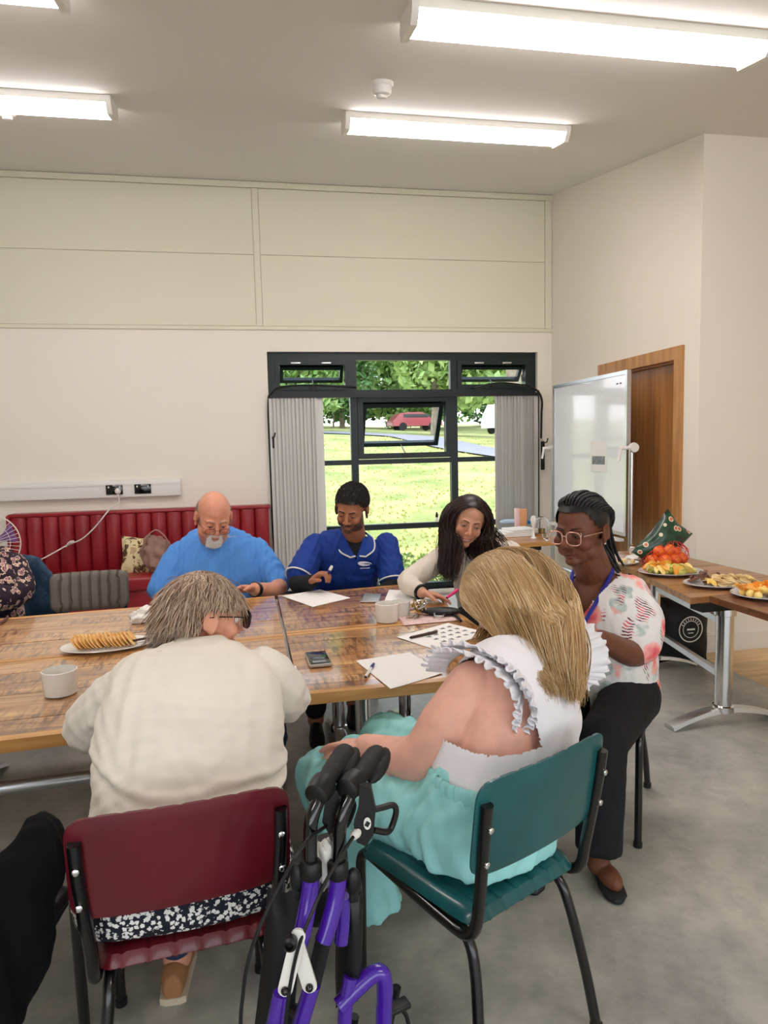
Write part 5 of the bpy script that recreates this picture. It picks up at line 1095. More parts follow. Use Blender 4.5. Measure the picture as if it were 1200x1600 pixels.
def spectacles(h, parent, mat, rw=.024, rh=.019, y=-.108, zc=-.006, thick=.0013, lens=None, templ=True, sq=2.6):
    g = MB(); t_ = np.linspace(0, 2*PI, 29)
    for sx in (-1, 1):
        pts = [h.w((sx*.033+rw*np.sign(math.cos(a))*abs(math.cos(a))**(2/sq), y+.05*abs(sx*.033+rw*math.cos(a))**1.5*2, zc+rh*np.sign(math.sin(a))*abs(math.sin(a))**(2/sq))) for a in t_]
        g.tube(pts, thick*h.s, 8, caps=False)
        if templ: g.tube(curve_pts([h.w((sx*(.033+rw), y+.02, zc+.006)), h.w((sx*.070, -.07, zc+.008)), h.w((sx*.081, -.01, zc+.006)), h.w((sx*.083, .018, zc+.002))], 4), thick*.9*h.s, 6)
    g.tube(curve_pts([h.w((-.010, y+.001, zc+.004)), h.w((0, y-.003, zc+.008)), h.w((.010, y+.001, zc+.004))], 4), thick*h.s, 6)
    o = g.build('glasses', mat, parent)
    if lens is not None:
        for sx in (-1, 1):
            pts = [h.w((sx*.033+rw*.98*np.sign(math.cos(a))*abs(math.cos(a))**(2/sq), y+.002+.05*abs(sx*.033+rw*math.cos(a))**1.5*2, zc+rh*.98*np.sign(math.sin(a))*abs(math.sin(a))**(2/sq))) for a in t_[:-1]]
            n = len(pts); c_ = sum(pts)/n; mb = MB().add(pts+[c_], [(i, (i+1) % n, n) for i in range(n)]); mb.build('lens', lens, o)
    return o

# ---------- man in the light blue T-shirt
def lateral(yaw): return np.array([math.cos(yaw), math.sin(yaw), 0])
SK_M = S(214, 150, 122)
o = thing('person', 'bald man with a white goatee and glasses in a light blue T-shirt', 'person', (-.25, 4.40, 0))
h = Head(P3(334, 808, 4.10), .22, .42, .06, 1.24, 1.08, 1.15, 0, 1.15, 1.06)
neck = np.array([-.27, 4.30, 1.0]); lat = lateral(.03); tor = [(-.25, 4.46, .50), (-.255, 4.40, .66), (-.26, 4.34, .80), (-.265, 4.34, .94), (-.27, 4.35, 1.02), (-.27, 4.34, 1.06)]
b = MB(); h.add(b, neck, .062); Pp, ww, dd = dense(tor, [.24, .27, .26, .23, .15, .08], [.2, .24, .21, .15, .09, .07]); b.loft(rings_from(Pp, ww, dd, lat))
aL = [P3(284, 868, 4.33), P3(258, 915, 4.22), P3(262, 950, 4.10), P3(300, 955, 3.95)]; aR = [P3(398, 862, 4.33), P3(428, 905, 4.25), P3(432, 922, 4.12), P3(398, 921, 3.93)]
limb(b, aL, [.08, .068, .058, .040]); limb(b, aR, [.08, .068, .056, .040])
hand(b, aR[-1], [-.85, -.35, .18], [-.1, -.5, -.8], 1.18, .75, .1, thumb=1); hand(b, aL[-1], [.8, -.5, .1], [0, -.1, -1], 1.15, .5, .1, thumb=1)
for sx, foot in ((-1, (-.42, 3.85, .1)), (1, (.03, 3.26, .1))):
    hip = np.array([-.25+sx*.13, 4.44, .5]); kn = np.array([-.25+sx*.17, 3.98, .50]) if sx < 0 else np.array([-.06, 3.9, .50]); limb(b, [hip, kn, np.array(foot)], [.11, .08, .05], 14)
MATS['skin_man'] = M('man_lid_skin', tuple(c*.9 for c in SK_M), .5)
_, V = person_body('man', b, .0052, h, SK_M, o, lips=(.42, .16, .13), blush=.45, lipamt=.5, scalp=((.80, .77, .73), lambda q: .9*(q[:, 1] < -.03)*np.clip(np.exp(-((q[:, 0]/.034)**4+((q[:, 2]+.098)/.021)**4))+np.exp(-(((np.abs(q[:, 0])-.026)/.006)**2+((q[:, 2]+.072)/.02)**2))+np.exp(-((q[:, 2]+.0545)/.005)**2)*(np.abs(q[:, 0]) < .027), 0, 1)))
h.eyes(o, MATS['skin_man'], openness=.15, look=(0, -.8), brow=MATS['brow_grey'], brow_w=.003)
spectacles(h, o, M('dark_wire', S(60, 44, 40), .3, .6), .023, .014, -.112, -.016, .0012, lens=MATS.setdefault('lens', M('spectacle_lens', (1, 1, 1), .02, trans=1, ior=1.02)))
# beard and side hair
g = np.random.default_rng(5)
q = np.stack([g.uniform(-.040, .040, 2600), np.zeros(2600), g.uniform(-.118, -.045, 2600)], 1)
keep = ((np.abs(q[:, 0]) < .036-.25*np.maximum(0, -q[:, 2]-.098)) & (q[:, 2] < -.078)) | ((np.abs(q[:, 0]) > .021) & (np.abs(q[:, 0]) < .032) & (q[:, 2] < -.052)) | ((q[:, 2] > -.060) & (q[:, 2] < -.050) & (np.abs(q[:, 0]) < .03)); q = q[keep]
q[:, 1] = -.080+q[:, 0]**2*16+np.maximum(0, -q[:, 2]-.098)*.9; d0 = np.tile([0, -.5, -1.], (len(q), 1)) @ h.R.T
Ps = strands(h.w(q), lambda p_, k: np.tile(np.array([0, -.25, -1.]) @ h.R.T, (len(p_), 1)), [], 4, .0048*g.uniform(.7, 1.3, len(q)), d0=d0, noise=.5)
hair_mesh('beard', Ps, .0018, hair_mat('white_beard', .6), o, hcol(len(Ps), (.85, .83, .8), (1., 1., 1.), 2, None, 0, .03), .4, 3)
mk_ = lambda q: (q[:, 1] > .005) & (q[:, 2] < .055) & (q[:, 2] > -.035)
r_ = scalp_roots(h, 1300, mk_, 3, .001); Ps = strands(h.w(r_), lambda p_, k: np.tile(np.array([0, .5, -1.]) @ h.R.T, (len(p_), 1)), [headcol(h, .003)], 4, .006, d0=(r_-np.array([0, .012, .035])) @ h.R.T*3, noise=.5)
hair_mesh('hair', Ps, .0011, hair_mat('grey_side_hair', .6), o, hcol(len(Ps), (.35, .31, .27), (.62, .58, .54), 4), .4, 3)
m_tee = M('light_blue_tshirt', S(84, 146, 220), .85, bump=.05, bscale=300, var=.05, vscale=8)
b = MB(); Pp, ww, dd = dense(tor, [.275, .305, .29, .265, .20, .095], [.235, .275, .235, .175, .115, .088]); b.loft(rings_from(Pp, ww, dd, lat))
for a_ in (aL, aR): e_ = a_[0]*.15+a_[1]*.85+(a_[1]-a_[0])*.25; limb(b, [a_[0]+[0, 0, .0], (a_[0]+e_)/2, e_], [.092, .098, .092])
garment('tshirt', b, .009, m_tee, o, (.020, 12, 4, (1, 1, .55)), cut=None)
MB().tube([h.c*0+neck+[.082*math.cos(a)*1.05, .075*math.sin(a)-.015, .025+.03*math.sin(a)] for a in np.linspace(0, 2*PI, 25)], .007, 8, caps=False).build('neckband', m_tee, o)
jeans = M('blue_denim', S(44, 62, 92), .8, bump=.1, bscale=200)
b = MB()
for sx, foot in ((-1, (-.42, 3.85, .1)), (1, (.03, 3.26, .1))):
    hip = np.array([-.25+sx*.12, 4.46, .5]); kn = np.array([-.42, 3.98, .52]) if sx < 0 else np.array([-.06, 3.9, .52]); limb(b, [hip, kn, np.array(foot)+[0, 0, .05]], [.13, .1, .07], 14)
garment('trousers', b, .014, jeans, o, (.006, 20, 2, (1, 1, 1)))
def shoe(parent, heel, toe, mat, w_=.045, hgt=.07, nm='shoe', sole=None, vox=.006, ankle=None):
    heel, toe = np.array(heel, float), np.array(toe, float); d = toe-heel; b = MB(); L_ = np.linalg.norm(d); f = d/L_; l_ = np.cross([0, 0, 1], f)
    P = [heel-f*.01, heel+f*.03, heel+d*.35, heel+d*.65, heel+d*.88, toe]; hw = [.024, .034, .036, .044, .040, .014]; hh = [hgt*.55, hgt*.62, hgt*.6, hgt*.42, hgt*.3, hgt*.16]; rings = []
    for p_, a_, b_ in zip(P, hw, hh):
        rings.append([np.array([p_[0], p_[1], 0])+l_*a_*(w_/.045)*math.cos(t_)+np.array([0, 0, max(.002, b_*(1+math.sin(t_)))]) for t_ in np.linspace(0, 2*PI, 18, endpoint=False)])
    b.loft(rings); 
    V, Fq, _ = remesh(b, vox, 3); V[:, 2] = np.maximum(V[:, 2], .003); so = mesh_obj(nm, V, Fq, mat, parent); 
    if sole is not None: sb = MB(); ring = [[p_*1.0+np.array([0, 0, 0]) for p_ in r_] for r_ in rings]; 
    return so
m_shoe = M('black_shoe', S(16, 16, 18), .5)
shoe(o, (.02, 3.30, 0), (.045, 3.06, 0), m_shoe); shoe(o, (-.42, 3.88, 0), (-.42, 3.64, 0), m_shoe)
wtc = MB(); a0, a1 = aR[-2], aR[-1]; dr = (a1-a0)/np.linalg.norm(a1-a0); wtc.tube([a1-dr*.02, a1-dr*.0, a1+dr*.005], [.045, .046, .045], 20, flat=1); wtc.build('wristwatch', M('grey_steel', S(90, 90, 92), .3, .9), o)

# ---------- man in the blue nurse tunic
SK_N = S(168, 112, 82)
o = thing('person', 'dark haired bearded man in a royal blue tunic with white piping, holding a pen', 'person', (.53, 4.35, 0))
h = Head(P3(549, 795, 4.05), -.42, .36, .13, 1.17, 1.0, 1.0, .7, 1.1)
neck = np.array([.585, 4.24, .985]); lat = lateral(-.05); tor = [(.53, 4.40, .50), (.535, 4.36, .66), (.54, 4.30, .80), (.55, 4.26, .92), (.565, 4.25, .985), (.575, 4.25, 1.02)]
aL = [P3(492, 852, 4.22), P3(474, 885, 4.12), P3(466, 912, 4.02), P3(484, 910, 3.90)]; aR = [P3(604, 850, 4.22), P3(616, 890, 4.14), P3(608, 920, 4.02), P3(575, 935, 3.99)]
b = MB(); h.add(b, neck, .056); Pp, ww, dd = dense(tor, [.17, .17, .18, .18, .10, .06], [.13, .13, .13, .12, .08, .06]); b.loft(rings_from(Pp, ww, dd, lat))
limb(b, aL, [.06, .05, .042, .030]); limb(b, aR, [.06, .05, .042, .030]); hand(b, aL[-1], [.62, -.35, .55], [.5, -.3, -.6], 1.12, .95, .05, thumb=-1, tcurl=.7); hand(b, aR[-1], [-.7, -.1, -.3], [0, 0, -1], 1.1, .4)
lg = {}
for sx, kn, ft in ((-1, (.33, 3.92, .5), (.262, 3.62, .08)), (1, (.60, 3.92, .5), (.50, 3.82, .08))):
    hip = np.array([.53+sx*.1, 4.36, .48]); lg[sx] = [hip, np.array(kn), np.array(ft)]; limb(b, lg[sx], [.085, .06, .045], 14)
MATS['skin_nurse'] = M('nurse_lid_skin', tuple(c*.8 for c in SK_N), .5)
person_body('nurse', b, .0048, h, SK_N, o, lips=(.30, .11, .09), blush=.12, stubble=((.035, .022, .017), .82), lipamt=.6)
h.eyes(o, MATS['skin_nurse'], openness=.0, look=(-.4, -.7), brow_w=.0034)
m_nh = hair_mat('short_black_hair', .5)
hl = lambda q: q[:, 2] > np.interp(q[:, 1], [-.1, -.065, -.05, -.02, .03, .055, .075, .1], [.062, .056, .038, .022, .014, .004, -.035, -.05])
bump_ = lambda q: q*(1+.05*np.clip(q[:, 2:3]-.04, 0, 1)/.08)
r_ = scalp_roots(h, 3800, hl, 8, .006); Ps = strands(h.w(r_), lambda p_, k: np.tile(np.array([.1, .2, .25]) @ h.R.T, (len(p_), 1)), [headcol(h, .007)], 3, .0065, d0=(r_-np.array([0, .03, .0])) @ h.R.T*6+np.array([0, -.1, 0]), noise=.35)
hair_mesh('hair', Ps, .0016, m_nh, o, hcol(len(Ps), (.008, .007, .006), (.03, .024, .02), 5), .5, 3, base=[shell(h, hl, .010) + ((.012, .01, .009),)])
m_tun = M('royal_blue_tunic', S(16, 56, 140), .8, bump=.05, bscale=280, var=.08, vscale=7)
m_under = M('black_undershirt', S(20, 22, 26), .85)
b = MB(); Pp, ww, dd = dense(tor, [.20, .205, .215, .225, .175, .085], [.165, .165, .17, .155, .105, .075]); b.loft(rings_from(Pp, ww, dd, lat))
for a_ in (aL, aR): e_ = a_[1]*.55+a_[2]*.45; limb(b, [a_[0], (a_[0]+e_)/2, e_], [.074, .082, .086])
def vcut(V): 
    q = V-neck; return (q[:, 1] < .02) & (np.abs(q[:, 0]+.01) < .062*np.clip((q[:, 2]+.13)/.14, 0, 2)) & (q[:, 2] > -.13)
garment('tunic', b, .008, m_tun, o, (.018, 12, 14, (1, 1, .5)), cut=vcut)
b = MB(); Pp, ww, dd = dense(tor[2:], [.19, .19, .115, .062], [.145, .135, .088, .066]); b.loft(rings_from(Pp, ww, dd, lat))
for a_ in (aL, aR): limb(b, [a_[1], a_[2], a_[3]], [.066, .058, .046])
garment('undershirt', b, .009, m_under, o, (.004, 18, 5, (1, 1, 1)))
# collar with white piping, piping on sleeve hems, badge
for sx in (-1, 1):
    cb = MB(); base_ = [neck+np.array([sx*.012, -.118, -.10]), neck+np.array([sx*.058, -.098, -.035]), neck+np.array([sx*.078, -.035, .022]), neck+np.array([sx*.055, .045, .04])]
    outr = [neck+np.array([sx*.048, -.152, -.105]), neck+np.array([sx*.105, -.118, -.07]), neck+np.array([sx*.115, -.045, -.012]), neck+np.array([sx*.085, .06, .01])]
    ip, op = curve_pts(base_, 5), curve_pts(outr, 5); rings = [[i_+[0, 0, .006], i_+[0, .004, 0], q_+[0, .004, -.001], q_+[0, -.002, .008]] for i_, q_ in zip(ip, op)]
    cb.loft(rings); cb.build('collar', m_tun, o, fix=True); MB().tube(np.concatenate([[ip[0]+[0, -.004, .002]], op+[0, -.003, .006]]), .0052, 8).build('collar_piping', m_white, o)
for a_ in (aL, aR):
    e_ = a_[1]*.55+a_[2]*.45; d = e_-a_[0]; d /= np.linalg.norm(d); u = np.cross(d, [0, 1, 0]); u /= np.linalg.norm(u); v = np.cross(d, u); c_ = e_-d*.02+d*.045
    MB().tube([c_+.0915*(math.cos(t_)*u+math.sin(t_)*v) for t_ in np.linspace(0, 2*PI, 33)], .005, 6, caps=False).build('sleeve_piping', m_white, o)
bc_ = P3(570, 881, 4.085); bd = MB()
for k in range(4): bd.tube([bc_+np.array([.042*math.cos(t_)*(1-.06*k), -.004, .013*math.sin(t_)*(1-.25*k)+.006*math.cos(t_)*-1]) for t_ in np.linspace(.2+.5*k, 4.6+.4*k, 14)], .0022, 6)
bd.box(bc_+np.array([0, -.003, -.026]), (.06, .002, .003)); bd.build('chest_emblem', M('emblem_white', S(220, 222, 236), .5), o)
m_blk = M('black_trousers', S(14, 15, 20), .85)
b = MB()
for sx in (-1, 1): limb(b, [lg[sx][0], lg[sx][1], lg[sx][2]+[0, 0, .06]], [.11, .085, .062], 14)
garment('trousers', b, .014, m_blk, o, (.006, 20, 2, (1, 1, 1)))
shoe(o, (.265, 3.66, 0), (.25, 3.40, 0), m_shoe); shoe(o, (.50, 3.86, 0), (.47, 3.60, 0), m_shoe)
pn0, pn1 = P3(508, 904, 3.84), P3(519, 884, 3.84); pen(pn0, pn1, .008, (m_blue, m_white), 'white capped pen held by the man in the blue tunic')

# ---------- woman in the cream jumper with long dark hair
SK_G = S(206, 152, 124)
o = thing('person', 'smiling young woman with long dark hair in a cream ribbed jumper', 'person', (1.32, 3.92, 0))
h = Head(P3(731, 814, 3.62), -.16, .20, .24, 1.17, .95, 1.0, 1.0, 1.0)
neck = np.array([1.24, 3.74, .985]); lat = lateral(-.55); tor = [(1.36, 3.92, .48), (1.33, 3.88, .62), (1.30, 3.84, .76), (1.27, 3.80, .89), (1.25, 3.77, .955), (1.245, 3.76, .99)]
aL = [P3(690, 872, 3.68), P3(662, 892, 3.66), P3(637, 910, 3.62), P3(660, 926, 3.48)]; aR = [np.array([1.42, 3.72, .93]), np.array([1.50, 3.60, .80]), np.array([1.44, 3.44, .78]), np.array([1.26, 3.36, .78])]
b = MB(); h.add(b, neck, .050); Pp, ww, dd = dense(tor, [.17, .15, .15, .155, .09, .055], [.12, .11, .12, .11, .07, .055]); b.loft(rings_from(Pp, ww, dd, lat))
limb(b, aL, [.055, .05, .043, .028]); limb(b, aR, [.055, .05, .043, .028]); hand(b, aL[-1], [.80, -.42, -.16], [.0, -.35, -.9], 1.12, .5, .1, thumb=-1, curls=[.25, .6, .8, .9], tcurl=.5); hand(b, aR[-1], [-.8, -.2, -.1], [0, 0, -1], 1.05, .4)
kn = [np.array([1.08, 3.62, .5]), np.array([1.20, 3.48, .5])]
hp = [np.array([1.30, 3.98, .48]), np.array([1.45, 3.84, .48])]; ft = [np.array([1.02, 3.5, .08]), np.array([.86, 3.36, .08])]
for i in (0, 1): limb(b, [hp[i], kn[i], ft[i]], [.09, .062, .042], 14)
person_body('girl', b, .0048, h, SK_G, o, lips=(.50, .16, .15), blush=.3, lipamt=.8)
MATS['skin_girl'] = M('girl_lid_skin', tuple(c*.8 for c in SK_G), .5)
h.eyes(o, MATS['skin_girl'], openness=.3, look=(-.1, .0), brow_w=.0026)
th = MB(); th.ell(h.w((0, -.0845, -.0665)), np.array([.0175, .0065, .0042])*h.s, h.R @ rotm(0, 0, 0), 16, 8); th.build('teeth', M('teeth', S(244, 240, 232), .25), o)
m_dh = hair_mat('dark_brown_hair', .34)
hm = lambda q: (q[:, 2] > .070+1.0*np.minimum(0, -(q[:, 1]+.055))*.9) & ~((q[:, 1] < -.045) & (q[:, 2] < .084)) & (q[:, 2] > -.01)
r_ = scalp_roots(h, 2600, hm, 9, .006); side = np.where(r_[:, 0] < 0, -1, 1.); g = np.random.default_rng(2); N_ = len(r_)
tl = P3(695, 925, 3.50); tr = P3(800, 880, 3.75)
T_ = np.where(side[:, None] < 0, tl, tr)+g.normal(size=(N_, 3))*np.array([.028, .03, .02])+np.where(side[:, None] > 0, (r_[:, 1:2]*-1.2)*np.array([[.3, -.4, 0]]), 0)
wp = np.where(side[:, None] < 0, h.w((-.080, -.01, -.07)), h.w((.084, .01, -.06)))+g.normal(size=(N_, 3))*np.array([.014, .03, .01])
def tg(p_, k): t_ = np.where((k < 8), wp, T_) if False else (wp if k < 7 else T_); return t_-p_
d0 = np.stack([side*1.0, .1+0*side, .05+0*side], 1) @ h.R.T
L_ = np.where(side < 0, .032, .034)
Ps = strands(h.w(r_), tg, [headcol(h, .008), facecol(h, .004), (np.array([1.26, 3.80, .85]), np.eye(3), np.array([.20, .15, .15]))], 15, L_*g.uniform(.8, 1.05, N_), d0=d0, noise=.10, mix=.42)
hair_mesh('hair', Ps, .0029, m_dh, o, hcol(N_, (.010, .007, .006), (.045, .022, .018), 6, (.07, .03, .028), .1), .3, 3, base=[shell(h, hm, .009) + ((.014, .010, .009),)])
m_cream = M('cream_rib_knit', S(224, 212, 196), .9, bump=.35, bscale=60, bstretch=(1, 1, 9))
b = MB(); Pp, ww, dd = dense(tor, [.185, .175, .18, .182, .125, .066], [.14, .14, .155, .14, .10, .066]); b.loft(rings_from(Pp, ww, dd, lat)); limb(b, [a_ for a_ in aL[:3]]+[aL[2]*.2+aL[3]*.8], [.066, .066, .060, .043]); limb(b, aR, [.066, .064, .058, .043])
garment('jumper', b, .008, m_cream, o, (.007, 14, 24, (1, 1, .8)), cut=lambda V: (V[:, 2] > .955) & (np.abs(V[:, 0]-1.235) < .06) & (V[:, 1] < 3.76))
d = aL[3]-aL[2]; d /= np.linalg.norm(d); u = np.cross(d, [0, 0, 1]); u /= np.linalg.norm(u); v = np.cross(d, u); MB().tube([aL[3]-d*.012+.036*(math.cos(t_)*u+math.sin(t_)*v) for t_ in np.linspace(0, 2*PI, 25)], .009, 8, caps=False).build('black_cuff', m_black, o)
b = MB()
for i in (0, 1): limb(b, [hp[i], kn[i], ft[i]+[0, 0, .04]], [.115, .085, .06], 14)
garment('trousers', b, .014, m_blk, o, (.006, 20, 2, (1, 1, 1)))
shoe(o, (1.04, 3.54, 0), (.98, 3.32, 0), m_shoe); shoe(o, (.88, 3.40, 0), (.80, 3.18, 0), m_shoe)
pen(P3(698, 934, 3.36), P3(716, 921, 3.38), .0075, (m_pinkp, m_pinkp), 'pink pen held by the woman in the cream jumper')
# ---------- woman with braids in the floral blouse
SK_B = S(112, 68, 48)
o = thing('person', 'woman with black braids and pale pink glasses in a white floral blouse', 'person', (1.38, 2.56, 0))
h = Head(P3(908, 828, 2.47), -.98, .10, .0, 1.16, 1.06, 1.25, -.15, 1.3, 1.05)
neck = np.array([1.345, 2.56, 1.01]); lat = lateral(math.radians(131)); tor = [(1.41, 2.58, .50), (1.40, 2.57, .62), (1.385, 2.56, .76), (1.37, 2.56, .88), (1.36, 2.57, .96), (1.355, 2.575, 1.01)]
aN = [np.array([1.455, 2.49, .94]), np.array([1.465, 2.42, .84]), P3(992, 1020, 2.37), P3(940, 1000, 2.18)]; aN += []
aF = [np.array([1.20, 2.72, .95]), np.array([1.14, 2.66, .82]), np.array([1.07, 2.52, .79]), np.array([1.02, 2.34, .78])]
b = MB(); h.add(b, neck, .058); Pp, ww, dd = dense(tor, [.14, .15, .16, .17, .145, .07], [.11, .12, .13, .13, .10, .07]); b.loft(rings_from(Pp, ww, dd, lat))
limb(b, aN, [.070, .064, .055, .036]); limb(b, aF, [.075, .066, .055, .036]); hand(b, aN[-1], [-.9, -.1, -.1], [0, 0, -1], 1.05, .5); hand(b, aF[-1], [-.5, -.8, 0], [0, 0, -1], 1.05, .4)
hp = [np.array([1.46, 2.47, .52]), np.array([1.30, 2.62, .52])]; kn = [np.array([1.175, 2.17, .50]), np.array([.99, 2.36, .50])]; ft = [np.array([1.13, 2.12, .07]), np.array([.93, 2.25, .07])]
for i in (0, 1): limb(b, [hp[i], kn[i], ft[i]], [.06, .05, .040], 14)
b.ell((1.145, 2.07, .05), (.036, .07, .035))
person_body('braids', b, .0046, h, SK_B, o, lips=(.16, .045, .045), blush=.04, lipamt=.7)
MATS['skin_b'] = M('braids_lid_skin', tuple(c*.75 for c in SK_B), .5)
h.eyes(o, MATS['skin_b'], openness=.25, look=(-.2, -.6), brow_w=.0022)
m_goldp = M('pale_gold_wire', S(226, 176, 156), .25, .5)
spectacles(h, o, m_goldp, .026, .022, -.108, -.006, .0017, lens=MATS['lens'], sq=2.8)
m_br = hair_mat('black_braids', .42)
bm_ = lambda q: (q[:, 2] > .066-1.5*np.clip(q[:, 1]+.062, 0, .10)) & ~((q[:, 1] < -.060) & (q[:, 2] < .066)) & (q[:, 2] > -.05) & ~((np.abs(q[:, 0]) > .06) & (q[:, 1] < .02) & (q[:, 2] < .012))
# cornrows: hairline points walking back over the skull to the nape, then hanging behind
rows = []; nr_ = 26
for i in range(nr_):
    a = -1+2*(i+.5)/nr_; th_ = a*1.75
    rows.append((math.sin(th_)*.066, -.064+.115*abs(a)**2.1, .088*math.cos(th_*.62)-.002))
rt = np.array(rows); nape = h.w((0, .098, -.055)); hang = P3(968, 905, 2.60)
def tgb(p_, k): return (nape if k < 11 else hang + np.zeros_like(p_)) - p_ + 0*p_
g = np.random.default_rng(4)
d0 = (np.array([0, 1., .5]) @ h.R.T)*np.ones((nr_, 1))
endp = hang+g.normal(size=(nr_, 3))*np.array([.012, .012, .02])
Ps = strands(h.w(rt), lambda p_, k: (nape+(endp-hang)*.8 if k < 10 else endp)-p_, [headcol(h, .010)], 19, .0215*h.s, d0=d0, noise=.0, mix=.35)
# three-strand texture: wobble each braid with twisted radius
K = Ps.shape[1]; fine = []
for s_ in Ps: fine.append(curve_pts(list(s_), 4))
fine = np.array(fine); Kf = fine.shape[1]; ph = np.arange(Kf)*1.25; tw = []
for q_ in range(3):
    T = np.gradient(fine, axis=1); T /= np.linalg.norm(T, axis=2)[..., None]+1e-9; X = np.cross(T, [.3, .5, .8]); X /= np.linalg.norm(X, axis=2)[..., None]; Y_ = np.cross(T, X); p2 = ph+q_*2*PI/3
    tw.append(fine+.0034*(np.cos(p2)[None, :, None]*X+np.sin(p2)[None, :, None]*Y_))
tw = np.concatenate(tw); hair_mesh('hair', tw, .0040, m_br, o, hcol(len(tw), (.006, .006, .007), (.018, .016, .018), 4), .6, 5, base=[shell(h, bm_, .008) + ((.008, .007, .008),)], flat=1)
MB().ell(h.w((.083, .004, -.040)), .0045).build('earring', MATS['eye_white'], o)
# floral cloth: pink flowers, dark palm strokes, grey-green leaves on white
m_flo = M('floral_blouse_cloth', S(232, 228, 224), .85, bump=.1, bscale=40)
N, L, b_ = add_nodes(m_flo); t = N.new('ShaderNodeTexCoord')
def mixin(prev, fac, c_):
    mx = N.new('ShaderNodeMix'); mx.data_type = 'RGBA'; L.new(fac, mx.inputs[0])
    if isinstance(prev, tuple): mx.inputs[6].default_value = prev+(1,)
    else: L.new(prev, mx.inputs[6])
    if isinstance(c_, tuple): mx.inputs[7].default_value = c_+(1,)
    else: L.new(c_, mx.inputs[7])
    return mx.outputs[2]
def voro(scale, off, rnd=1.0, dist=.0, msc=(1, 1, 1)):
    mp = N.new('ShaderNodeMapping'); mp.inputs['Location'].default_value = off; mp.inputs['Scale'].default_value = msc; L.new(t.outputs['Object'], mp.inputs[0])
    if dist:
        nn = N.new('ShaderNodeTexNoise'); nn.inputs['Scale'].default_value = scale*2.5; L.new(mp.outputs[0], nn.inputs[0]); ad = N.new('ShaderNodeVectorMath'); ad.operation = 'MULTIPLY_ADD'; ad.inputs[1].default_value = (dist,)*3; L.new(nn.outputs['Color'], ad.inputs[0]); L.new(mp.outputs[0], ad.inputs[2]); src = ad.outputs[0]
    else: src = mp.outputs[0]
    v = N.new('ShaderNodeTexVoronoi'); v.inputs['Scale'].default_value = scale; v.inputs['Randomness'].default_value = rnd; L.new(src, v.inputs['Vector']); return v
def math_(op, a, b=None, c=None):
    m_ = N.new('ShaderNodeMath'); m_.operation = op
    for i, x in enumerate((a, b, c)):
        if x is None: continue
        if isinstance(x, (int, float)): m_.inputs[i].default_value = x
        else: L.new(x, m_.inputs[i])
    return m_.outputs[0]
def ramp(x, stops, const=False):
    r = N.new('ShaderNodeValToRGB'); e = r.color_ramp.elements
    if const: r.color_ramp.interpolation = 'CONSTANT'
    e[0].position, e[0].color = stops[0][0], tuple(stops[0][1])+(1,); e[1].position, e[1].color = stops[1][0], tuple(stops[1][1])+(1,)
    for p_, c_ in stops[2:]: q = e.new(p_); q.color = tuple(c_)+(1,)
    L.new(x, r.inputs[0]); return r.outputs[0]
WH, BK_ = (1, 1, 1), (0, 0, 0)
v1 = voro(10.5, (.1, .2, .3), 1, .05); leaf = ramp(v1.outputs['Distance'], [(.0, WH), (.30, WH), (.36, BK_)])
nz = N.new('ShaderNodeTexNoise'); nz.inputs['Scale'].default_value = 30; L.new(t.outputs['Object'], nz.inputs[0])
col_ = mixin(S(232, 228, 224), math_('MULTIPLY', leaf, .75), ramp(nz.outputs[0], [(.4, S(150, 172, 166)), (.6, S(206, 216, 212))]))
v2 = voro(9, (1.3, .7, .1), 1, .05, (1, 1, .5)); pal = ramp(v2.outputs['Distance'], [(.0, WH), (.30, WH), (.36, BK_)])
wv = N.new('ShaderNodeTexWave'); wv.inputs['Scale'].default_value = 36; wv.inputs['Distortion'].default_value = 2.2; wv.inputs['Detail Scale'].default_value = 2; wv.bands_direction = 'DIAGONAL'; L.new(t.outputs['Object'], wv.inputs[0])
col_ = mixin(col_, math_('MULTIPLY', pal, ramp(wv.outputs[0], [(.55, BK_), (.66, WH)])), ramp(nz.outputs[0], [(.44, S(90, 30, 50)), (.56, S(222, 96, 110))]))
v3 = voro(8.0, (.45, 1.1, .62), 1, .06); flw = ramp(v3.outputs['Distance'], [(.0, WH), (.33, WH), (.40, BK_)])
col_ = mixin(col_, flw, ramp(v3.outputs['Distance'], [(.03, S(170, 30, 60)), (.10, S(226, 70, 90)), (.2, S(244, 130, 130)), (.3, S(250, 176, 166))]))
L.new(col_, b_.inputs['Base Color'])
b = MB(); Pp, ww, dd = dense(tor, [.205, .20, .20, .20, .165, .085], [.18, .18, .185, .165, .12, .085]); b.loft(rings_from(Pp, ww, dd, lat))
for a_ in (aN, aF): e_ = a_[1]*.35+a_[2]*.65; limb(b, [a_[0], a_[1], e_], [.078, .090, .092])
fwd = np.array([-.755, -.656, 0])
def vneck(V):
    q = V-neck-fwd*.0; l_ = q @ lat; f_ = q @ fwd; z_ = q[:, 2]; return (f_ > -.02) & (z_ > -.15) & (np.abs(l_+.0) < .115*np.clip((z_+.15)/.17, 0, 1.6)) | (z_ > .012)
garment('blouse', b, .008, m_flo, o, (.010, 12, 34, (1, 1, .6)), cut=vneck)
pN = [neck+fwd*.02+lat*-.075+[0, 0, .03], neck+fwd*.11+lat*-.06+[0, 0, -.06], neck+fwd*.185+lat*-.02+[0, 0, -.17], neck+fwd*.195+lat*.0+[0, 0, -.20]]
pF = [neck+fwd*.02+lat*.075+[0, 0, .03], neck+fwd*.11+lat*.06+[0, 0, -.06], neck+fwd*.185+lat*.02+[0, 0, -.17], neck+fwd*.195+lat*.0+[0, 0, -.20]]
m_lan = M('blue_lanyard', S(36, 40, 140), .6)
lb = MB()
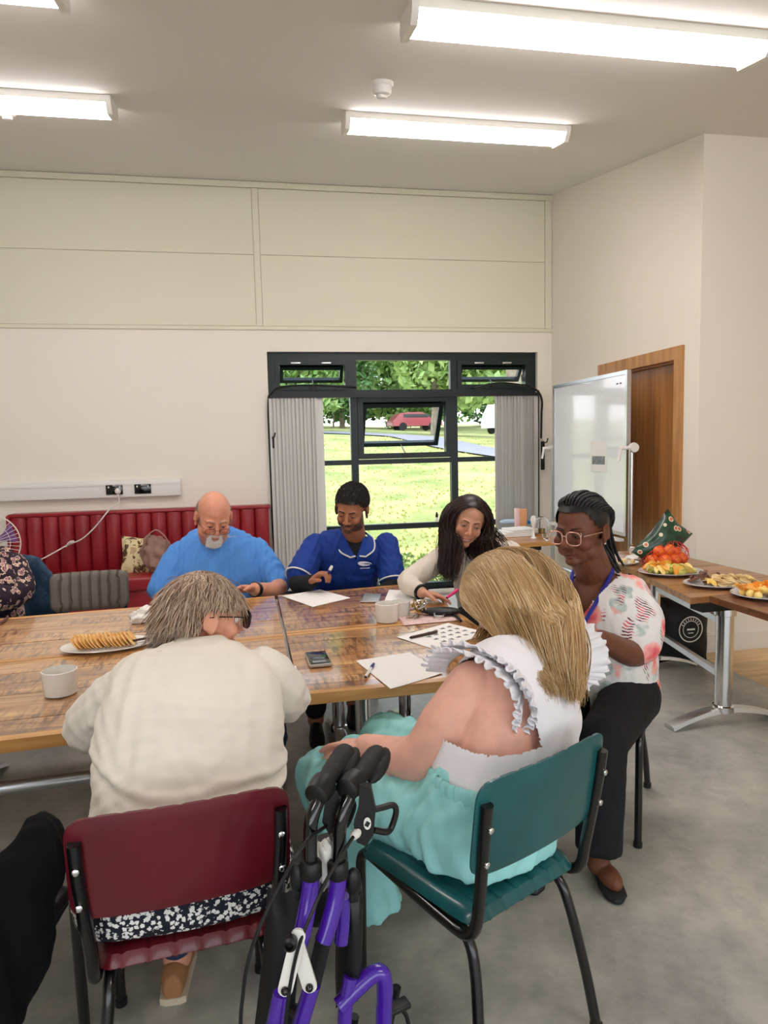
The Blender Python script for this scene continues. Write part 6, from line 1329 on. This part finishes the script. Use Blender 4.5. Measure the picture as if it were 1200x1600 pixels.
for pp in (pN, pF): lb.tube(curve_pts([neck-fwd*.06+[0, 0, .035]]+pp, 6), .0085, 8, flat=.35)
lb.build('lanyard', m_lan, o)
b = MB(); b.loft(rings_from([(1.43, 2.60, .46), (1.40, 2.57, .54), (1.39, 2.56, .66)], [.18, .185, .18], [.16, .165, .15], lat))
for i in (0, 1):
    limb(b, [hp[i], kn[i]], [.115, .088]); b.ell(kn[i], .086); b.tube(curve_pts([kn[i], kn[i]*.55+ft[i]*.45+[0, 0, .0], ft[i]+[0, 0, .04]], 5), np.linspace(.083, .082, 11), 18)
garment('trousers', b, .010, m_blk, o, (.007, 13, 44, (1, 1, .5)))
b = None
shoe(o, (1.165, 2.20, 0), (1.135, 1.985, 0), m_shoe, .046, .055); shoe(o, (.96, 2.30, 0), (.875, 2.09, 0), m_shoe, .046, .055)

# ---------- older woman in the cream cardigan, back to the camera
SK_E = S(222, 160, 132)
o = thing('person', 'grey haired woman in a cream cardigan and spotted skirt, back to the camera, dark glasses', 'person', (-.20, 1.72, 0))
h = Head(P3(322, 962, 2.05), 1.95, .22, .06, 1.06, 1.08, 1.3, 0, 1.0)
neck = np.array([-.185, 1.98, .955]); lat = lateral(.10)
tor = [(-.205, 1.66, .47), (-.20, 1.68, .60), (-.20, 1.74, .74), (-.195, 1.83, .86), (-.185, 1.91, .93), (-.18, 1.96, .965)]
aL = [P3(226, 1058, 1.88), np.array([-.425, 1.92, .86]), np.array([-.485, 1.98, .785]), np.array([-.42, 2.22, .775])]
aR = [P3(412, 1050, 1.92), np.array([.035, 1.95, .86]), np.array([.06, 2.05, .795]), np.array([.015, 2.30, .775])]
b = MB(); h.add(b, neck, .062); Pp, ww, dd = dense(tor, [.21, .20, .19, .17, .12, .07], [.16, .16, .15, .13, .09, .07]); b.loft(rings_from(Pp, ww, dd, lat))
limb(b, aL, [.065, .06, .055, .036]); limb(b, aR, [.065, .06, .055, .036]); hand(b, aL[-1], [.5, .85, 0], [0, 0, -1], 1, .5, thumb=-1); hand(b, aR[-1], [-.5, .85, 0], [0, 0, -1], 1, .5)
hp = [np.array([-.31, 1.70, .53]), np.array([-.09, 1.72, .53])]; kn = [np.array([-.33, 2.14, .52]), np.array([-.06, 2.16, .52])]; ft = [np.array([-.285, 1.96, .08]), np.array([-.02, 2.30, .08])]
for i in (0, 1): limb(b, [hp[i], kn[i], ft[i]], [.09, .06, .042], 14)
person_body('elder', b, .0046, h, SK_E, o, lips=(.5, .2, .18), blush=.4)
h.eyes(o, M('elder_lid_skin', tuple(c*.9 for c in SK_E)), openness=.3, brow=MATS['brow_grey'])
spectacles(h, o, M('dark_glasses_frame', S(40, 36, 36), .3, .4), .029, .024, -.108, .002, .0022, lens=M('sunglass_lens', S(10, 20, 18), .08, coat=.8))
em = lambda q: (q[:, 2] > .035-1.15*np.clip(q[:, 1]+.07, 0, .16)) & ~((q[:, 1] < -.062) & (q[:, 2] < .045)) & ~((np.abs(q[:, 0]) > .045) & (q[:, 1] < .034) & (q[:, 2] < .028)) & (q[:, 2] > -.075)
R2 = (.080, .100, .094); C2 = (0, .016, .018)
r_ = scalp_roots(h, 5200, em, 12, .012, R2, C2); N_ = len(r_); g = np.random.default_rng(8)
def flow(q):      # comb from the crown outward, down at the back, forward at the fringe
    c_ = np.array([.0, .035, .12]); d = q-c_; d[:, 2] = d[:, 2]*.6-.03; return d
d0 = flow(r_.copy()); d0 /= np.linalg.norm(d0, axis=1)[:, None]; d0 = d0*.55+g.normal(size=(N_, 3))*.22+np.where(((np.abs(r_[:, 0]) > .045) & (r_[:, 1] < .05))[:, None], np.array([0, .9, -.25]), np.array([0, .35, -.75]))*np.clip(.9-(r_[:, 2:3]-.02)/.12, .25, 1)
col2 = (h.w(C2), h.R, (np.array(R2)+.011)*h.s); dirw = d0 @ h.R.T+np.array([0, -.0, -.35])
Ps = strands(h.w(r_), lambda p_, k: dirw+np.array([0, 0, -.12*k]), [col2], 8, .0085*g.uniform(.5, 1.25, N_)*np.where((np.abs(r_[:, 0]) > .045) & (r_[:, 1] < .05), .42, 1), d0=(r_-np.array(C2)) @ h.R.T*2+dirw, noise=.32, mix=.5)
grey = hcol(N_, S(178, 144, 118), S(230, 208, 184), 8, S(136, 102, 80), .25)
# nape wisps
q = h.w(np.stack([g.uniform(-.07, .07, 260), g.uniform(.085, .11, 260), g.uniform(-.10, -.03, 260)], 1)); back = -np.array([0, .0, 0])
tgt_ = q+np.array([-.035, -.07, -.085])+g.normal(size=(260, 3))*.03
P2_ = strands(q, lambda p_, k: tgt_-p_, [col2, (np.array([-.185, 1.90, .87]), np.eye(3), np.array([.22, .155, .12]))], 8, .014*g.uniform(.6, 1.2, 260), d0=np.tile([0, -.6, -.8], (260, 1)), noise=.5)
Pall = np.concatenate([Ps, P2_]); cols = np.concatenate([grey, hcol(260, S(112, 98, 88), S(160, 148, 138), 9)])
hair_mesh('hair', Pall, .00165, hair_mat('grey_brown_hair', .45), o, cols, .25, 3, base=[shell(h, em, .004, R2, C2) + (S(150, 126, 106),)])
m_knit = M('cream_knit', S(234, 226, 212), .9, bump=.05, bscale=160, bstretch=(1, 1, 3), var=.02, vscale=5)
b = MB(); Pp, ww, dd = dense([(-.205, 1.64, .56), (-.20, 1.66, .64), (-.195, 1.72, .74), (-.19, 1.79, .84), (-.18, 1.87, .92), (-.175, 1.93, .965), (-.175, 1.97, .99)], [.222, .222, .232, .238, .222, .155, .08], [.165, .16, .155, .145, .115, .085, .06]); b.loft(rings_from(Pp, ww, dd, lat))
for a_ in (aL, aR): limb(b, [a_[0]]+a_[1:3]+[a_[2]*.25+a_[3]*.75], [.072, .078, .072, .050])
def rolls(V):
    x, y, z = V.T; bk = (y < 1.86)*(np.abs(x+.2) < .26); d = np.zeros(len(V))
    for zz, am, sl in ((.695, .010, .10), (.765, .009, -.16), (.63, .007, .05)): u = z-zz-sl*(x+.2)-.02*np.sin((x+.2)*14+zz*40); d += am*(np.exp(-((u-.016)/.014)**2)-np.exp(-(u/.008)**2)*.9)*np.clip(abs(x+.2)/.2+.25, 0, 1)
    return d*bk
garment('cardigan', b, .0075, m_knit, o, (.015, 10, 54, (1, 1, .8)), extra=rolls, smooth=16)
m_spot = M('spotted_skirt_cloth', S(18, 22, 38), .8, bump=.05, bscale=30)
N, L, b_ = add_nodes(m_spot); t = N.new('ShaderNodeTexCoord'); v_ = voro(88, (0, 0, 0), 1, .010); v4 = voro(58, (3, 1, 2), 1, .012)
sp_ = ramp(v_.outputs['Distance'], [(.42, WH), (.47, BK_)]); L.new(mixin(S(16, 20, 36), sp_, S(232, 230, 226)), b_.inputs['Base Color'])
b = MB(); Pp, ww, dd = dense([(-.205, 1.63, .475), (-.205, 1.64, .54), (-.20, 1.67, .64)], [.245, .262, .235], [.165, .175, .155]); b.loft(rings_from(Pp, ww, dd, lat, ex=3)); b.ell((-.205, 1.65, .53), (.262, .185, .075))
for i in (0, 1): limb(b, [hp[i], kn[i]], [.13, .10]); b.tube([kn[i], kn[i]*.5+np.array(ft[i])*.5], [.10, .095], 16)
V_ = garment('skirt', b, .010, m_spot, o, (.006, 16, 64, (1, 1, 1)), cut=None)
b = MB()
for i in (0, 1): limb(b, [kn[i], ft[i]+[0, 0, .04]], [.065, .05])
garment('jeans', b, .012, jeans, o, (.003, 30, 4, (1, 1, 1)))
m_tan = M('tan_shoe', S(176, 124, 82), .6); m_sole = M('cream_sole', S(222, 206, 180), .6)
for (a_, c_) in (((-.292, 1.885), (-.285, 2.12)), ((-.02, 2.24), (-.01, 2.47))):
    shoe(o, (*a_, 0), (*c_, 0), m_tan, .048, .075); 
    f = np.array([c_[0]-a_[0], c_[1]-a_[1]]); L_ = np.linalg.norm(f); f /= L_; l_ = np.array([-f[1], f[0]]); ring = [np.array(a_)+f*s_*L_+l_*w_ for s_, w_ in ((-.06, -.02), (-.03, -.036), (.3, -.040), (.7, -.047), (.95, -.03), (1.02, 0), (.95, .03), (.7, .047), (.3, .040), (-.03, .036), (-.06, .02))]
    MB().loft([[(*p_, z_) for p_ in ring] for z_ in (.0, .02)]).build('shoe_sole', m_sole, o, fix=True)

# ---------- blonde woman on the teal chair
SK_W = S(232, 176, 156)
o = thing('person', 'woman with long straight blonde hair, white frilled top and mint skirt on the teal chair', 'person', (.58, 1.70, 0))
h = Head(P3(782, 935, 2.04), -2.45, .75, .0, 1.12, 1.0, 1.1, 0)
yw = math.radians(30); lat = lateral(yw); fw_ = np.array([-math.sin(yw), math.cos(yw), 0])
neck = np.array([.775, 1.93, .955])
tor = [(.575, 1.66, .50), (.585, 1.665, .60), (.625, 1.70, .72), (.69, 1.77, .83), (.745, 1.84, .905), (.765, 1.88, .945)]
aN = [np.array([.56, 1.745, .885]), np.array([.48, 1.735, .79]), P3(652, 1184, 1.77), P3(572, 1166, 1.93)]
aF = [np.array([.925, 1.97, .90]), np.array([1.0, 2.02, .83]), np.array([1.0, 2.10, .785]), np.array([.82, 2.30, .775])]
b = MB(); h.add(b, neck, .055); Pp, ww, dd = dense(tor, [.14, .14, .16, .172, .125, .065], [.10, .11, .13, .13, .09, .065]); b.loft(rings_from(Pp, ww, dd, lat))
limb(b, aN, [.078, .080, .066, .036], 20); limb(b, aF, [.082, .075, .058, .036]); hand(b, aN[-1], [-.66, .70, -.12], [-.1, -.15, -.95], 1.0, .35, .10, thumb=1, curls=[.25, .3, .3, .35]); hand(b, aF[-1], [-.6, .8, 0], [0, 0, -1], 1, .5)
# side of the back bulging past the armhole
b.ell((.595, 1.735, .80), (.066, .08, .058))
hp = [np.array([.50, 1.66, .555]), np.array([.68, 1.76, .555])]; kn = [np.array([.17, 2.06, .545]), np.array([.40, 2.26, .54])]; ft = [np.array([.22, 2.30, .08]), np.array([.43, 2.38, .08])]
for i in (0, 1): limb(b, [hp[i], kn[i], ft[i]], [.065, .055, .04], 14)
person_body('blonde', b, .0046, h, SK_W, o, lips=(.5, .2, .18), blush=.4)
h.eyes(o, M('blonde_lid_skin', tuple(c*.9 for c in SK_W)), openness=.2)
m_wt = M('white_cotton_top', S(238, 236, 240), .85, bump=.06, bscale=120)
b = MB(); Pp, ww, dd = dense(tor[1:], [.185, .19, .198, .155, .085], [.155, .16, .155, .115, .08]); b.loft(rings_from(Pp, ww, dd, lat)); b.ell(aN[0]+lat*.055+[0, .0, .012], (.065, .08, .07)); b.ell(aF[0]-lat*.03+[0, 0, .01], (.075, .08, .07))
def armcut(V):
    q = V-aN[0]; return ((q @ lat) < .012) & (V[:, 2] > .785)
garment('top', b, .0075, m_wt, o, (.006, 10, 74, (1, 1, .7)), cut=armcut)
def frill(c_, out, R0, a0, a1, wdt, nm, seed, waves=26, bk=1.12):
    """gathered ribbon round the armhole: out = lateral outward"""
    g = np.random.default_rng(seed); n = 320; back = -fw_; upv = np.array([0, 0, 1.]); V = []; rows_ = 9
    ph = np.cumsum(np.interp(np.arange(n), np.linspace(0, n, 30), g.uniform(.55, 1.45, 30))); ph = ph/ph[-1]*waves*2*PI
    for i in range(n):
        t_ = a0+(a1-a0)*i/(n-1); rad = (math.cos(t_)*upv*.92+math.sin(t_)*back*bk); tan_ = np.cross(out, rad); wl = wdt*(math.sin(PI*(i+1)/(n+1))**.3)
        for j in range(rows_):
            s_ = j/(rows_-1); w_ = (math.sin(ph[i])+.35*math.sin(ph[i]*1.7+1))*.0068*s_**1.5
            V.append(c_+rad*(R0+.030*s_+w_)+out*(wl*s_-.012+.0055*math.cos(ph[i]*.83)*s_)+tan_*math.sin(2*ph[i])*.0025*s_)
    Fc = [(i*rows_+j, i*rows_+j+1, (i+1)*rows_+j+1, (i+1)*rows_+j) for i in range(n-1) for j in range(rows_-1)]
    mo = MB().add(V, Fc).build(nm, m_wt, o); s_ = mo.modifiers.new('thick', 'SOLIDIFY'); s_.thickness = .0025; mo.data.polygons.foreach_set('use_smooth', [True]*len(mo.data.polygons)); return mo
frill(aN[0]+lat*.026+[0, 0, -.002], -lat, .098, -1.5, 2.75, .088, 'sleeve_frill', 1, 22, 1.45)
frill(aN[0]+lat*.044+[0, 0, -.0], -lat, .106, -1.3, 2.85, .070, 'inner_frill', 3, 21, 1.55)
frill(aF[0]-lat*.030+[0, 0, -.01], lat, .098, -1.3, 2.7, .075, 'sleeve_frill', 2, 16)
# mint skirt with elastic waistband and folds
m_mint = M('mint_crinkle_cloth', S(158, 222, 220), .85, bump=.35, bscale=26, bstretch=(1, 1, .25), var=.05, vscale=6)
b = MB(); Pp, ww, dd = dense([(.565, 1.685, .482), (.57, 1.685, .55), (.585, 1.685, .63), (.60, 1.69, .70)], [.215, .22, .195, .172], [.165, .172, .16, .148]); b.loft(rings_from(Pp, ww, dd, lat, ex=2.2))
limb(b, [hp[0], hp[0]*.5+kn[0]*.5-[0, 0, .02], kn[0]-[0, 0, .01]], [.125, .108, .086]); limb(b, [hp[1], kn[1]], [.125, .09]); limb(b, [(hp[0]+hp[1])/2, (kn[0]+kn[1])/2-[0, 0, .02]], [.12, .08])
b.tube(curve_pts([kn[0], (.235, 1.99, .36), (.285, 1.95, .14)], 5), np.linspace(.088, .095, 11), 20, flat=1.1); b.tube(curve_pts([kn[1], (.42, 2.30, .36), (.43, 2.34, .16)], 5), np.linspace(.09, .10, 11), 20)
b.tube(curve_pts([(.33, 2.02, .50), (.36, 1.97, .40), (.33, 1.96, .24)], 5), np.linspace(.08, .05, 11), 16)
def skf(V):
    z = V[:, 2]; u = (V-hp[0]) @ lat; f_ = (V-hp[0]) @ fw_; d = .0045*np.sin(u*115+f_*40+3*np.sin(f_*22+z*9))*np.exp(-((z-.62)/.09)**2)+.0055*np.sin(f_*78+u*46+2.5*np.sin(z*20)+2*np.sin(u*17))*(.35+.65*np.sin(u*9+f_*5)**2)*(z < .66); return d
garment('skirt', b, .009, m_mint, o, (.014, 13, 84, (1, 1, .45)), extra=skf, smooth=8)
wb_ = MB(); wc = np.array([.603, 1.678, .692]); n = 120; V = []
for i in range(n):
    a = 2*PI*i/n; e_ = lat*math.cos(a)*.190+fw_*math.sin(a)*.168; rp = 1+.02*math.sin(a*46)
    for dz, dr in ((-.022, 1.03), (-.012, 1.045), (.002, 1.04), (.014, 1.03), (.02, 1.0)): V.append(wc+e_*rp*dr+[0, 0, dz])
wb_.add(V, [(i*5+j, i*5+j+1, ((i+1) % n)*5+j+1, ((i+1) % n)*5+j) for i in range(n) for j in range(4)]); wb_.build('waistband', m_mint, o)
kc = np.array([.42, 1.60, .60]); tb_ = MB()
for k, dz in ((0, 0), (1, .02), (2, -.02)): tb_.tube(curve_pts([P3(712, 1245, 1.585), P3(730+6*k, 1262+8*k, 1.555), P3(720, 1290-6*k, 1.545), P3(735, 1310, 1.54)], 5), .004, 6)
tb_.build('drawstring', m_mint, o)
shoe(o, (.225, 2.27, 0), (.16, 2.49, 0), m_shoe); shoe(o, (.435, 2.35, 0), (.39, 2.58, 0), m_shoe)
# hair: centre parted, swept over the head and down the back
m_bl = hair_mat('blonde_hair', .33); g = np.random.default_rng(21)
HR = (.088, .108, .098); HC = (0, .012, .028)
bmk = lambda q: (q[:, 2] > .02-1.0*np.clip(q[:, 1]+.055, 0, .16)) & ~((q[:, 1] < -.065) & (q[:, 2] < .050)) & (q[:, 2] > -.08)
r_ = scalp_roots(h, 5600, bmk, 22, .004, HR, HC); N_ = len(r_); colH = (h.w(HC), h.R, (np.array(HR)+.006)*h.s)
E0 = P3(884, 1090, 1.60); rw_ = h.w(r_); sideL = np.array([math.cos(0), 0, 0])
# order along the image-horizontal so strands keep their neighbours
ua = (rw_-h.c) @ AX[0]; vb = (rw_-h.c) @ AX[1]; ua = ua/.12; vb = vb/.12
isfront = (r_[:, 0] > .02) & (r_[:, 1] < -.035)
E_ = E0+np.outer(ua*.045+g.normal(size=N_)*.006, AX[0])+np.outer(-np.abs(vb)*.0+g.uniform(-.07, .02, N_), AX[1])+g.normal(size=(N_, 3))*.006
mid = P3(846, 975, 1.80)+np.outer(ua*.115+g.normal(size=N_)*.004, AX[0])+np.outer(ua*.055, AX[1])+np.outer(-vb*.02, AX[2]*-1)
def tgw(p_, k): return (mid if k < 9 else E_)-p_
torsoC = [(np.array([.70, 1.79, .82]), np.eye(3), np.array([.23, .17, .16])), (np.array([.64, 1.71, .70]), np.eye(3), np.array([.21, .175, .16]))]
d0 = (np.stack([np.sign(r_[:, 0])*.5, .8+0*r_[:, 0], .3+0*r_[:, 0]], 1) @ h.R.T)
dist = np.linalg.norm(mid-rw_, axis=1)+np.linalg.norm(E_-mid, axis=1)
Ps = strands(rw_, tgw, [colH]+torsoC, 17, dist*g.uniform(.93, 1.0, N_)/17, d0=d0, noise=.05, mix=.38)
cols = hcol(N_, S(188, 148, 98), S(224, 190, 138), 23, S(240, 216, 176), .14, .07)
# a loose front lock on the left of the face and one by the right ear
n2 = 170; f0 = h.w(np.stack([g.uniform(.05, .08, n2), g.uniform(-.07, -.03, n2), g.uniform(.0, .05, n2)], 1)); f0 = h.w(np.stack([g.uniform(-.082, -.06, n2), g.uniform(-.07, -.02, n2), g.uniform(-.01, .04, n2)], 1))
tf_ = P3(745, 1010, 1.98)+g.normal(size=(n2, 3))*.014
Pf = strands(f0, lambda p_, k: tf_-p_, [colH], 17, .0125*g.uniform(.7, 1.1, n2), d0=np.tile([0, 0, -1.], (n2, 1)), noise=.08)
Pall = np.concatenate([Ps, Pf]); cols = np.concatenate([cols, hcol(n2, S(186, 146, 92), S(222, 190, 138), 24)])
hair_mesh('hair', Pall, .0021, m_bl, o, cols, .3, 3, base=[shell(h, bmk, .002, HR, HC) + (S(170, 130, 80),)])

# ---------- person cut by the left edge, patterned scarf top and denim
m_pat = M('patterned_scarf_cloth', S(200, 150, 130), .8, bump=.2, bscale=40)
N, L, b_ = add_nodes(m_pat); t = N.new('ShaderNodeTexCoord'); v_ = voro(26, (0, 0, 0), 1, .03)
L.new(ramp(v_.outputs['Distance'], [(.0, S(70, 40, 60)), (.14, S(206, 150, 170)), (.24, S(90, 40, 60)), (.34, S(226, 196, 170)), (.46, S(40, 24, 40))], True), b_.inputs['Base Color'])
o = thing('person', 'person mostly outside the left edge in a dark patterned top and scarf', 'person', (-1.60, 4.35, 0))
cx_, cy_ = -1.60, 4.25
h = Head((cx_-.06, cy_-.05, 1.19), .4, .3, 0, 1.12); neck = np.array([cx_-.03, cy_, 1.0]); lat = lateral(0.)
tor = [(cx_, cy_+.12, .5), (cx_, cy_+.08, .66), (cx_, cy_+.04, .80), (cx_, cy_+.02, .90), (cx_, cy_+.02, .96), (cx_, cy_+.02, 1.0)]
aR = [np.array([cx_+.17, cy_+.02, .90]), np.array([cx_+.22, cy_-.04, .78]), np.array([cx_+.16, cy_-.22, .77]), np.array([cx_+.02, cy_-.36, .78])]; aL = [a_*[-1, 1, 1]+[2*cx_, 0, 0] for a_ in aR]
b = MB(); h.add(b, neck); Pp, ww, dd = dense(tor, [.17, .16, .16, .17, .11, .06], [.13]*4+[.08, .06]); b.loft(rings_from(Pp, ww, dd, lat)); limb(b, aR, [.06, .05, .045, .03]); limb(b, aL, [.06, .05, .045, .03]); hand(b, aR[-1], [-.8, -.5, 0], [0, 0, -1]); hand(b, aL[-1], [.8, -.5, 0], [0, 0, -1])
for sx in (-1, 1): limb(b, [np.array([cx_+sx*.1, cy_+.12, .5]), np.array([cx_+sx*.12, cy_-.3, .5]), np.array([cx_+sx*.12, cy_-.35, .08])], [.09, .06, .04])
person_body('edge', b, .006, h, S(206, 150, 124), o)
h.eyes(o, M('edge_lid_skin', S(190, 136, 110)), openness=.3)
r_ = scalp_roots(h, 1800, lambda q: (q[:, 2] > .05-1.0*np.clip(q[:, 1]+.06, 0, .15)), 31, .006); g = np.random.default_rng(3); N_ = len(r_)
tg_ = h.w(r_*[1.25, 1.1, 0]+[0, .02, -.10]); Ps = strands(h.w(r_), lambda p_, k: tg_-p_, [headcol(h, .008)], 9, .018, d0=(r_*[3, 1, 0]) @ h.R.T, noise=.1)
hair_mesh('hair', Ps, .003, hair_mat('brown_hair'), o, hcol(N_, S(90, 62, 44), S(130, 94, 66), 3), .3, 3)
b = MB(); Pp, ww, dd = dense(tor, [.20, .19, .19, .20, .14, .08], [.16]*4+[.11, .08]); b.loft(rings_from(Pp, ww, dd, lat)); limb(b, aR[:3]+[aR[2]*.3+aR[3]*.7], [.095, .09, .075, .06]); limb(b, aL[:3]+[aL[2]*.3+aL[3]*.7], [.095, .09, .075, .06])
garment('patterned_top', b, .010, m_pat, o, (.012, 14, 94, (1, 1, .7)))
sc = MB(); sc.tube([np.array([cx_, cy_, .965])+np.array([.15*math.cos(a), .12*math.sin(a), .015*math.sin(2*a)]) for a in np.linspace(0, 2*PI, 25)], .045, 12, caps=False); sc.tube(curve_pts([(cx_+.12, cy_-.08, .96), (cx_+.20, cy_-.13, .86), (cx_+.18, cy_-.16, .76)], 5), .05, 12)
garment('scarf', sc, .010, m_pat, o, (.014, 22, 95, (1, 1, 1)))
b = MB()
for sx in (-1, 1): limb(b, [np.array([cx_+sx*.1, cy_+.12, .5]), np.array([cx_+sx*.12, cy_-.3, .52]), np.array([cx_+sx*.12, cy_-.35, .12])], [.12, .09, .07])
garment('trousers', b, .014, jeans, o, (.006, 20, 2, (1, 1, 1)))
chair('chair of the person at the left edge, hung with a denim jacket', m_blackv, (cx_, cy_+.22, 0), math.radians(183))
o = thing('denim_jacket', 'dark blue denim jacket hanging beside the patterned top at the left edge', 'jacket', (cx_+.2, cy_+.3, .6))
b = MB(); b.loft(rings_from([(cx_+.16, cy_+.44, .50), (cx_+.15, cy_+.40, .70), (cx_+.11, cy_+.36, .86), (cx_+.08, cy_+.35, .885)], [.21, .18, .13, .08], [.05, .06, .055, .02], lateral(0.)))
m_den = M('dark_denim', S(36, 62, 88), .8, col2=S(84, 120, 146), vscale=9, bump=.2, bscale=60, ramp=(.45, .75)); garment('jacket_body', b, .010, m_den, o, (.012, 16, 96, (1, 1, .6)))

# ---------- black coat on the chair at the lower left
o = thing('coat', 'black coat hung over the chair back at the lower left edge', 'coat', (-.72, 1.40, .5)); c0 = np.array([-.735, 1.36, 0]); la = lateral(math.radians(-8))
c0 = c0-np.array([.035, 0, -.03]); b = MB(); b.loft(rings_from([c0+[0, -.02, .44], c0+[0, -.02, .60], c0+[0, -.03, .74], c0+[0, -.035, .82], c0+[0, -.03, .845]], [.30, .29, .26, .22, .16], [.085, .09, .075, .06, .03], la, ex=3)); b.ell(c0+[.30, .08, .69], (.05, .09, .10)); b.ell(c0+[.27, .02, .60], (.07, .08, .16)); m_coat = M('black_coat_cloth', (.0025, .0025, .003), .9, spec=.2)
garment('coat_cloth', b, .010, m_coat, o, (.014, 13, 97, (1, 1, .6)))
# sage bag on the floor beneath the table
o = thing('handbag', 'sage green bag with a dark zip beneath the near table, behind the blonde woman\'s arm', 'bag', (.62, 2.30, .5)); bg_ = P3(668, 1166, 2.25)
V, Fc = blob(bg_+[0, 0, -.04], (.135, .07, .055), 51, .12); MB().add(V, Fc).build('bag_body', M('sage_cloth', S(110, 150, 132), .8, bump=.2, bscale=30), o); MB().tube([bg_+np.array([.13*math.cos(a), .066*math.sin(a)+.0, -.012]) for a in np.linspace(0, 2*PI, 33)], .008, 8, caps=False).build('zip', m_black, o)

# scuff on the front edge of the teal seat
sp0 = atZ(680, 1388, .455); V, Fc = blob(sp0, (.017, .009, .004), 61, .6, fr=5); R_s = [c_ for c_ in scene.objects if c_.parent == tealc and c_.name.startswith('seat')][0]
me_ = MB().add(V, Fc).mesh('scuff'); me_.transform((Matrix.Translation(tealc.location) @ Matrix.Rotation(tealc.rotation_euler.z, 4, 'Z')).inverted()); me_.materials.append(m_paper); so_ = bpy.data.objects.new('scuff', me_); scene.collection.objects.link(so_); so_.parent = R_s; so_['label'] = 'pale worn scuff on the seat edge'
